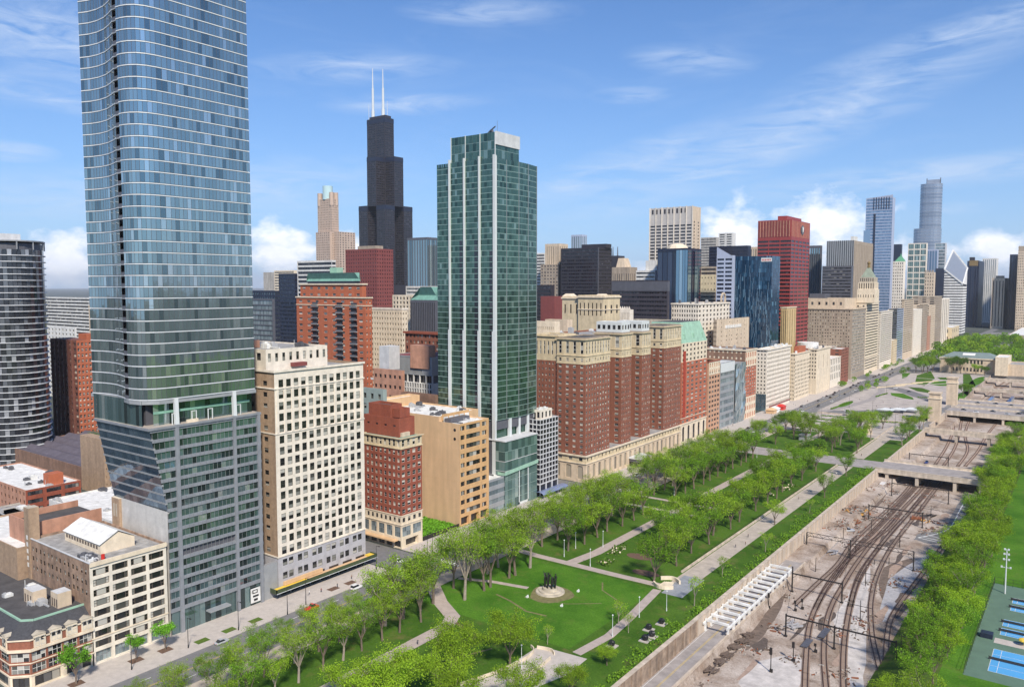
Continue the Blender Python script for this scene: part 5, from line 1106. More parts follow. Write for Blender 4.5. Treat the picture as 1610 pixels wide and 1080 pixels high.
def silver():
    D=3000; b=Bd('silver_rounded_tower','tallest silver glass tower with rounded sides and stepped shoulder far right','skyscraper',PD(1465,450,D)[:2]+(0,),far=True); c=PD(1465,290,D)
    def shell(uL,uR,vt,vb,nm):
        k=D/F*1.01; r=(uR-uL)/2*k*1.02; x,y,z=PD((uL+uR)/2,vt,D); zb=PD((uL+uR)/2,vb,D)[2]; pts=[(x+r*math.copysign(abs(math.cos(a))**.75,math.cos(a)),y+r*.8*math.copysign(abs(math.sin(a))**.75,math.sin(a))) for a in [2*math.pi*i/24 for i in range(24)]]
        n=max(4,int((z-zb)/10))
        for i in range(n):
            mb=MB(); za=zb+(z-zb)*i/n; zc=zb+(z-zb)*(i+1)/n; mb.prism(pts,za,za+(zc-za)*.8,0); mb.prism([(p[0]*1+ (p[0]-x)*.01,p[1]+(p[1]-y)*.01) for p in pts],za+(zc-za)*.8,zc,1); b.part(mb,'window_band',[mt['glass_silver'],mt['metal_silver']])
        return x,y,z,r
    x,y,z,r=shell(1452,1478,290,395,0); shell(1442,1475,360,480,0)
    mb=MB(); mb.box(x-r*.4,x+r*.75,y-9,y+9,z,z+14); b.part(mb,'crown',mt['metal_silver'])
    for dx in (-.45,.8): mb=MB(); mb.tube((x+r*dx,y,z),(x+r*dx,y,z+20),1.3); b.part(mb,'mast',mt['steel_grey'])
    b.finish()
silver()
FR('gothic_grid_tower','pale green glass tower with white frame grid and jagged crown',2300,1428,1457,1459,382,'white_stone',(0,3,.86,.8,('g',3,1,.3),{}),None,(mt['glass_greenlight'],mt['frame_white']),fh=15)
FR('angular_glass_tower','angular pale glass tower beside the jagged crown',2400,1457,1474,1476,392,'bluewhite',rib(4,.8),None,(mt['glass_sky'],mt['frame_metal']))
FR('grey_mirror_tower','grey glass tower with pale frame left of the diamond roofed tower',2500,1470,1487,1489,382,'light_grey',(0,1,.9,.8,('g',5,1,.2),{}),None,GP,fh=9)
FR('navy_low_tower','navy tower under the grey glass tower',2350,1471,1484,1486,422,'navy_wall',None,None)
b=FR('beige_turret_tower','beige stone tower with turrets before the jagged crown tower',2150,1454,1469,1471,428,'beige',pg(4,.35,.5),None,GD,cat='tower',fin=False,fh=8); xw,x,y,yn,z=b.dim
for k in range(4): b.box('turret',mt['beige_dk'],xw+k*(x-xw)/4,xw+k*(x-xw)/4+3,y,y+4,z,z+5)
b.finish()
def diamond():
    D=2200; xs,ys,zs=PD(1514,450,D); xw=PY(1484,450,ys)[0]; yn=PX(1527,450,xs)[0]+10; za=PD(1493,396,D)[2]; zl=PD(1485,424,D)[2]; zb=PD(1516,447,D)[2]; zr=PD(1526,421,D)[2]
    b=Bd('diamond_roof_tower','white and black striped tower with sloping diamond shaped glass roof','skyscraper',((xs+xw)/2,ys+20,0),far=True)
    zt=lambda x,y: 0
    # four roof corners: SW (low left), SE (lowest, nearest), NE, NW apex
    yN=ys+70; A=(xw,ys,zl);B_=(xs,ys,zb);Cn=(xs,yN,zr);Dn=(xw+8,yN,za+6)
    mb=MB(); mb.q(A,B_,Cn,Dn); b.part(mb,'sloping_roof',mt['glass_roofgrey'])
    mb=MB()
    for p,q in ((A,B_),(B_,Cn),(Cn,Dn),(Dn,A)): mb.bar((p[0],p[1],p[2]+.8),(q[0],q[1],q[2]+.8),3,3)
    b.part(mb,'roof_edge',mt['roof_white'])
    n=24
    for i in range(n):
        z0=zl*i/n; z1=zl*(i+.62)/n; mb=MB()
        def clip(z):      # south face under the slanting edge A-B
            return xs if z<=zb else xw+(xs-xw)*(zl-z)/(zl-zb)
        for (a,c,mi) in ((z0,z1,0),(z1,zl*(i+1)/n,1)):
            xr0,xr1=clip(a),clip(c); mb.q((xw,ys,a),(xr0,ys,a),(xr1,ys,c),(xw,ys,c),mi)
            if c<zb: mb.q((xs,ys,a),(xs,yN,a),(xs,yN,c),(xs,ys,c),mi)
        b.part(mb,'floor_stripe',[mt['roof_white'],mt['glass_black']])
    mb=MB(); mb.tri((xs,ys,zb),(xs,yN,zb),Cn); mb.q((xw,yN,0),(xs,yN,0),(xs,yN,zr),(xw+8,yN,za)); mb.q((xw,ys,0),(xw,yN,0),(xw+8,yN,za),(xw,ys,zl)); b.part(mb,'wall',mt['roof_white']); b.finish()
diamond()
b=FR('black_gold_tower','blackish tower with gold stepped top right of the diamond roofed tower',2550,1521,1540,1548,410,'navy_wall',rib(5,.5),None,GN,fin=False); xw,x,y,yn,z=b.dim; b.box('gold_top',mt['gold_dk'],xw+5,x-3,y-.5,y+10,z-14,z+1); b.box('black_top',mt['steel_black'],xw+5,x-12,y,y+12,z+1,z+10); b.finish()
FR('white_ribbed_tower','white ribbed slab right of the gold topped tower',2900,1545,1567,1570,406,'concrete_white',rib(7,.35),None,GP)
b=FR('beige_fin_slab','beige slab with dark vertical strips before the navy blocks',2500,1560,1580,1592,437,'beige',rib(4,.35,.9),None,GK,fin=False,matE='navy_wall'); xw,x,y,yn,z=b.dim; b.box('roof_house',mt['beige_dk'],xw+8,x-2,y+3,y+12,z,z+6); b.finish()
FR('navy_block','navy office block low behind the park trees',2600,1582,1594,1598,455,'navy_wall',None,rib(4,.5),GN)
FR('dark_blue_tower','dark blue tower beside the right edge of the picture',2550,1588,1600,1603,400,'navy_wall',rib(4,.5),None,GN)
b=FR('striped_edge_tower','pinkish striped tower cut by the right edge of the picture',2450,1601,1625,1640,395,'beige',(0,8,.4,.5,pn,{}),None,GD,fin=False,fh=7); xw,x,y,yn,z=b.dim; b.box('roof_house',mt['beige_dk'],xw,x,y+4,y+15,z,z+14); b.finish()
FR('yellow_hall_end','low brown hall roof beyond the park trees at the right',2050,1585,1640,1660,528,'beige_dk',(1,5,.4,.4,pn),None,GD,cat='hall',roof='roof_white')
# ---------- left background ----------
def curved():
    x,y=-543,214; D=math.hypot(x,y); z=PD(40,386,D)[2]; cx,cy=x-41,y+5; b=Bd('curved_grey_tower','dark grey curved apartment tower with pale floor edges at the left edge','apartment tower',(cx,cy,0))
    def pt(a,r=24): return (cx+1.45*r*math.cos(a),cy+r*math.sin(a))
    A=[math.radians(-150+ i*12) for i in range(20)]; f=3.95; n=int(z/f)
    # keep its right edge where the view shows it
    for k in range(n):
        mb=MB()
        for i in range(len(A)-1):
            for j in range(2):
                a0=A[i]+(A[i+1]-A[i])*j/2; a1=A[i]+(A[i+1]-A[i])*(j+1)/2-.01; p,q=pt(a0),pt(a1); r=R.uniform(-.03,.03); mb.q((p[0]+r,p[1],k*f+.5),(q[0],q[1]+r,k*f+.5),(q[0],q[1],(k+1)*f),(p[0],p[1],(k+1)*f))
        b.part(mb,'window_band',mt['glass_smoke']); mb=MB(); mb.prism([pt(a,24.9+.5*math.sin(3*a)) for a in A],k*f,k*f+.45); b.part(mb,'floor_slab',mt['slab_grey'])
    mb=MB(); mb.prism([pt(a,23.3) for a in A],0,n*f+4,0); b.part(mb,'core',mt['steel_grey']); mb=MB(); mb.prism([pt(a,25) for a in A],n*f+5,n*f+5.8); b.part(mb,'crown_ring',mt['metal_grey'])
    for i in range(0,20,2): p=pt(A[i],24.6); b.box('crown_post',mt['metal_grey'],p[0]-.3,p[0]+.3,p[1]-.3,p[1]+.3,n*f,n*f+5)
    b.box('roof_house',mt['light_grey'],cx-24,cx+10,cy-14,cy+10,n*f+4,n*f+11); b.finish()
curved()
FR('white_flat_slab','long white apartment slab in the left distance',1150,62,141,143,468,'concrete_white',(0,1,.98,.5,('g',30,1,.8)),None,GD,fh=4.2,cat='apartment block')
FR('tan_flat_sliver','tan block edge beside the long white slab',1100,139,150,152,480,'beige',pg(3,.3,.5),None,GD,cat='apartment block')
FR('white_low_flat','lower white apartment block before the long white slab',900,64,118,120,515,'concrete_white',pg(10,.4,.45),None,GD,cat='apartment block')
b=FR('brown_brick_tower','red brown brick apartment tower with balcony columns left of the glass tower',640,82,120,150,535,'brick_tower',pg(6,.6,.55),(0,5,.55,.55,('s',)),GB,fh=3.9,cat='apartment tower',fin=False,zlo=2,matE='brick_orange'); xw,x,y,yn,z=b.dim
b.box('roof_house',mt['brick_orange'],x-14,x-2,y+8,yn+2,z,z+4)
for k in range(6): b.box('pier',mt['brick_tower'],xw+k*(x-xw)/6-.5,xw+k*(x-xw)/6+.5,y-1.2,y-.02,0,z)
b.finish()
FR('brown_slab_back','tall plain brown brick block standing behind the podium of the glass tower',480,126,163,180,692,'brick_tan',None,(0,3,.2,.25,pn,{}),GD,fh=4.3,far=False,cat='building')
def left_low():
    def lo(name,label,uC,vC,z,xd,yd,mat,roof,S=None,E=None,gm=GD,par=.6,cl=4,seed=1,matE=None):
        x,y=G(uC,vC,z); b=Bd(name,label,'building',(x-xd/2,y+yd/2,0)); b.tier(x-xd,x,y,y+yd,0,z,mt[mat],S,E,gm,roof=mt[roof],par=par,matE=mt[matE] if matE else None); b.clutter(x-xd,x,y,y+yd,z-par,cl,seed=seed,hmax=2); return b,x,y
    b,x,y=lo('brick_warehouse','pink red brick warehouse with white curved roof and big dark windows',40,771,16,70,26,'brick_pink','roof_white',(4,16,.35,.45,sash),(4,3,.8,.5,('g',4,1,.2)),GD,cl=8,seed=51,matE='brick_red'); b.box('roof_tank_house',mt['brick_orange'],x-9,x-3,y+12,y+19,15.4,21); b.finish()
    b,x,y=lo('white_roof_store','low store with wide white roof right of the brick warehouse',178,820,12,62,46,'concrete_white','roof_white',None,None,cl=9,seed=52); b.finish()
    b,x,y=lo('grey_roof_row','low building with long grey roof at the left edge',62,838,9,60,17,'concrete','roof_grey',None,(1,4,.5,.4,pn),cl=4,seed=53); b.finish()
    b,x,y=lo('blue_roof_row','low building with pale blue roof and dark shop signs at the left edge',100,858,9,80,13,'pale_wall','roof_blue',(1,9,.7,.5,pn),(1,2,.5,.5,pn),cl=3,seed=54); b.finish()
    b,x,y=lo('tan_side_block','tan brick block with pale flat roof at the left edge',26,862,29,46,20,'brick_tan','roof_white',None,None,cl=0); b.finish()
    b,x,y=lo('tan_small_block','small tan block below the tan brick block at the left edge',51,890,20,14,18,'brick_tan','roof_white',None,None,cl=1,seed=56); b.finish()
    b,x,y=lo('brown_shed_row','long brown roofed shed row behind the brick warehouse',128,734,12,110,60,'brick_brown','roof_plum',None,None,cl=0)
    for k in range(5): mb=MB(); mb.prism([(x-108,y+5+k*11),(x-2,y+5+k*11),(x-2,y+13+k*11),(x-108,y+13+k*11)],11.4,13.6,0,0,[(x-108,y+8.5+k*11),(x-2,y+8.5+k*11),(x-2,y+9.5+k*11),(x-108,y+9.5+k*11)]); b.part(mb,'roof_ridge',mt['roof_plum'])
    b.finish()
left_low()
# unnamed city blocks filling the ground behind the front rows
r=random.Random(11)
fill=[(-300,-430,1040,1700,12,"west of the far avenue"),(-430,-800,560,1500,24,'among the towers'),(-310,-420,420,1000,14,'close behind the avenue row'),(-800,-1600,500,1900,30,'on the distant plain'),(-700,-1200,260,620,16,'left of the glass tower')]
cols=[('beige','beige'),('brick_brown','brown'),('cream_dk','dull cream'),('concrete','grey'),('brick_pink','pink brick'),('steel_grey','dark grey'),('pale_wall','pale')]; rfs=[('roof_grey','grey'),('roof_white','white'),('roof_tan','tan'),('roof_dark','dark')]
for (xa,xb,ya,yb,n,zone) in fill:
    sp_=sorted([(r.uniform(xb,xa),r.uniform(ya,yb)) for _ in range(n)],key=lambda p:p[0]/p[1])
    for i,(x,y) in enumerate(sp_):
        w=r.uniform(22,45); d=r.uniform(22,45); h=r.uniform(10,30); m,mn=r.choice(cols); rf,rn=r.choice(rfs)
        b=Bd('background_building',f'low {mn} block with {rn} roof {zone}, {ordw(i)} from left'.replace('nearest from','first from'),'building',(x,y,0),group='low background blocks',far=True)
        b.tier(x-w/2,x+w/2,y-d/2,y+d/2,0,h,mt[m],(int(h/4.2),int(w/5),.45,.5,pn,{'zmin':h-13}),(int(h/4.2),int(d/5),.45,.5,pn,{'zmin':h-13}),GD,roof=mt[rf],par=.8); b.finish()

# ---------- ground, roads, paths ----------
def grass_mat(name,c1,c2,c3,sc=.05):
    m=bpy.data.materials.new(name); m.use_nodes=True; t=m.node_tree; n=t.nodes; b=n['Principled BSDF']; b.inputs['Roughness'].default_value=1; b.inputs['Specular IOR Level'].default_value=.1
    g=n.new('ShaderNodeNewGeometry')
    def nz(s,d=6,r=.6):
        k=n.new('ShaderNodeTexNoise'); k.inputs['Scale'].default_value=s; k.inputs['Detail'].default_value=d; k.inputs['Roughness'].default_value=r; t.links.new(g.outputs['Position'],k.inputs['Vector']); return k.outputs[0]
    def ramp(src,a,b_,p0,p1):
        k=n.new('ShaderNodeValToRGB'); e=k.color_ramp.elements; e[0].position=p0; e[1].position=p1; e[0].color=(*a,1); e[1].color=(*b_,1); t.links.new(src,k.inputs[0]); return k
    r1=ramp(nz(sc,9,.7),c1,c2,.38,.62); r2=ramp(nz(1.5,8,.75),(.62,.62,.62),(1.35,1.35,1.35),.3,.7); r3=ramp(nz(.13,8,.7),(0,0,0),(1,1,1),.54,.70)
    mx=n.new('ShaderNodeMixRGB'); mx.blend_type='MULTIPLY'; mx.inputs[0].default_value=1; t.links.new(r1.outputs[0],mx.inputs[1]); t.links.new(r2.outputs[0],mx.inputs[2])
    m2=n.new('ShaderNodeMixRGB'); m2.inputs[2].default_value=(*c3,1); t.links.new(r3.outputs[0],m2.inputs[0]); t.links.new(mx.outputs[0],m2.inputs[1]); t.links.new(m2.outputs[0],b.inputs['Base Color']); MATS[name]=m; return m
grass_mat('grass',(.04,.098,.010),(.075,.148,.018),(.13,.13,.04)); grass_mat('grass_lush',(.045,.13,.010),(.085,.195,.018),(.105,.155,.028)); grass_mat('grass_rough',(.07,.12,.02),(.10,.16,.03),(.16,.12,.06))
grass_mat('rail_ground',(.25,.185,.14),(.50,.43,.375),(.13,.09,.065),.045); grass_mat('far_land',(.05,.065,.05),(.10,.11,.10),(.16,.15,.14),.004)
def ground():
    prof=[(-40000,0),(-2600,0),(-206,0),(-106,0),(-106,-5.2),(-96.6,-5.2),(-95.5,-8),(-52,-8),(-40,-2),(-33,0),(700,0),(40000,0)]
    flat=[(x,0) for x,z in prof]
    mb=MB(); ys=[(-3000,40,0),(40,1190,1),(1190,2300,0),(2300,70000,0)]
    for y0,y1,k in ys:
        p=prof if k else flat
        for i,(a,b) in enumerate(zip(p[:-1],p[1:])):
            if a[0]==b[0] and a[1]==b[1]: continue
            far=(y0>=2300 or a[0]<-2500 or a[0]>=700)
            mi=1 if far else (2 if a[0]>=-52.1 and y1<2000 else (3 if k and a[0]>=-106.1 else 0))
            mb.q((a[0],y0,a[1]),(b[0],y0,b[1]),(b[0],y1,b[1]),(a[0],y1,a[1]),mi)
    mb.q((-106,1190,-8),(-52,1190,-8),(-52,1190,0),(-106,1190,0),0)
    kind(mb.obj('ground',[mt['city_ground'],mt['far_land'],mt['grass_rough'],mt['rail_ground']]),'structure')
ground()
def sheet(name,pts,z,mat,label=None):
    mb=MB(); i=len(mb.v); mb.v+=[(p[0],p[1],z) for p in pts]; mb.f.append(tuple(range(len(pts)))); mb.m.append(0); return kind(mb.obj(name,mt[mat]),'structure')
def rect(name,x0,x1,y0,y1,z,mat): return sheet(name,[(x0,y0),(x1,y0),(x1,y1),(x0,y1)],z,mat)
rect('park_lawn',-206,-106.3,-100,700,.01,'grass'); rect('statue_lawn',-198,-130,206,268,.016,'grass_lush'); rect('field',-33,300,-100,900,.01,'grass_lush')
rect('avenue',-224,-206,-100,2500,.012,'asphalt')
for y0,y1 in ((223,242),(370,390),(531,545),(1040,1100)): rect('side_street',-500,-224.01,y0,y1,.009,'asphalt')
def kerbed(name,x0,x1,y0,y1,mat='pave',z=.14):
    mb=MB(); mb.box(x0,x1,y0,y1,.001,z); kind(mb.obj(name,[mt[mat]]),'structure')
for y0,y1 in ((-100,222),(243,369),(391,530),(546,1038),(1101,2000)): kerbed('pavement',-244,-224,y0,y1)
kerbed('pavement',-206,-198.5,-100,528,'walk_beige'); kerbed('pavement',-206,-198.5,558,690,'walk_beige')
mb=MB()
for k in range(160):
    for x in (-219.5,-210.5): mb.q((x-.09,60+k*9,.017),(x+.09,60+k*9,.017),(x+.09,63.5+k*9,.017),(x-.09,63.5+k*9,.017))
for x in (-215.2,-214.8): mb.q((x-.07,60,.017),(x+.07,60,.017),(x+.07,1400,.017),(x-.07,1400,.017),1)
for y in (222.5,243,369,391,529,557):
    for k in range(12): x=-223.5+k*1.45; mb.q((x,y-1.3,.018),(x+.6,y-1.3,.018),(x+.6,y+1.3,.018),(x,y+1.3,.018))
kind(mb.obj('road_markings',[mt['paint_white'],mt['paint_yellow']]),'structure')
def strip(name,pts,w,z,mat):
    mb=MB(); L_=[];R_=[]
    for i,p in enumerate(pts):
        a=Vector(pts[max(i-1,0)][:2]); c=Vector(pts[min(i+1,len(pts)-1)][:2]); d=(c-a).normalized(); n=Vector((-d.y,d.x)); ww=(w[i] if isinstance(w,(list,tuple)) else w)/2
        L_.append((p[0]+n.x*ww,p[1]+n.y*ww)); R_.append((p[0]-n.x*ww,p[1]-n.y*ww))
    for i in range(len(pts)-1): mb.q((*L_[i],z),(*R_[i],z),(*R_[i+1],z),(*L_[i+1],z))
    return kind(mb.obj(name,mt[mat]),'structure')
strip('path',[(-172.4,-60),(-172.4,150),(-172.6,196),(-176,203),(-188,210),(-203,222)],5.4,.03,'path')
strip('path',[(-200,273),(-188,272),(-150,272),(-131,272.5)],4,.031,'path')
strip('path',[(-172,271),(-169.4,290),(-168.6,528)],5,.036,'path'); strip('path',[(-168.6,557),(-168,700)],5,.036,'path')
for y in (367,385.5): strip('path',[(-199,y),(-160,y),(-148,y+1)],3,.033,'path')
strip('path',[(-198,232),(-185,237),(-170,240)],2.4,.034,'path'); strip('path',[(-172,200),(-160,196.5)],1.2,.033,'soil')
strip('path',[(-129.5,268),(-126,240),(-124.5,222),(-126.5,205)],3.4,.034,'path')
sheet('park_terrace',[(-139,202),(-134,203),(-122,204),(-121.5,192),(-126,176),(-131,160),(-146,158),(-139,178)],.04,'pave')
strip('esplanade',[(-124.5,270),(-124.6,528)],8.6,.034,'walk_beige'); strip('esplanade',[(-124.5,557),(-124.5,640),(-121,730)],[8.6,8.6,8.6],.034,'walk_beige')
sheet('underpass_floor',[(-127,266),(-118.5,266),(-119,288),(-127.5,288)],.045,'blue_pave')
rect('balbo_drive'.replace('balbo_','cross_'),-206,-106.2,530,555,.02,'asphalt_old')
for x in (-160,-140): pass
# plaza north of the park
rect('plaza',-204,-112,640,1180,.022,'plaza_pave')
rect('park_lawn',-204,-130,558,640,.014,'grass')
strip('park_road',[(-206,742),(-190,752),(-170,765),(-150,790),(-130,818),(-106,835)],17,.03,'asphalt'); strip('park_road',[(-206,985),(-185,975),(-165,950),(-145,915),(-125,885),(-106,878)],17,.03,'asphalt')
strip('park_road',[(-200,742),(-186,800),(-180,860),(-185,930),(-196,985)],7,.034,'asphalt_old')
for (cx,cy,rx,ry,a) in ((-158,640,12,8,0),(-188,668,10,6,0),(-155,662,11,5,0),(-190,690,8,4,0),(-165,690,10,4,0),(-193,810,4,25,0),(-118,790,5,40,.1),(-110,930,5,60,0),(-112,1100,6,60,0)):
    pts=[(cx+rx*math.cos(t)*math.cos(a)-ry*math.sin(t)*math.sin(a),cy+rx*math.cos(t)*math.sin(a)+ry*math.sin(t)*math.cos(a)) for t in [2*math.pi*k/24 for k in range(24)]]
    sheet('lawn_patch',pts,.05,'grass_lush')
for i,l in enumerate(([(430,540),(560,500),(600,570),(500,640),(410,620)],[(540,625),(620,590),(700,590),(740,640),(640,640)],[(340,650),(480,660),(600,700),(590,715),(430,690)],[(180,705),(300,712),(390,750),(400,770),(300,757),(190,730)],[(865,530),(930,530),(985,640),(905,735),(865,700)],[(290,520),(370,520),(330,560),(290,570)],[(620,560),(740,560),(740,585),(650,580)])):
    sheet('lawn_patch',[G(1370+x/6,500+y/6,0) for x,y in l],.05,'grass_lush' if i%2 else 'grass')
for pts in ([(-190,1015),(-150,1075),(-130,1120)],[(-175,1000),(-140,1050),(-120,1060)]): strip('path',pts,4,.06,'pave')
sheet('bare_soil',[(-161+8.5*math.cos(t),241+9.5*math.sin(t)) for t in [2*math.pi*k/20 for k in range(20)]],.03,'soil_grass') if 0 else None
sheet('bare_soil',[(-159.5+8*math.cos(t)*(1+.12*math.sin(3*t)),240+8.5*math.sin(t)) for t in [2*math.pi*k/24 for k in range(24)]],.03,'bare')
for (cx,cy,rx,ry) in ((-152,297,6,3.5),(-141,281,6,3)): sheet('flower_bed',[(cx+rx*math.cos(t),cy+ry*math.sin(t)) for t in [2*math.pi*k/20 for k in range(20)]],.035,'soil')
# ---------- retaining wall, basin ----------
def rwall(y0,y1,mat,label):
    mb=MB(); mb.box(-106.5,-105.6,y0,y1,-8,.9,0); 
    n=int((y1-y0)/6)
    for k in range(n): y=y0+k*(y1-y0)/n; mb.box(-105.6,-105.3,y,y+.5,-8,.8,0)
    o=mb.obj('retaining_wall',mt[mat]); tag(o,label,'wall'); 
    c=MB(); c.box(-106.7,-105.2,y0,y1,.903,1.15); q=c.obj('coping',mt['wall_pale']); q.parent=o
rwall(100,250,'wall_old','dark stained retaining wall beside the sunken road at the bottom edge')
rwall(250.01,528,'wall_pale','long pale retaining wall between park strip and rail yard')
rwall(562,698,'wall_pale','pale retaining wall beyond the first road bridge')
rwall(722,800,'wall_pale','short pale retaining wall before the big double bridge')
mb=MB(); mb.box(-129.9,-129.2,290,527,0,.8); tag(mb.obj('low_wall',mt['wall_pale']),'long low stone wall along the park side of the esplanade','wall')
mb=MB(); mb.box(-129.9,-129.2,560,700,0,.8); tag(mb.obj('low_wall',mt['wall_pale']),'low stone wall along the esplanade beyond the road bridge','wall')
# sunken road with white frames
rect('sunken_road',-105.3,-97.3,60,345,-5.16,'asphalt_old')
mb=MB()
for x in (-101.5,-101.1): mb.q((x-.06,60,-5.145),(x+.06,60,-5.145),(x+.06,340,-5.145),(x-.06,340,-5.145))
for x in (-104.8,-97.7): mb.q((x-.06,60,-5.145),(x+.06,60,-5.145),(x+.06,340,-5.145),(x-.06,340,-5.145),1)
kind(mb.obj('road_markings',[mt['paint_yellow'],mt['paint_white']]),'structure')
tag((lambda o:o)((lambda m:(m.box(-97.2,-96.6,60,345,-5.3,-4.3),m.obj('low_wall',mt['wall_pale']))[1])(MB())),'pale kerb wall between sunken road and rail yard','wall')
n=14
for k in range(n):
    y=256+k*5.2; t=thing('road_portal',f'white portal frame over the sunken road, {ordw(k)} from the near end','frame',(-102,y,-8),'white frames over the sunken road')
    for x in (-106.1+.9,-97.0):
        mb=MB(); mb.box(x-.3,x+.3,y-.35,y+.35,-5.2,-1.6); o=mb.obj('post',mt['roof_white']); inv(o,t)
    mb=MB(); mb.box(-105.2,-96.7,y-.4,y+.4,-1.6,-.8); o=mb.obj('beam',mt['roof_white']); inv(o,t)
t=thing('edge_beams','two long white edge beams joining the portal frames','beam',(-102,290,-3))
for x in (-105.1,-96.6): mb=MB(); mb.box(x-.3,x+.3,254,326,-2.3,-1.62); inv(mb.obj('beam',mt['roof_white']),t)
# ---------- tracks ----------
def cat(P,n=8):
    out=[]; P=[P[0]]+P+[P[-1]]
    for i in range(1,len(P)-2):
        a,b,c,d=[Vector(q) for q in P[i-1:i+3]]
        for k in range(n):
            t=k/n; out.append(.5*((2*b)+(c-a)*t+(2*a-5*b+4*c-d)*t*t+(3*b-a-3*c+d)*t**3))
    out.append(Vector(P[-2])); return out
def cz(l,ox=1150,oy=720,s=3.0): return [G(ox+x/s,oy+y/s,-7.8) for x,y in l]
def track(pts,label,bed='bed_brown',sleep=True):
    P=[tuple(p) for p in pts]; c=cat(P,10); 
    # resample
    out=[c[0]]; 
    for q in c[1:]:
        if (q-out[-1]).length>2.5: out.append(q)
    t=thing('railway_track',label,'railway track',(out[0].x,out[0].y,-8),'tracks of the rail yard')
    def side(off): 
        r=[]
        for i,p in enumerate(out):
            d=(out[min(i+1,len(out)-1)]-out[max(i-1,0)]).normalized(); r.append((p.x-d.y*off,p.y+d.x*off))
        return r
    for off in (-.75,.75):
        mb=MB(); s=side(off)
        for a,b in zip(s[:-1],s[1:]): mb.bar((a[0],a[1],-7.68),(b[0],b[1],-7.68),.27,.18)
        inv(mb.obj('rail',mt['rail']),t)
    mb=MB(); s0,s1=side(-1.25),side(1.25)
    for i in range(len(s0)-1): mb.q((*s0[i],-7.93),(*s1[i],-7.93),(*s1[i+1],-7.93),(*s0[i+1],-7.93))
    inv(mb.obj('track_bed',mt[bed]),t)
    mb=MB(); acc=0
    for a,b in zip(out[:-1],out[1:]):
        l=(b-a).length; d=(b-a)/l; k=0
        while k<l:
            p=a+d*k; n_=Vector((-d.y,d.x))
            if sleep and p.length<620: mb.bar((p.x-n_.x*1.25,p.y-n_.y*1.25,-7.85),(p.x+n_.x*1.25,p.y+n_.y*1.25,-7.85),.24,.16)
            k+=.75
    if mb.v: inv(mb.obj('sleepers',mt['sleeper']),t)
T=[([(347,1090),(352,950),(365,810),(395,710),(440,630),(490,560),(545,480),(600,410),(680,330),(760,250),(830,175),(900,100),(940,60)],'leftmost through track curving from bottom edge towards the bridge','bed_brown'),
([(448,1090),(437,950),(440,850),(452,760),(480,680),(520,610),(565,535),(610,470),(660,405),(730,325),(800,250),(880,165),(930,110),(975,65)],'second through track, darkest near the bottom','bed_brown'),
([(530,1090),(528,960),(537,830),(560,700),(590,600),(635,510),(690,430),(760,340),(830,265),(900,180),(950,125),(1010,72)],'third through track from the left at the bottom edge','bed_brown'),
([(725,1090),(692,960),(667,850),(658,750),(660,670),(678,580),(715,490),(765,405),(825,325),(890,245),(950,165),(1000,110),(1040,78)],'fourth track merging with the outer track at the bottom','bed_grey'),
([(722,1090),(728,960),(735,840),(752,760),(800,680),(860,600),(920,520),(985,430),(1050,350)],'outer right track disappearing under the grove','bed_grey'),
([(300,690),(400,595),(500,500),(570,400),(655,318),(745,235),(810,170),(860,110),(890,70)],'branch track along the left side of the yard','bed_grey'),
([(500,560),(590,430),(700,320),(800,215),(870,140),(905,95)],'extra track between the left tracks near the road bridge','bed_brown'),([(560,700),(600,560),(680,440),(760,345),(845,250),(925,160),(985,95)],'extra track in the middle of the yard','bed_brown'),
([(395,715),(440,620),(495,540),(560,470),(650,400),(740,330),(800,255)],'crossover track between the left tracks','bed_brown')]
for p,l,bd in T: track(cz(p),l,bd)
c2=lambda l: cz(l,1310,480,3.857)
for p,l in (([(612,975),(680,870),(722,780),(738,700),(765,655)],'leftmost curving track beyond the road bridge'),([(668,975),(735,870),(765,775),(785,655)],'second curving track beyond the road bridge'),([(755,975),(815,880),(800,780),(830,690),(850,655)],'third track beyond the road bridge'),([(800,975),(880,880),(930,790),(985,720)],'straight right track beyond the road bridge')): track(c2(p),l)
for u in (1520,1530,1542,1552): track([G(u,628,-7.8),G(u+20,612,-7.8),G(u+38,600,-7.8)],f'far track in the distant rail cut, {ordw([1520,1530,1542,1552].index(u))} from the left')
def blotch(name,pts,mat,z=-7.985): return sheet(name,pts,z,mat)
def irr(pts,s=1,z=-7.98):
    r_=random.Random(s); c=cat([Vector(p) for p in pts]+[Vector(pts[0])],5); return [(p.x+r_.uniform(-.5,.5),p.y+r_.uniform(-.5,.5)) for p in c[:-1]]
for i,(l,m) in enumerate((([(300,370),(400,300),(520,330),(480,420),(330,540),(230,600),(170,540)],'asphalt_old'),([(540,150),(690,90),(740,140),(700,220),(640,250),(560,240)],'dark_earth'),([(40,870),(140,760),(230,620),(260,620),(200,760),(80,900)],'dark_earth'),([(480,760),(640,500),(650,620),(640,760),(620,1080),(560,1080)],'white_dust'),([(700,520),(850,470),(860,560),(740,700),(700,640)],'dark_earth'),([(100,960),(320,930),(310,1080),(40,1080)],'white_dust'),([(745,560),(960,440),(870,590),(790,670),(740,760),(700,740)],'gravel'),([(860,380),(900,350),(1000,330),(1080,200),(1110,190),(1120,330),(960,400)],'asphalt'))):
    sheet('yard_patch',irr(cz(l),i),-7.985+.004*i*.5,m)
mb=MB()
p0=G(1436,845,-8); 
a=Vector(G(1443,845,-7.9)); b_=Vector(G(1490,832,-7.9)); c_=Vector(G(1510,800,-7.9)); d_=Vector(G(1518,786,-7.9)); line=cat([a,b_,c_,d_],5)
for p,q in zip(line[:-1],line[1:]): mb.bar((p.x,p.y,-7.93),(q.x,q.y,-7.86),.5,.04)
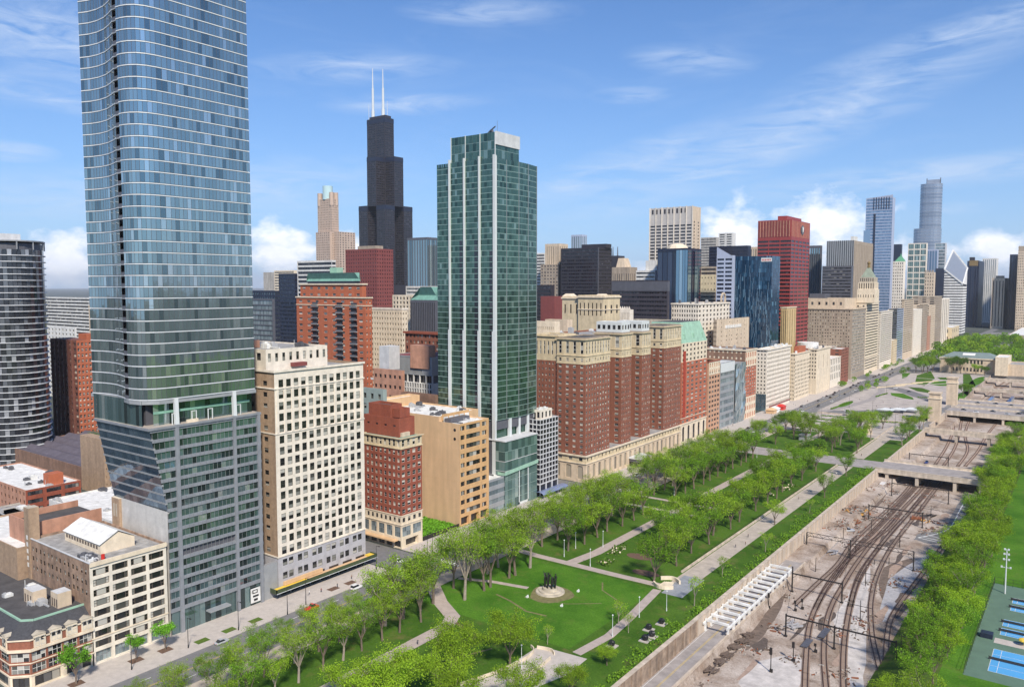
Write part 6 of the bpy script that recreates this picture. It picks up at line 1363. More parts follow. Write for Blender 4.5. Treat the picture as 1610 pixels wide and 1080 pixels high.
for i,p in enumerate(line):
    if i%1==0: mb.bar((p.x,p.y,-7.86),(p.x+9+.1*i,p.y-2-i*.1,-7.86),.4,.04)
kind(mb.obj('parking_markings',mt['paint_white']),'structure')
# ---------- catenary gantries and poles ----------
def gantry(label,y,xs,h,zt=None,truss=False,ybs=None):
    t=thing('catenary_gantry',label,'gantry',(xs[0],y,-8),'catenary gantries over the tracks')
    for i,x in enumerate(xs):
        mb=MB(); hh=h+(2.8 if i==0 and zt else .6); mb.box(x-.22,x+.22,y-.22,y+.22,-8,-8+hh); mb.box(x-.5,x+.5,y-.5,y+.5,-8,-7.6); inv(mb.obj('post',mt['iron']),t)
        if 1:
            mb=MB()
            for s in (-1,1):
                if xs[0]<=x+s*2<=xs[-1]: mb.bar((x,y,-8+h-2),(x+s*2,y,-8+h),.14,.14)
            if mb.v: inv(mb.obj('brace',mt['iron']),t)
    mb=MB(); z=-8+h
    if truss:
        for dz in (-.8,.8): mb.box(xs[0],xs[-1],y-.12,y+.12,z+dz-.1,z+dz+.1)
        n=int((xs[-1]-xs[0])/1.8)
        for k in range(n): a=xs[0]+(xs[-1]-xs[0])*k/n; c=xs[0]+(xs[-1]-xs[0])*(k+1)/n; mb.bar((a,y,z-.8+1.6*(k%2)),(c,y,z+.8-1.6*(k%2)),.12,.12)
    else: mb.box(xs[0],xs[-1],y-.2,y+.2,z-.22,z+.22)
    inv(mb.obj('beam',mt['iron']),t)
    mb=MB()
    for k in range(int((xs[-1]-xs[0])/4)): x=xs[0]+3+k*4; mb.box(x-.07,x+.07,y-.07,y+.07,z-1.3,z-.2)
    inv(mb.obj('insulators',mt['iron']),t)
gantry('nearest black catenary gantry with three posts',274.3,[-83,-66.7,-47.5],7.6)
gantry('second black gantry with a taller left post',317,[-93.8,-74.7],7.6,zt=1)
gantry('lattice truss gantry spanning the middle of the yard',372,[-104,-84.8,-58.8],7.8,truss=True)
gantry('black gantry beyond the lattice truss',442,[-92,-66.5],7.4); gantry('far black gantry just before the road bridge',500,[-92,-62.5],7.6,zt=1); gantry('small gantry at the grove edge near the outer track',283,[-47.4,-44.3],6.5)
gantry('black gantry beyond the road bridge',600,[-100,-76],7)
poles=[(632,600,1,7),(607,770,1,8),(793,420,1,7),(738,270,0,6),(660,345,0,6),(586,443,0,8),(550,475,0,6),(397,535,0,6),(527,380,0,5),(410,343,0,5),(585,265,0,5),(185,1008,2,8),(291,958,2,6.5),(175,708,2,6),(940,283,1,6.5),(893,250,1,4),(333,712,2,4),(743,500,0,3),(674,500,0,2),(716,300,0,1.6),(300,720,2,4),(395,915,2,3)]
for i,(x,y,k,h) in enumerate(poles):
    g=G(1150+x/3,720+y/3,-8); t=thing('yard_pole',['plain black pole','black pole with long cross arm','black signal post with box'][k]+f' in the rail yard, {ordw(i)} of the scattered yard poles','pole',(g[0],g[1],-8),'scattered yard poles')
    mb=MB(); mb.tube((g[0],g[1],-8),(g[0],g[1],-8+h),.2,.13,n=6); inv(mb.obj('post',mt['iron']),t)
    if k==1: mb=MB(); mb.box(g[0]-4.2,g[0]+4.2,g[1]-.09,g[1]+.09,-8+h*.72,-8+h*.72+.18); inv(mb.obj('cross_arm',mt['iron']),t)
    if k==2: mb=MB(); mb.box(g[0]-.45,g[0]+.3,g[1]-.3,g[1]+.3,-8+h*.72,-8+h); inv(mb.obj('signal_box',mt['iron']),t); mb=MB(); mb.box(g[0]-.3,g[0]+.6,g[1]-.35,g[1]+.35,-8,-7); inv(mb.obj('base_box',mt['iron']),t)
# buffer wagons / crossings on the tracks
for i,(u,v,l) in enumerate(((1296,995,'dark rubber crossing mat on the second track'),(1268.5,1011,'small purple grey mat on the leftmost track'))):
    g=G(u,v,-7.6); mb=MB(); mb.box(g[0]-1.1,g[0]+1.1,g[1]-4.5+i,g[1]+4.5-i,-7.6,-7.35); 
    for k in range(5): mb.box(g[0]-1.1,g[0]+1.1,g[1]-4+i+k*1.7,g[1]-3.7+i+k*1.7,-7.349,-7.3)
    tag(mb.obj('track_mat',mt['steel_grey']),l,'track mat')
# ---------- bridges ----------
def bridge(name,label,x0,x1,y0,y1,z=0,dz=1.6,piers=(),road='asphalt_old',arch=0,marks=True,pw=.5):
    t=thing(name,label,'bridge',((x0+x1)/2,(y0+y1)/2,z))
    mb=MB(); mb.box(x0,x1,y0,y1,z-dz,z+.06); inv(mb.obj('deck',mt['bridge_side']),t)
    mb=MB(); mb.q((x0,y0+pw*5,z+.075),(x1,y0+pw*5,z+.075),(x1,y1-pw*5,z+.075),(x0,y1-pw*5,z+.075)); inv(mb.obj('roadway',mt[road]),t)
    for y in (y0,y1-pw):
        mb=MB(); mb.box(x0,x1,y-.05,y+pw,z+.062,z+1.1); mb.box(x0,x1,y-.15,y+pw+.1,z+1.102,z+1.3)
        inv(mb.obj('parapet',mt['bridge_side']),t)
    for x in piers:
        for y in ([y0+1.5,y1-1.5] if y1-y0<12 else [y0+1.5+(y1-y0-3)*k/3 for k in range(4)]):
            mb=MB(); mb.prism([(x-.9,y-.9),(x+.9,y-.9),(x+.9,y+.9),(x-.9,y+.9)],-8,z-dz-.9); mb.prism([(x-.9,y-.9),(x+.9,y-.9),(x+.9,y+.9),(x-.9,y+.9)],z-dz-.9,z-dz-.001,0,0,[(x-2,y-1),(x+2,y-1),(x+2,y+1),(x-2,y+1)]); inv(mb.obj('pier',mt['bridge_side']),t)
        mb=MB(); mb.box(x-.8,x+.8,y0+.5,y1-.5,z-dz-.9,z-dz-.3) if 0 else None
    return t
bridge('road_bridge','first road bridge with grey roadway crossing the rail yard',-108,-40,531,560,0,2.0,(-101,-84,-63.5,-50))
bridge('footbridge','narrow beige footbridge crossing the tracks beyond the first road bridge',-107.5,-40,700,708,0,1.9,(-84,-62),'walk_beige',pw=.25)
bridge('double_bridge','wide pale double bridge with cars beside the two stone pylons',-108,-30,816,912,0,3,(-84,-62),'asphalt_old')
t=thing('median_parapet','stone median parapets on the wide double bridge','parapet',(-70,860,0))
for y in (848,878): mb=MB(); mb.box(-107,-31,y,y+2,.08,1.6); inv(mb.obj('parapet',mt['bridge_side']),t)
bridge('far_bridge','thin grey bridge over the far rail cut',-108,-30,1013,1022,0,1.6,(-80,-58),'asphalt')
bridge('farther_bridge','farthest pale bridge beside the museum',-108,-30,1128,1140,0,1.6,(-80,),'walk_beige')
def pylon(x,y,label,h=28,s=9):
    t=thing('stone_pylon',label,'pylon',(x,y,0))
    mb=MB(); mb.box(x-s/2,x+s/2,y-s/2,y+s/2,0,h*.78); inv(mb.obj('shaft',mt['beige']),t)
    mb=MB(); mb.box(x-s/2-.5,x+s/2+.5,y-s/2-.5,y+s/2+.5,h*.78,h*.82); inv(mb.obj('belt',mt['cream']),t)
    mb=MB(); mb.box(x-s/2+.4,x+s/2-.4,y-s/2+.4,y+s/2-.4,h*.82,h*.95); mb.box(x-s/2-.3,x+s/2+.3,y-s/2-.3,y+s/2+.3,h*.95,h); inv(mb.obj('cap',mt['beige']),t)
pylon(-107,752,'nearer tall square stone pylon at the double bridge',25); pylon(-109,868,'farther tall square stone pylon at the double bridge',27)
# museum at the north end
def museum():
    y=1195; b=Bd('museum','long beige stone museum with green grey roof and white skylight','museum',(-140,1215,0)); z=20
    xw=PY(1478,570,y)[0]; xe=PY(1566,570,y)[0]; b.tier(xw,xe,y,y+50,0,z,mt['beige'],(2,9,.55,.5,('g',2,2,.25),{'m':14,'d':.6}),(2,6,.4,.4,('g',2,2,.25)),GD,roof=None)
    b.cornice(xw,xe,y,y+50,z-1.2,1.4,1.2,mt['cream']); mb=MB(); mb.prism([(xw,y),(xe,y),(xe,y+50),(xw,y+50)],z,z+6,0,0,[(xw+12,y+20),(xe-10,y+20),(xe-10,y+30),(xw+12,y+30)]); b.part(mb,'hipped_roof',mt['teal_grey'])
    mb=MB(); a,c=xw+25,xe-25; mb.q((a,y+9,z+3.1),(c,y+9,z+3.1),(c,y+17,z+5.5),(a,y+17,z+5.5)); b.part(mb,'skylight',mt['roof_white'])
    b.tier(xe,xe+14,y-10,y+40,0,24,mt['cream'],None,None,name='pavilion',roof=mt['roof_white']); b.tier(xe+14,xe+100,y-4,y+46,0,15,mt['beige'],None,None,name='bridge_wing',roof=mt['roof_grey']); b.finish()
museum()

# ---------- trees ----------
def leafmat(name,c,hue=.3):
    return M(name,c,.9,var=.18,sc=.8,island=.38,trans=.4,stain=0,spec=.15)
leafmat('leaf_spring',(.25,.39,.03)); leafmat('leaf_green',(.165,.31,.024)); leafmat('leaf_dark',(.115,.22,.025)); leafmat('leaf_bright',(.17,.40,.03)); leafmat('leaf_yellow',(.27,.42,.028))
def tree_proto(seed,H_,rad,form,leafm,nleaf,lsz=.5,bark='bark',trunk_r=.3):
    r=random.Random(seed); tb=MB(); tips=[]
    th=H_*{'vase':.26,'round':.2,'tall':.3}[form]
    p=Vector((0,0,0)); q=Vector((r.uniform(-.3,.3),r.uniform(-.3,.3),th)); tb.tube(p,q,trunk_r*1.25,trunk_r*.9,n=7)
    nl=r.randint(5,7)
    for i in range(nl):
        a=2*math.pi*(i+r.uniform(-.3,.3))/nl; out=rad*r.uniform(.35,.62); up=(H_-th)*r.uniform(.42,.62)
        e=q+Vector((math.cos(a)*out,math.sin(a)*out,up)); mid=q.lerp(e,.5)+Vector((0,0,up*.08)); tb.tube(q,mid,trunk_r*.62,trunk_r*.42,n=5,caps=False); tb.tube(mid,e,trunk_r*.42,trunk_r*.25,n=5,caps=False); tips.append(mid.lerp(e,.5))
        for j in range(r.randint(4,6)):
            s=mid.lerp(e,r.uniform(.2,1)); a2=a+r.uniform(-1.3,1.3); l=rad*r.uniform(.25,.5); e2=s+Vector((math.cos(a2)*l,math.sin(a2)*l,(H_-s.z)*r.uniform(.15,.75)))
            tb.tube(s,e2,trunk_r*.22,trunk_r*.1,n=4,caps=False); tips.append(e2)
            for k in range(r.randint(3,5)):
                s2=s.lerp(e2,r.uniform(.4,1)); e3=s2+Vector((r.uniform(-1,1),r.uniform(-1,1),r.uniform(-.35,.9)))*rad*.26; 
                if e3.z>H_: e3.z=H_-r.random()
                tb.tube(s2,e3,trunk_r*.1,trunk_r*.04,n=3,caps=False); tips.append(e3)
    cb=MB(); per=nleaf/len(tips); sg=rad*.105
    for t_ in tips:
        n=int(per*r.uniform(.3,1.8)); 
        for k in range(n):
            c=t_+Vector((r.gauss(0,sg),r.gauss(0,sg),r.gauss(0,sg*.7)))
            s=lsz*r.uniform(.5,1.2); u=Vector((r.gauss(0,1),r.gauss(0,1),r.gauss(0,1))).normalized(); w=u.orthogonal().normalized(); 
            if r.random()<.5: w=u.cross(w)
            u=u*s*.5; w=w*s*.35
            cb.q(tuple(c-u),tuple(c+w),tuple(c+u),tuple(c-w))
    return tb.mesh('trunk',mt[bark]),cb.mesh('crown',leafm)
PR={}
def proto(key,*a,**k): PR[key]=tree_proto(*a,**k)
for i in range(5): proto(('elm',i),20+i,17,6.2,'vase',mt['leaf_spring'],3900,.36,'bark_pale' if i%2 else 'bark',.34)
for i in range(3): proto(('green',i),30+i,15,6.0,'round',mt['leaf_green'],4300,.4)
for i in range(2): proto(('dark',i),40+i,15,6.5,'round',mt['leaf_dark'],5000,.42)
for i in range(2): proto(('bushy',i),50+i,13,7,'round',mt['leaf_yellow'],9000,.36)
for i in range(2): proto(('street',i),60+i,8,2.9,'round',mt['leaf_bright'],2600,.36,'bark',.16)
proto(('thin',0),71,9,3,'tall',mt['leaf_yellow'],700,.35,'bark_pale',.14); proto(('low',0),80,14,6.5,'round',mt['leaf_green'],700,1.5); proto(('low',1),81,14,6.5,'round',mt['leaf_dark'],650,1.5)
RT=random.Random(99); NT=0; ALT={}
def tree(kindk,x,y,z,label,s=1,group=None,name='tree'):
    global NT; NT+=1
    ks=[k for k in PR if k[0]==kindk]; tr,cr=PR[RT.choice(ks)]
    t=thing(name,label,'tree',(x,y,z),group,RT.uniform(0,6.28)); sc=s*RT.uniform(.9,1.12); t.scale=(sc*RT.uniform(.95,1.08),sc,sc*RT.uniform(.92,1.1))
    alt=RT.random()
    for n,m in (('trunk',tr),('crown',cr)):
        if n=='crown' and kindk in('elm','green','dark') and alt<.6:
            key=(m.name,'leaf_green' if alt<.2 else 'leaf_spring' if alt<.4 else 'leaf_yellow')
            if key not in ALT: ALT[key]=m.copy(); ALT[key].materials[0]=mt[key[1]]
            m=ALT[key]
        o=bpy.data.objects.new(n,m); C.objects.link(o); o.parent=t
    return t
lm=lambda y:'the mansard corner block' if y<112 else 'the cream loft block' if y<136 else 'the glass tower' if y<175 else 'the cream office block' if y<224 else 'the red brick hotel' if y<262 else 'the tan building' if y<308 else 'the green glass tower' if y<350 else 'the big brick hotel' if y<530 else 'the far blocks'
def trow(k,xf,ys,label,s=1,group=None,jit=1.0,z=0):
    for i,y in enumerate(ys): tree(k,xf+RT.uniform(-jit,jit),y+RT.uniform(-jit,jit),z,label.format(o=ordw(i),l=lm(y)),s,group)
def fr(a,b,s): 
    out=[]; 
    while a<b: out.append(a); a+=s
    return out
trow('elm',-203,fr(96,215,9.5),'kerb row elm opposite {l}, {o} from the south',.62,'kerb row of park elms')
trow('elm',-203,fr(244,366,11)+fr(392,524,12),'northern kerb row elm opposite {l}, {o} from the south',1.05,'kerb row of park elms')
trow('elm',-192,fr(100,205,9.5),'middle row elm opposite {l}, {o} from the south',.8,'middle row of park elms')
trow('elm',-192,fr(222,262,10)+fr(283,364,12)+fr(392,524,12),'northern middle row elm opposite {l}, {o} from the south',1.22,'middle row of park elms')
trow('elm',-182,[141.4,150.4,158.5,166.3,175.3,182.9,193.2],'slender elm of the inner row beside the long path, {o} from the south',.92,'inner row of park elms',.2)
trow('elm',-182,[216.6,227.7,232,244.1,247.5,258.5],'tall elm on the west side of the statue lawn, {o} from the south',1.4,'elms west of the statue',.3)
trow('elm',-189,[184,192,200,207],'big spreading elm at the bend of the long path, {o} from the south',1.3,'big elms at the path bend',.5)
trow('elm',-181,[133,124,116],'slender elm near the bottom edge beside the long path, {o} from the north',.8,'inner row of park elms',.4)
trow('green',-179.5,fr(285,364,11.5)+fr(393,524,12),'elm left of the long path opposite {l}, {o} counting away',1.22,'elms west of the long path')
for i,(x,y,s) in enumerate([(-134.2,274.5,1.05),(-134.6,296,1),(-141,306,1),(-148,314,.95),(-136,314,1),(-156,324,.9),(-143,327,1),(-134.5,330,1),(-152,338,1),(-138,343,1),(-147,352,.95),(-135,357,1),(-156,354,.85),(-136,371,.9),(-143,376,.85),(-151,374,.7)]): tree('green',x,y,0,f'leafy tree in the grove between long path and esplanade, {ordw(i)} from the south',s*1.22,'grove north east of the statue lawn')
for i,(x,y,s) in enumerate([(-136,394,1),(-146,398,.9),(-135,409,1),(-144,415,.9),(-135,424,1),(-147,430,1),(-137,440,1.05),(-151,446,.9),(-137,456,1),(-146,463,1),(-136,473,1),(-152,480,.9),(-140,487,1),(-136,502,1),(-148,500,.95),(-141,516,1),(-153,514,.9)]): tree('green' if i%3 else 'dark',x,y,0,f'leafy tree in the far park grove south of the cross street, {ordw(i)} from the south',s*1.2,'far park grove')
for i,(x,y,s) in enumerate([(-120.3,376,.9),(-114.8,441.8,.85),(-117.9,500.8,.9)]): tree('green',x,y,0,f'lone tree on the grass strip by the retaining wall, {ordw(i)} from the south',s,'trees on the grass strip')
for i,(x,y,s,k) in enumerate([(-112,262,1,'thin'),(-111,335,1,'thin'),(-113,408,.9,'thin'),(-115,296,.9,'thin'),(-126.5,232,.85,'thin'),(-120.5,228,.85,'thin'),(-137.5,205,.8,'thin'),(-115,204,.45,'bushy')]): tree(k,x,y,0,f'small young tree or shrub near the esplanade end, {ordw(i)} from the list north of the wall' if 0 else f'small young tree near the sunken road side of the park, {ordw(i)} of its kind',s,'young trees by the wall')
for i,(x,y,s) in enumerate([(-150,150,1.0),(-141,160,1),(-148,172,1),(-138.5,186,.98),(-131,152,.95),(-160,141,.9),(-121,168,.75),(-114,182,.62),(-146,138,1)]): tree('bushy',x,y,0,f'round yellow green tree at the bottom of the picture, {ordw(i)} of the clump',s*1.15,'yellow green clump in the foreground')
for i,(x,y,s) in enumerate([(-233.1,102.5,1.45),(-233.2,120.3,1.1),(-232.4,129.4,1.25)]): tree('street',x,y,.14,['bright green street tree before the mansard block','bright green street tree before the loft block','bright green street tree left of the glass tower'][i],s,None,'street_tree'); sheet('tree_pit',[(x-1.6,y-2),(x+1.6,y-2),(x+1.6,y+2),(x-1.6,y+2)],.15,'soil')
for i,(x,y) in enumerate([(-229,140),(-229,150),(-228.5,160),(-229,195),(-228.5,203)]): sheet('planting_bed',[(x-1.5,y-2.2),(x+1.5,y-2.2),(x+1.5,y+2.2),(x-1.5,y+2.2)],.15,'grass_rough' if i<3 else 'soil')
# grove on the east slope
slope=[]; rr=random.Random(5)
for _ in range(4000):
    y=rr.uniform(195,700); xl=-40 if y<280 else (-44 if y<330 else (-46 if y<400 else (-44 if y<520 else -50))); xr=-31 if y<430 else (-35 if y<560 else -22); x=rr.uniform(xl,xr)
    if y>700: continue
    if all((x-a)**2+(y-b_)**2>(7.2 if y<560 else 9)**2 for a,b_ in slope): slope.append((x,y))
    if len(slope)>=92: break
slope.sort(key=lambda p:p[1])
zs_=lambda x: 0 if x>-33 else (-2*(x+33)/-7 if x>-40 else max(-8,-2-6*(-40-x)/12))
for i,(x,y) in enumerate(slope): tree(['green','dark','green','elm'][i%4] if i%5 else 'bushy',x,y,zs_(x),f'slope tree right of the tracks, {ordw(i)} counting northwards',.98 if y>300 else .85,'grove on the slope right of the tracks')
# north park trees
r=random.Random(8)
nn=0
for (xa,xb,ya,yb,n,gname) in ((-204,-150,562,640,14,'grove beyond the cross street'),(-150,-128,566,692,16,'grove beside the far esplanade'),(-118,-108,620,735,5,'trees by the stone pylon')):
    pts=[]
    for _ in range(900):
        p=(r.uniform(xa,xb),r.uniform(ya,yb))
        if all((p[0]-q[0])**2+(p[1]-q[1])**2>8.5**2 for q in pts): pts.append(p)
        if len(pts)>=n: break
    for i,p in enumerate(sorted(pts,key=lambda p:p[1])): tree('green' if i%2 else 'elm',p[0],p[1],0,f'tree in the {gname}, {ordw(i)} from the south',1.05,gname)
for i,(x,y) in enumerate([(-176,1165),(-184,1185),(-172,1180),(-180,1150),(-190,1165),(-150,1180),(-140,1185),(-122,1180),(-112,1178),(-105,960),(-108,940)]): tree('dark',x,y,0,f'dark green tree near the museum, {ordw(i)} of that group',1.5 if i<7 else 1.0,'trees near the museum')
for i,(x,y) in enumerate([(-505,250),(-515,262),(-498,272),(-528,268),(-540,285),(-520,285),(-550,300),(-535,306),(-565,310),(-510,298),(-548,262),(-480,262)]): tree('dark',x,y,0,f'tree between the curved tower and the brown brick tower, {ordw(i)} nearest',1.1,'trees behind the left towers')
def mass(name,label,spots,sz=1):
    mb=MB(); r=random.Random(3)
    for (x,y,s) in spots:
        mi=r.choice([0,0,1,1,2]); R0=r.uniform(4.5,8)*s; H0=r.uniform(10,17)*s; n=int(170*sz)
        for q in range(n):
            th=r.uniform(0,6.28); z=r.random()**.6; rad=R0*math.sqrt(max(.05,1-(2*z-1.1)**2))*r.random()**.4
            p=Vector((x+rad*math.cos(th),y+rad*math.sin(th),1.5+z*(H0-1.5))); a=Vector((r.gauss(0,1),r.gauss(0,1),r.gauss(0,1))).normalized()*.95*s; c_=a.orthogonal().normalized()*.7*s
            mb.q(tuple(p-a),tuple(p-c_),tuple(p+a),tuple(p+c_),mi)
    o=mb.obj(name,[mt['leaf_dark'],mt['leaf_green'],mt['leaf_spring']]); tag(o,label,'trees'); kind(o,'stuff')
r=random.Random(14)
mass('distant_trees','mass of green trees beyond the museum at the far right',[(r.uniform(-215,60),r.uniform(1300,1900),r.uniform(.9,1.5)) for _ in range(330)])
mass('distant_woods','dark wooded plain at the left horizon',[(r.uniform(-2600,-1500),r.uniform(300,1600),r.uniform(1.2,2)) for _ in range(220)],.6)
mass('far_park_trees','trees along the right side of the far rail cut',[(r.uniform(-48,30),r.uniform(720,1150),r.uniform(.7,1)) for _ in range(80)])
mass('far_street_trees','small trees along the far avenue and plaza',[(r.uniform(-232,-226),r.uniform(930,1300),r.uniform(.35,.55)) for _ in range(22)]+[(r.uniform(-203,-196),r.uniform(900,1180),r.uniform(.4,.6)) for _ in range(14)]+[(r.uniform(-180,-120),r.uniform(700,745),r.uniform(.3,.5)) for _ in range(12)],.8)
mb=MB()
for (x0,y0,x1,y1) in ((-196,655,-170,657),(-168,672,-150,675),(-196,700,-172,704),(-192,722,-160,726),(-150,715,-130,722),(-195,765,-192,830),(-180,880,-176,915),(-145,900,-128,905),(-190,640,-176,642),(-160,645,-146,647)):
    n=int(math.hypot(x1-x0,y1-y0)*5)
    for k in range(n):
        p=Vector((x0+(x1-x0)*k/n+r.gauss(0,.4),y0+(y1-y0)*k/n+r.gauss(0,.5),r.uniform(.1,1.1))); a=Vector((r.gauss(0,1),r.gauss(0,1),r.gauss(0,1))).normalized()*.6; c_=a.orthogonal().normalized()*.5; mb.q(tuple(p-a),tuple(p-c_),tuple(p+a),tuple(p+c_))
o=mb.obj('hedges',mt['leaf_dark']); tag(o,'low clipped hedges and beds on the far plaza','hedge'); kind(o,'stuff')
for i,(x0,y0,x1,y1,w) in enumerate(((-203,636,-132,650,2.5),(-180,640,-186,742,3),(-150,650,-118,742,3),(-197,690,-150,700,2.5),(-200,1000,-150,985,3),(-196,1100,-125,1085,3))): strip('path',[(x0,y0),(x1,y1)],w,.046+.001*i,'pave' if i%2 else 'asphalt_old')
for i,(a,c) in enumerate(((-188,975),(-176,1012),(-164,1045))): mb=MB(); mb.bar((a-8,c-14,.5),(a+14,c+26,.5),1.2,.9); tag(mb.obj('terrace_step',mt['stone_gold']),f'long pale stone terrace edge in the far sloping garden, {ordw(i)} from the south','terrace')
# ---------- park furniture ----------
def lamp(x,y,label,kindk=0,h=9):
    t=thing('street_lamp',label,'street lamp',(x,y,0)); m=mt['black'] if kindk==0 else mt['metal_white']
    mb=MB(); mb.tube((x,y,0),(x,y,1.2),.22,.16,n=8); mb.tube((x,y,1.2),(x,y,h),.12,.07,n=8); inv(mb.obj('pole',m),t)
    if kindk==0:
        mb=MB(); mb.bar((x,y,h-.1),(x+1.6,y,h+.1),.1,.1); inv(mb.obj('arm',m),t); mb=MB(); mb.box(x+1.2,x+2,y-.18,y+.18,h-.05,h+.12); inv(mb.obj('lamp_head',m),t)
    else: mb=MB(); mb.blob((x,y,h+.2),.28); inv(mb.obj('lamp_head',m),t)
for i,(u,v) in enumerate([(452,965),(481,950),(375,990),(296,1018),(207,1052),(592,895),(680,868),(672,872)]): g=G(u,v,.14); lamp(g[0],g[1],f'black street lamp on the avenue pavement, {ordw(sorted([452,481,375,296,207,592,680,672]).index(u))} from the left',0,10)
wl=[(1005,970),(963,1000),(948,860),(928,890),(887,875),(1048,960),(820,1050),(905,862),(1190,720),(1008,800),(1100,735),(1060,780)]
for i,(u,v) in enumerate(wl): g=G(u,v); lamp(g[0],g[1],f'slim white park lamp, {ordw(sorted(x for x,_ in wl).index(u))} from the left',1,7)
for i,(u,v) in enumerate([(1495,560),(1387,655),(1408,650),(1412,650),(1425,640)]): pass
for i,(x,y) in enumerate([(-160,770),(-185,790),(-150,700),(-186,700),(-175,905),(-128,700),(-125,712)]): lamp(x,y,f'slim black lamp on the far plaza, {ordw(i)} of its group',0,11)
def statue():
    x,y=-161.1,241.9; t=thing('bronze_statue','dark bronze group of upright figures on round stepped stone plinth in the lawn','statue',(x,y,0))
    for i,(r_,z0,z1) in enumerate(((5.6,0,.5),(4.4,.5,1.0),(3.0,1.0,1.9))): mb=MB(); mb.tube((x,y,z0),(x,y,z1),r_,r_-.15,n=28); inv(mb.obj('plinth_step',mt['cream_dk']),t)
    r=random.Random(4)
    for i in range(8):
        a=i*.785; bx,by=x+2.2*math.cos(a),y+1.7*math.sin(a); h=r.uniform(3.2,5.6); mb=MB()
        mb.tube((bx,by,1.9),(bx+.2,by,1.9+h*.5),.26,.32,n=7); mb.tube((bx-.4,by+.1,1.9),(bx,by,1.9+h*.45),.2,.26,n=7); mb.tube((bx+.1,by,1.9+h*.42),(bx+.1,by,1.9+h*.8),.45,.5,n=8); mb.blob((bx+.1,by,1.9+h*.9),.3); mb.bar((bx,by,1.9+h*.75),(bx+r.uniform(-1.2,1.2),by+r.uniform(-.8,.8),1.9+h*r.uniform(.5,1.25)),.2,.2); mb.bar((bx,by,1.9+h*.75),(bx+r.uniform(-1,1),by+.6,1.9+h*r.uniform(.4,.7)),.2,.2)
        inv(mb.obj('figure',mt['bronze']),t)
    mb=MB(); mb.tube((x+.3,y,1.9),(x+.3,y,8.6),.12,.05,n=6); inv(mb.obj('spear',mt['bronze']),t)
statue()
for i,(u,v,l) in enumerate(((829,939,'small white floodlight box left of the statue'),(909,930,'small white floodlight box right of the statue'),(883,953,'small white floodlight box below the statue'))): g=G(u,v); mb=MB(); mb.box(g[0]-.4,g[0]+.4,g[1]-.4,g[1]+.4,.03,.6); mb.bar((g[0],g[1],.6),(g[0]+.3,g[1],1),.5,.3); tag(mb.obj('floodlight',mt['roof_white']),l,'floodlight')
# dark rounded sculptures on slabs
sp=[(1040,981,'lone dark'),(1020,990,'upper left dark'),(1025,1001,'right dark'),(1014,1007,'lower dark'),(962,1016,'wide dark')]
for i,(u,v,l) in enumerate(sp):
    g=G(u,v); t=thing('rounded_sculpture',f'{l} rounded sculpture on pale slab beside the retaining wall','sculpture',(g[0],g[1],0)); mb=MB(); mb.box(g[0]-1.6,g[0]+1.6,g[1]-1.6,g[1]+1.6,.02,.3); inv(mb.obj('slab',mt['pave']),t)
    mb=MB(); mb.blob((g[0],g[1],1.2),1.1,1,1,.95,0,10,i,.12); mb.blob((g[0]+.6,g[1]-.4,1.7),.7,1,1,1,0,8,i+9,.15); inv(mb.obj('body',mt['black']),t)
# planting clumps in the north east lawn
for i,(u,v) in enumerate([(951,888),(957,884),(965,870),(971,865),(977,862),(1235,770),(1245,765),(1210,778),(1160,770),(1175,760)]):
    g=G(u,v); mb=MB(); r=random.Random(i)
    for k in range(60):
        p=Vector((g[0]+r.gauss(0,1.2),g[1]+r.gauss(0,1.2),r.uniform(.05,1.5))); s=.45; a=Vector((r.gauss(0,1),r.gauss(0,1),r.gauss(0,1))).normalized()*s; c_=a.orthogonal().normalized()*s; mb.q(tuple(p-a),tuple(p-c_),tuple(p+a),tuple(p+c_),0 if r.random()<.75 else 1)
    tag(mb.obj('shrub',[mt['leaf_dark'],mt['cream']]),f'dark shrub with cream blossom on the park lawn, {ordw(i)} from the left clump','shrub','flowering shrubs on the lawn')
# stair walls at the end of the esplanade
t=thing('esplanade_stairs','pale curved stair walls where the cross path meets the esplanade','stairs',(-130,270,0))
for sx,ya in ((1,0),(-1,1)):
    mb=MB(); pts=[(-133+k*.9,272+ya*6-2.6*math.sin(k/9*3.14)*(1 if ya==0 else -1)) for k in range(10)]
    for p,q in zip(pts[:-1],pts[1:]): mb.bar((p[0],p[1],.7),(q[0],q[1],.7),.7,1.4)
    inv(mb.obj('curved_wall',mt['cream']),t)
for k in range(5): mb=MB(); mb.box(-131+k*.8,-130.2+k*.8,272.5,277,.03,.15*(k+1)); inv(mb.obj('step',mt['cream']),t)
t=thing('terrace_wall','white curved parapet wall and ramp of the park terrace at the bottom','wall',(-133,185,0))
for pts in ([(-140.5,200),(-138,198),(-137,192),(-139,180),(-143,168)],[(-131,197),(-130.4,188),(-132,176),(-137,160)],[(-138.5,200.6),(-134,201.6),(-131.5,200)]):
    mb=MB(); c=cat([Vector(p) for p in pts],5)
    for p,q in zip(c[:-1],c[1:]): mb.bar((p.x,p.y,.5),(q.x,q.y,.5),.28,.95)
    inv(mb.obj('parapet',mt['cream']),t)
mb=MB(); g=G(640,0+684,0) 
# park fence along the esplanade
t=thing('iron_fence','thin dark iron fence along the low wall of the esplanade','fence',(-130.4,400,0))
mb=MB()
for k in range(118): y=292+k*2; mb.box(-130.45,-130.37,y,y+.08,0,1.3)
inv(mb.obj('posts',mt['iron']),t); kind(mb and t.children[0],'stuff') if 0 else None
mb=MB(); mb.box(-130.43,-130.39,292,527,1.2,1.26); inv(mb.obj('rail',mt['iron']),t)
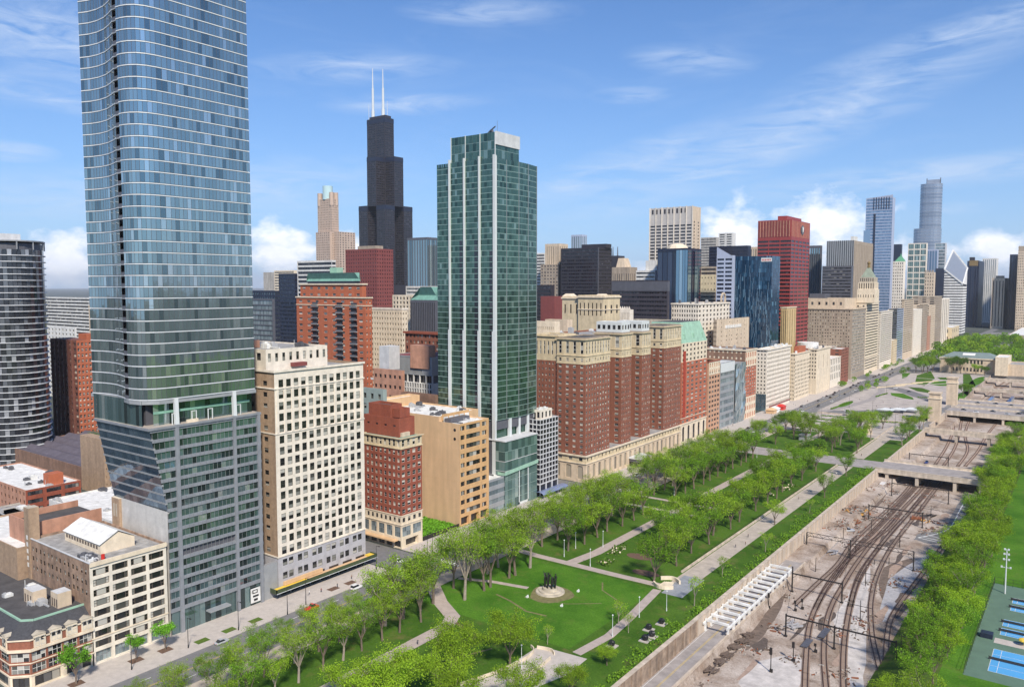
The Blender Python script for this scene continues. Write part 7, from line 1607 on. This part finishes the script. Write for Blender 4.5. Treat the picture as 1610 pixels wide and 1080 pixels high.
# hedge and lawn beside the tan building
rect('hedge_lawn',-262,-240.5,257,282,.02,'grass_lush'); mb=MB(); r=random.Random(77)
for k in range(5200):
    p=Vector((r.uniform(-262,-241),r.uniform(258,281.5),r.uniform(.1,1.8))); a=Vector((r.gauss(0,1),r.gauss(0,1),r.gauss(0,1))).normalized()*.45; c_=a.orthogonal().normalized()*.4; mb.q(tuple(p-a),tuple(p-c_),tuple(p+a),tuple(p+c_))
o=mb.obj('ground_cover',mt['leaf_bright']); tag(o,'bright green planted plot beside the tan building','planting'); kind(o,'stuff')
mb=MB(); mb.box(-240.4,-240.1,257,282,0,2.0); tag(mb.obj('black_fence',mt['iron']),'black fence in front of the green plot','fence')
# ---------- sports courts ----------
cg=[G(1595,925),(0,0)]
rect('court_ground',-27.2,30,262,352,.03,'court_green')
def court(x0,x1,y0,y1,i):
    rect('court_surface',x0,x1,y0,y1,.04,'court_blue'); mb=MB(); w=.12
    def ln(a,b,c,d): mb.q((a,c,.055),(b,c,.055),(b,d,.055),(a,d,.055))
    ln(x0,x1,y0,y0+w);ln(x0,x1,y1-w,y1);ln(x0,x0+w,y0,y1);ln(x1-w,x1,y0,y1);m=(y0+y1)/2;ln(x0+(x1-x0)*.12,x0+(x1-x0)*.12+w,y0,y1);ln(x0+(x1-x0)*.88,x0+(x1-x0)*.88+w,y0,y1);ln(x0,x1,y0+(y1-y0)*.25,y0+(y1-y0)*.25+w);ln(x0,x1,y0+(y1-y0)*.75,y0+(y1-y0)*.75+w);ln((x0+x1)/2,(x0+x1)/2+w,y0+(y1-y0)*.25,y0+(y1-y0)*.75)
    kind(mb.obj('court_lines',mt['paint_white']),'structure')
    mb=MB(); mb.box(x0-.5,x1+.5,m-.03,m+.03,.2,1.0); mb.box(x0-.6,x0-.4,m-.1,m+.1,.04,1.15); mb.box(x1+.4,x1+.6,m-.1,m+.1,.04,1.15); tag(mb.obj('court_net',mt['net']),f'dark net across the {ordw(i)} blue court','net')
court(-21.5,-3,269,287,0); court(-21,-8,300,306.5,1); court(-21,-8,308.5,315,2); court(-20,-8,325,331,3); court(-20,-8,333,339,4)
t=thing('court_fence','tall dark mesh fence round the blue courts','fence',(-27,300,0))
mb=MB()
for k in range(30): y=263+k*3; mb.tube((-27,y,0),(-27,y,3),.06,n=5)
for k in range(18): mb.tube((-27+k*3,351,0),(-27+k*3,351,3),.06,n=5)
for z in (1.5,2.9): mb.box(-27.03,-26.97,263,351,z,z+.07); mb.box(-27,25,350.97,351.03,z,z+.07)
inv(mb.obj('fence_frame',mt['iron']),t)
rect('court_path',-22,20,292,296.5,.036,'pave'); mb=MB(); mb.blob((-14,295,1.8),1.6,1,1,.35); mb.tube((-14,295,.04),(-14,295,2),.06,n=6); tag(mb.obj('parasol',mt['yellow']),'yellow parasol between the blue courts','parasol')
mb=MB(); mb.box(-26,-22.5,294,297,.05,1.6); tag(mb.obj('dark_shelter',mt['navy_wall']),'dark low shelter at the court fence','shelter')
g=G(1580,933); t=thing('floodlight_mast','tall white floodlight mast beside the sports field','floodlight mast',(g[0],g[1],0)); mb=MB(); mb.tube((g[0],g[1],0),(g[0],g[1],17),.28,.18,n=8); inv(mb.obj('pole',mt['metal_white']),t)
for z,d in ((10,1.4),(13,.8),(15,.7),(16.8,.6)):
    mb=MB(); mb.box(g[0]-d,g[0]+d,g[1]-.1,g[1]+.1,z,z+.15)
    for s in (-1,1): mb.box(g[0]+s*d-.3,g[0]+s*d+.3,g[1]-.3,g[1]+.2,z-.1,z+.5)
    inv(mb.obj('lamp_bracket',mt['metal_white']),t)
# ---------- vehicles ----------
CARM=[('white',(.75,.75,.75)),('black',(.02,.02,.022)),('silver',(.42,.43,.45)),('dark grey',(.08,.085,.09)),('red',(.55,.02,.012)),('blue',(.03,.08,.25))]
for n,c in CARM: M('car_'+n.replace(' ','_'),c,.3,var=.02,stain=0,coat=.6)
def loft(mb,secs,mi=0):
    i=len(mb.v); n=len(secs[0])
    for s in secs: mb.v+=s
    for a in range(len(secs)-1):
        for k in range(n): j=(k+1)%n; mb.f.append((i+a*n+k,i+a*n+j,i+(a+1)*n+j,i+(a+1)*n+k)); mb.m.append(mi)
    mb.f+=[tuple(range(i,i+n)),tuple(range(i+len(secs)*n-1,i+(len(secs)-1)*n-1,-1))]; mb.m+=[mi,mi]
def vehicle(name,label,cat,color,style,L_=4.6,W_=1.85,H_=1.5):
    t=thing(name,label,cat); w=W_/2
    def sec(y,z0,z1,ww): return [(-ww,y,z0),(ww,y,z0),(ww*1.0,y,(z0+z1)*.55),(ww*.93,y,z1),(-ww*.93,y,z1),(-ww,y,(z0+z1)*.55)]
    hb=H_*.56; mb=MB(); l=L_/2
    if style=='truck': hb=.9
    loft(mb,[sec(-l,.4,hb*.8,w*.86),sec(-l+.15,.28,hb*.93,w*.97),sec(-l*.35,.26,hb,w),sec(l*.4,.26,hb,w),sec(l-.25,.28,hb*.9,w*.97),sec(l,.4,hb*.72,w*.84)])
    if style=='truck': mb.box(-w,w,-l,l*.35,hb,H_)
    mb.obj('body',mt['car_'+color.replace(' ','_')],t)
    if not 0:
        mb=MB()
        a,b_,c,d={'sedan':(-l*.72,-l*.42,l*.12,l*.45),'suv':(-l*.95,-l*.82,l*.12,l*.42),'pickup':(-l*.15,-l*.05,l*.3,l*.5),'truck':(l*.38,l*.4,l*.75,l*.85)}[style]
        zt=H_ if style!='truck' else H_*.8
        loft(mb,[[(-w*.86,a,hb-.02),(w*.86,a,hb-.02),(w*.84,a+.02,hb),(-w*.84,a+.02,hb)],[(-w*.92,b_,hb-.02),(w*.92,b_,hb-.02),(w*.76,b_,zt-.04),(-w*.76,b_,zt-.04)],[(-w*.92,c,hb-.02),(w*.92,c,hb-.02),(w*.76,c,zt-.04),(-w*.76,c,zt-.04)],[(-w*.86,d,hb-.02),(w*.86,d,hb-.02),(w*.84,d-.02,hb),(-w*.84,d-.02,hb)]]); mb.obj('windows',mt['car_glass'],t)
        mb=MB(); mb.box(-w*.74,w*.74,b_+.05,c-.05,zt-.04,zt+.02); mb.obj('roof',mt['car_'+color.replace(' ','_')],t)
    for sx in (-1,1):
        for y in (-l*.6,l*.62): mb=MB(); mb.tube((sx*w*.98,y,.33),(sx*w*.8,y,.33),.33,n=10); mb.obj('wheel',mt['tyre'],t)
        mb=MB(); mb.box(sx*w*.72-.18,sx*w*.72+.18,l-.08,l+.01,hb*.66,hb*.84); mb.obj('headlight',mt['roof_white'],t)
        mb=MB(); mb.box(sx*w*.72-.18,sx*w*.72+.18,-l-.01,-l+.1,hb*.66,hb*.84); mb.obj('tail_light',mt['red_paint'],t)
    return t
VP={}
def put(color,style,x,y,rz,label,z=.02,scale=1):
    k=(color,style); dims={'sedan':(4.7,1.85,1.45),'suv':(4.8,1.95,1.8),'pickup':(5.5,2.0,1.85),'truck':(8.5,2.5,3.4)}[style]
    nm={'sedan':'car','suv':'suv','pickup':'pickup_truck','truck':'box_truck'}[style]
    if k not in VP:
        VP[k]=vehicle(nm,label,nm.replace('_',' '),color,style,*dims); VP[k].location=(x,y,z); VP[k].rotation_euler=(0,0,rz); return VP[k]
    return dup(VP[k],(x,y,z),rz,label)
N_=0.0; S_=math.pi; E_=-math.pi/2; W_E=math.pi/2
g=G(490,957); put('red','pickup',g[0],g[1],N_,'bright red pickup truck driving on the avenue before the cream office block')
put('white','suv',-222.3,200.5,N_,'white suv parked at the kerb near the green awning'); put('white','sedan',-230,231,E_,'white car waiting in the side street by the awning end'); put('silver','sedan',-222.6,143,N_,'silver car parked at the kerb before the glass tower')
L2=['black','silver','white','dark grey']
cars=[(-222.4,255),(-222.3,262),(-221,300),(-222.4,372),(-222.4,403),(-222.3,410),(-219.8,425),(-222.4,436),(-222.4,455),(-219.9,470),(-211,330),(-211.2,405),(-222.3,560),(-222.3,568),(-222.4,590),(-219,605),(-222.3,622),(-210.8,640),(-217.6,668),(-222.4,690),(-222.4,700),(-211,715),(-219.5,745),(-222.3,765),(-210.6,780),(-217.2,805),(-222.3,840),(-219.6,870),(-211,880),(-222.4,905),(-210.6,925),(-217.5,960),(-222.3,990),(-211,1010),(-219.5,1040),(-222.4,1080),(-211,1110)]
for i,(x,y) in enumerate(cars): c=L2[i%4]; st='suv' if i%3==0 else 'sedan'; put(c,st,x,y,N_ if x<-215 else S_,f'{c} car on the avenue, {ordw(i)} northwards beyond the white suv')
for i,(x,y,r_,c) in enumerate([(-182,765,-1,'white'),(-165,776,-.9,'silver'),(-150,800,-.7,'black'),(-130,822,-1.2,'dark grey'),(-178,968,-1.2,'white'),(-160,945,-.7,'black')]): put(c,'sedan',x,y,r_,f'{c} car on the curving park road, {ordw(i)} of these')
for i,(x,y,d,c) in enumerate([(-95,836,E_,'black'),(-84,826,E_,'white'),(-72,840,E_,'black'),(-60,828,E_,'silver'),(-90,893,W_E,'dark grey'),(-75,898,W_E,'black'),(-62,892,W_E,'dark grey'),(-52,838,E_,'black')]): put(c,'sedan',x,y,d,f'{c} car on the wide double bridge, {ordw(i)} of these',.1)
g=G(1249,873,-8); put('white','suv',g[0]+3,g[1],E_,'white van parked in the yard near the pale retaining wall',-7.97); put('white','pickup',-104+.5,505,2.4,'white pickup beside the construction site under the bridge',-7.97)
g=G(1366,780,-8); put('white','suv',g[0]-1,g[1]-2,.5,'white service van beside the excavators',-7.97); g=G(1335,835,-8); put('silver','pickup',g[0],g[1],2.3,'pale pickup near the black signal poles in the yard',-7.97)
put('white','truck',-100,545-28,N_,'white box truck parked under the edge of the road bridge',-7.97); g=G(1458,688,-8); put('white','truck',g[0],g[1],N_,'white box truck beyond the footbridge',-7.97)
g=G(1457,728,-8); put('blue','pickup',g[0],g[1],N_,'blue utility truck standing in the yard beyond the road bridge',-7.97)
for i,(x,y) in enumerate([(-85,960),(-68,975)]):
    t=thing('passenger_train',['blue roofed train under the far bridge','second blue roofed train at the right of the far cut'][i],'train',(x,y,-8)); mb=MB(); mb.box(x-1.6,x+1.6,y-25,y+25,-7,-3.6); inv(mb.obj('carriage',mt['metal_grey']),t); mb=MB(); mb.box(x-1.5,x+1.5,y-25,y+25,-3.6,-3.2); inv(mb.obj('roof',mt['car_blue']),t)
# construction equipment and stacks in the yard
def digger(x,y,rz,label):
    t=thing('excavator',label,'excavator'); mb=MB(); mb.box(-1.3,-.6,-2,2,0,.8); mb.box(.6,1.3,-2,2,0,.8); mb.obj('tracks',mt['tyre'],t); mb=MB(); mb.box(-1.2,1.2,-1.8,1.3,.85,2.0); mb.box(-1.2,1.2,-1.8,-.6,2.0,2.4); mb.obj('body',mt['machine'],t); mb=MB(); mb.box(-1.1,-.1,.1,1.3,2.0,3.2); mb.obj('cab',mt['car_glass'],t); mb=MB(); mb.bar((.4,1,1.6),(.4,3.6,4),.4,.6); mb.bar((.4,3.6,4),(.4,5.4,1.9),.35,.45); mb.obj('boom',mt['machine'],t); mb=MB(); mb.box(-.1,.9,5,5.9,.9,1.9); mb.obj('bucket',mt['rust'],t); t.location=(x,y,-8); t.rotation_euler=(0,0,rz)
for i,(u,v,rz) in enumerate([(1340,815,1.2),(1325,808,2.6),(1352,812,-.8),(1443,686,.5)]): g=G(u,v,-8); digger(g[0],g[1],rz,f'orange excavator in the rail yard works, {ordw(i)} of the machines')
r=random.Random(12)
def stack(cx,cy,n,mat,label,l=4,sp=2.5,z=-8,w=.35):
    mb=MB()
    for k in range(n): x=cx+r.uniform(-sp,sp); y=cy+r.uniform(-sp,sp); a=r.uniform(-.5,.5)+.3; zz=z+.2+r.uniform(0,.9); mb.bar((x-l/2*math.sin(a),y-l/2*math.cos(a),zz),(x+l/2*math.sin(a),y+l/2*math.cos(a),zz),w,.25)
    tag(mb.obj('timber_pile',mt[mat]),label,'pile')
for i,(u,v) in enumerate([(1090,1048),(1105,1035),(1118,1024),(1130,1012),(1142,1002),(1150,993)]): g=G(u,v,-8); stack(max(g[0]+3.2,-93.8),g[1],22,'ballast_dark',f'heap of old dark sleepers beside the sunken road, {ordw(i)} from the bottom',3.2,1.6)
for i,(u,v,m,n) in enumerate([(1330,818,'rust',26),(1345,822,'rust',20),(1318,806,'machine',10),(1440,816,'rust',16),(1250,985,'gravel',20),(1310,870,'gravel',12),(1380,765,'concrete_white',8),(1465,812,'iron',8),(1455,820,'machine',5)]): g=G(u,v,-8); stack(g[0],g[1],n,m,['rusty beam pile among the excavators','second rusty beam pile near the excavators','orange beams left of the excavators','rusty rail stack right of the far gantry','pale rubble by the nearest gantry','pale rubble beside black poles','white pipes near the wall','black crates by the parking','yellow crates by the parking'][i],4,2.2)
# scaffold of low wall lamps, plaza features
mb=MB(); 
for k in range(3):
    cx=-150+k*9; cy=775+k*8; mb.prism([(cx-7,cy-5),(cx+7,cy-5),(cx+7,cy+5),(cx-7,cy+5)],3,3.2,0,0,[(cx-6,cy-3),(cx+5,cy-4),(cx+7,cy+4),(cx-5,cy+3)]); mb.prism([(cx-5,cy-4),(cx+6,cy-5),(cx+5,cy+5),(cx-6,cy+4)],3.2,4.6,0,0,[(cx-1,cy-1),(cx+1,cy-1),(cx+1,cy+1),(cx-1,cy+1)])
    for sx in (-1,1): mb.tube((cx+sx*5,cy-3,0),(cx+sx*5,cy-3,3.1),.15,n=6); mb.tube((cx+sx*5,cy+3,0),(cx+sx*5,cy+3,3.1),.15,n=6)
tag(mb.obj('white_canopy',mt['metal_white']),'white tent like canopy on the far plaza','canopy')
for i,(a,c) in enumerate(((-200,-150),(-148,-122))): mb=MB(); mb.box(a,c,738-i*14,739.2-i*14,0,1.1); tag(mb.obj('plaza_wall',mt['wall_pale']),['long low plaza wall beside the park road','short low plaza wall near the canopy'][i],'wall')
mb=MB(); mb.tube((-139,700-45,0),(-139,655,7),3.2,3.0,n=20); mb.tube((-139,655,7),(-139,655,8.2),3.6,2.6,n=20); tag(mb.obj('round_pavilion',mt['beige']),'round stone pavilion among trees beside the far esplanade','pavilion')
mb=MB(); mb.box(-175,-169,598,606,0,3.4); mb.box(-175.6,-168.4,597.4,606.6,3.4,3.9); tag(mb.obj('park_kiosk',mt['metal_grey']),'small grey kiosk in the north lawn','kiosk')
for i in range(7): x=-176+i*3.2; 
for i,(x0,x1,y,m) in enumerate(((-200,-190,748,'red_paint'),(-226,-225,1000,'metal_white'))): pass
mb=MB(); mb.box(-226.5,-207,1010,1012,3,3.6) if 0 else None
for i,(y,c) in enumerate(((706,'tan'),(716,'roof_white'),(733,'red_paint'))): mb=MB(); mb.prism([(-237,y),(-229,y),(-229,y+9),(-237,y+9)],3,3.4,0,0); mb.prism([(-237,y),(-229,y),(-229,y+9),(-237,y+9)],3.4,5.2,0,0,[(-234,y+3),(-232,y+3),(-232,y+6),(-234,y+6)]); mb.box(-236.5,-229.5,y+.5,y+8.5,.15,3); tag(mb.obj('pavement_canopy',mt[c]),['tan pavement canopy before the white hotel','white pavement canopy before the white hotel','red pavement canopy near the pilaster building'][i],'canopy')
# people on the pavement
def person_mesh(i):
    r=random.Random(i); mb=MB(); s=r.uniform(.1,.28)
    def ring(z,rx,ry,y=0,n=8): return [(rx*math.cos(2*math.pi*k/n),y+ry*math.sin(2*math.pi*k/n),z) for k in range(n)]
    for sx,yy in ((-1,s),(1,-s)): loft(mb,[[(p[0]+sx*.09,p[1]+yy*(1-z/.85),p[2]) for p in ring(z,rr_,rr_*1.05)] for z,rr_ in ((.02,.06),(.12,.055),(.45,.07),(.85,.1))],0)
    loft(mb,[ring(.82,.17,.12),ring(1.0,.16,.11),ring(1.3,.21,.12),ring(1.43,.17,.1),ring(1.5,.06,.06)],1)
    for sx in (-1,1): loft(mb,[[(p[0]+sx*x_,p[1]+y_,p[2]) for p in ring(z,q,q,0,6)] for x_,y_,z,q in ((.23,0,1.4,.055),(.27,-s*sx*.5,1.1,.045),(.25,-s*sx,.86,.035))],1)
    loft(mb,[ring(1.48,.05,.05),ring(1.56,.075,.09),ring(1.66,.08,.1),ring(1.74,.06,.07),ring(1.77,.02,.02)],2)
    return mb.mesh('person',[mt['navy_wall'],mt[['maroon','steel_grey','car_white','brick_brown','navy_wall'][i%5]],mt['skin']],True)
PM=[person_mesh(i) for i in range(5)]; r=random.Random(6)
pl=[(-230,190),(-229,197),(-232,186),(-231,206),(-227,212),(-229,246),(-228,262),(-230,270),(-231,402),(-229,408),(-232,415),(-230,424),(-228,431),(-231,440),(-230,452),(-229,460),(-171,180),(-168,330),(-125,430),(-124,350),(-169,420),(-229,300)]
for i,(x,y) in enumerate(pl):
    o=bpy.data.objects.new('person',PM[i%5]); C.objects.link(o); o.location=(x,y,.14 if x<-224 else .04); o.rotation_euler=(0,0,r.uniform(0,6.28)); w=['maroon','grey','white','brown','navy'][i%5]
    tag(o,f'person in {w} top walking '+('on the pavement before '+lm(y) if x<-224 else 'on a park path')+f', {ordw(i)} northwards','person')

# rough planting and litter along the wall and in the yard
mb=MB(); r=random.Random(41)
for k in range(230):
    y=r.uniform(150,527); cx=r.choice([r.gauss(-108.6,.8),r.gauss(-110,2.2)]); s0=r.uniform(.5,1.6)
    if cx>-106.9: cx=-107.4
    for q in range(int(26*s0)):
        p=Vector((min(cx+r.gauss(0,s0*.7),-106.8),y+r.gauss(0,s0),r.uniform(.05,s0*1.5))); a=Vector((r.gauss(0,1),r.gauss(0,1),r.gauss(0,1))).normalized()*.32; c_=a.orthogonal().normalized()*.26; mb.q(tuple(p-a),tuple(p-c_),tuple(p+a),tuple(p+c_),0 if r.random()<.7 else 1)
o=mb.obj('undergrowth',[mt['leaf_green'],mt['leaf_dark']]); tag(o,'rough shrubs and weeds along the top of the retaining wall','undergrowth'); kind(o,'stuff')
mb=MB(); cl=[(r.uniform(-95,-52),r.uniform(215,540)) for _ in range(46)]+[(r.uniform(-104,-84),r.uniform(380,525)) for _ in range(26)]
for cx,cy in cl:
    for q in range(r.randint(8,34)):
        x=cx+r.gauss(0,1.8); y=cy+r.gauss(0,2.6); z=-7.95 if x>-95 else -5.18; s=r.uniform(.08,.38); l=s*r.uniform(1,6); a=r.uniform(0,3.14)
        mb.bar((x-l/2*math.cos(a),y-l/2*math.sin(a),z+s/2),(x+l/2*math.cos(a),y+l/2*math.sin(a),z+s/2+r.uniform(0,.2)),s,s,r.choice([0,0,1,2]))
o=mb.obj('yard_litter',[mt['dark_earth'],mt['rust'],mt['concrete']]); tag(o,'stones, boards and scrap scattered over the rail yard ground','litter'); kind(o,'stuff')
wi=0
for (x0,y0,x1,y1) in ((-93.8,317,-83,274.3),(-84.8,372,-74.7,317),(-74.7,317,-66.7,274.3),(-70,372,-60,274.3),(-84.8,372,-92,442),(-66.5,442,-62,500),(-92,442,-92,500),(-70,372,-72,442)):
    for h in (-.4,-1.1):
        P=[(x0+(x1-x0)*k/8,y0+(y1-y0)*k/8,-.9+h-1.1*math.sin(math.pi*k/8)) for k in range(9)]
        mb=MB()
        for p,q in zip(P[:-1],P[1:]): mb.tube(p,q,.035,n=3,caps=False)
        tag(mb.obj('overhead_wire',mt['iron']),f'thin overhead wire strung between black gantries, {ordw(wi)} counting away','wire','overhead wires'); wi+=1
for i in range(34):
    cx,cy=r.uniform(-94,-54),r.uniform(225,525); a=r.uniform(.6,2.2); l=r.uniform(3,11); sheet('yard_stain',[(cx+a*math.cos(t)*(1+.3*math.sin(3*t+i)),cy+l*math.sin(t)*(1+.2*math.sin(2*t+i))) for t in [2*math.pi*k/18 for k in range(18)]],-7.94+.0005*i,'oil' if i%2 else 'bed_brown')
for i in range(26):
    y=250+i*37+r.uniform(-9,9); x,rz=((-222.4,0) if i%3 else (-207.7,math.pi)); c=['white','black','silver','dark grey'][r.randint(0,3)]; put(c,'suv' if i%2 else 'sedan',x,y+ (16 if i%3==0 else 5),rz,f'{c} car parked at the {"far" if x<-215 else "park side"} kerb, {ordw(i)} going away')
for i in range(22):
    y=545+i*33+r.uniform(-8,8); x=[-219.6,-216.4,-212.8,-209.4][i%4]; c=['silver','black','white','dark grey','white'][r.randint(0,4)]; put(c,'sedan' if i%3 else 'suv',x,y,0 if x<-215 else math.pi,f'{c} car moving on the far avenue beyond the cross street, {ordw(i)} going away')
for k,(pts,w) in enumerate((([(-176,228),(-168,226),(-158,222),(-150,223)],.9),([(-166,232),(-150,236),(-140,244)],.5),([(-163,170),(-156,178),(-150,192)],.8),([(-150,262),(-146,255),(-137,250)],.6))): strip('worn_trail',pts,w,.026+.0005*k,'bare')
for i in range(34):
    x,y=(r.uniform(-237,-226),r.uniform(392,530)) if i<12 else ((r.uniform(-237,-227),r.uniform(560,900)) if i<20 else (r.uniform(-195,-125),r.uniform(660,900)) if i<28 else (r.uniform(-128,-121),r.uniform(300,700)))
    o=bpy.data.objects.new('person',PM[i%5]); C.objects.link(o); o.location=(x,y,.14 if x<-224 else .05); o.rotation_euler=(0,0,r.uniform(0,6.28)); tag(o,f"person in {['maroon','grey','white','brown','navy'][i%5]} top standing far off, {ordw(i)} of the distant walkers",'person','distant walkers')
# ---------- air ----------
m=bpy.data.materials.new('haze'); m.use_nodes=True; n=m.node_tree.nodes; n.clear(); o_=n.new('ShaderNodeOutputMaterial'); v_=n.new('ShaderNodeVolumePrincipled'); v_.inputs['Color'].default_value=(.86,.92,1,1); v_.inputs['Density'].default_value=3.2e-5; v_.inputs['Anisotropy'].default_value=0.0; m.node_tree.links.new(v_.outputs[0],o_.inputs['Volume'])
mb=MB(); mb.box(-41000,41000,-3500,71000,-9,620); kind(mb.obj('haze',m),'stuff')
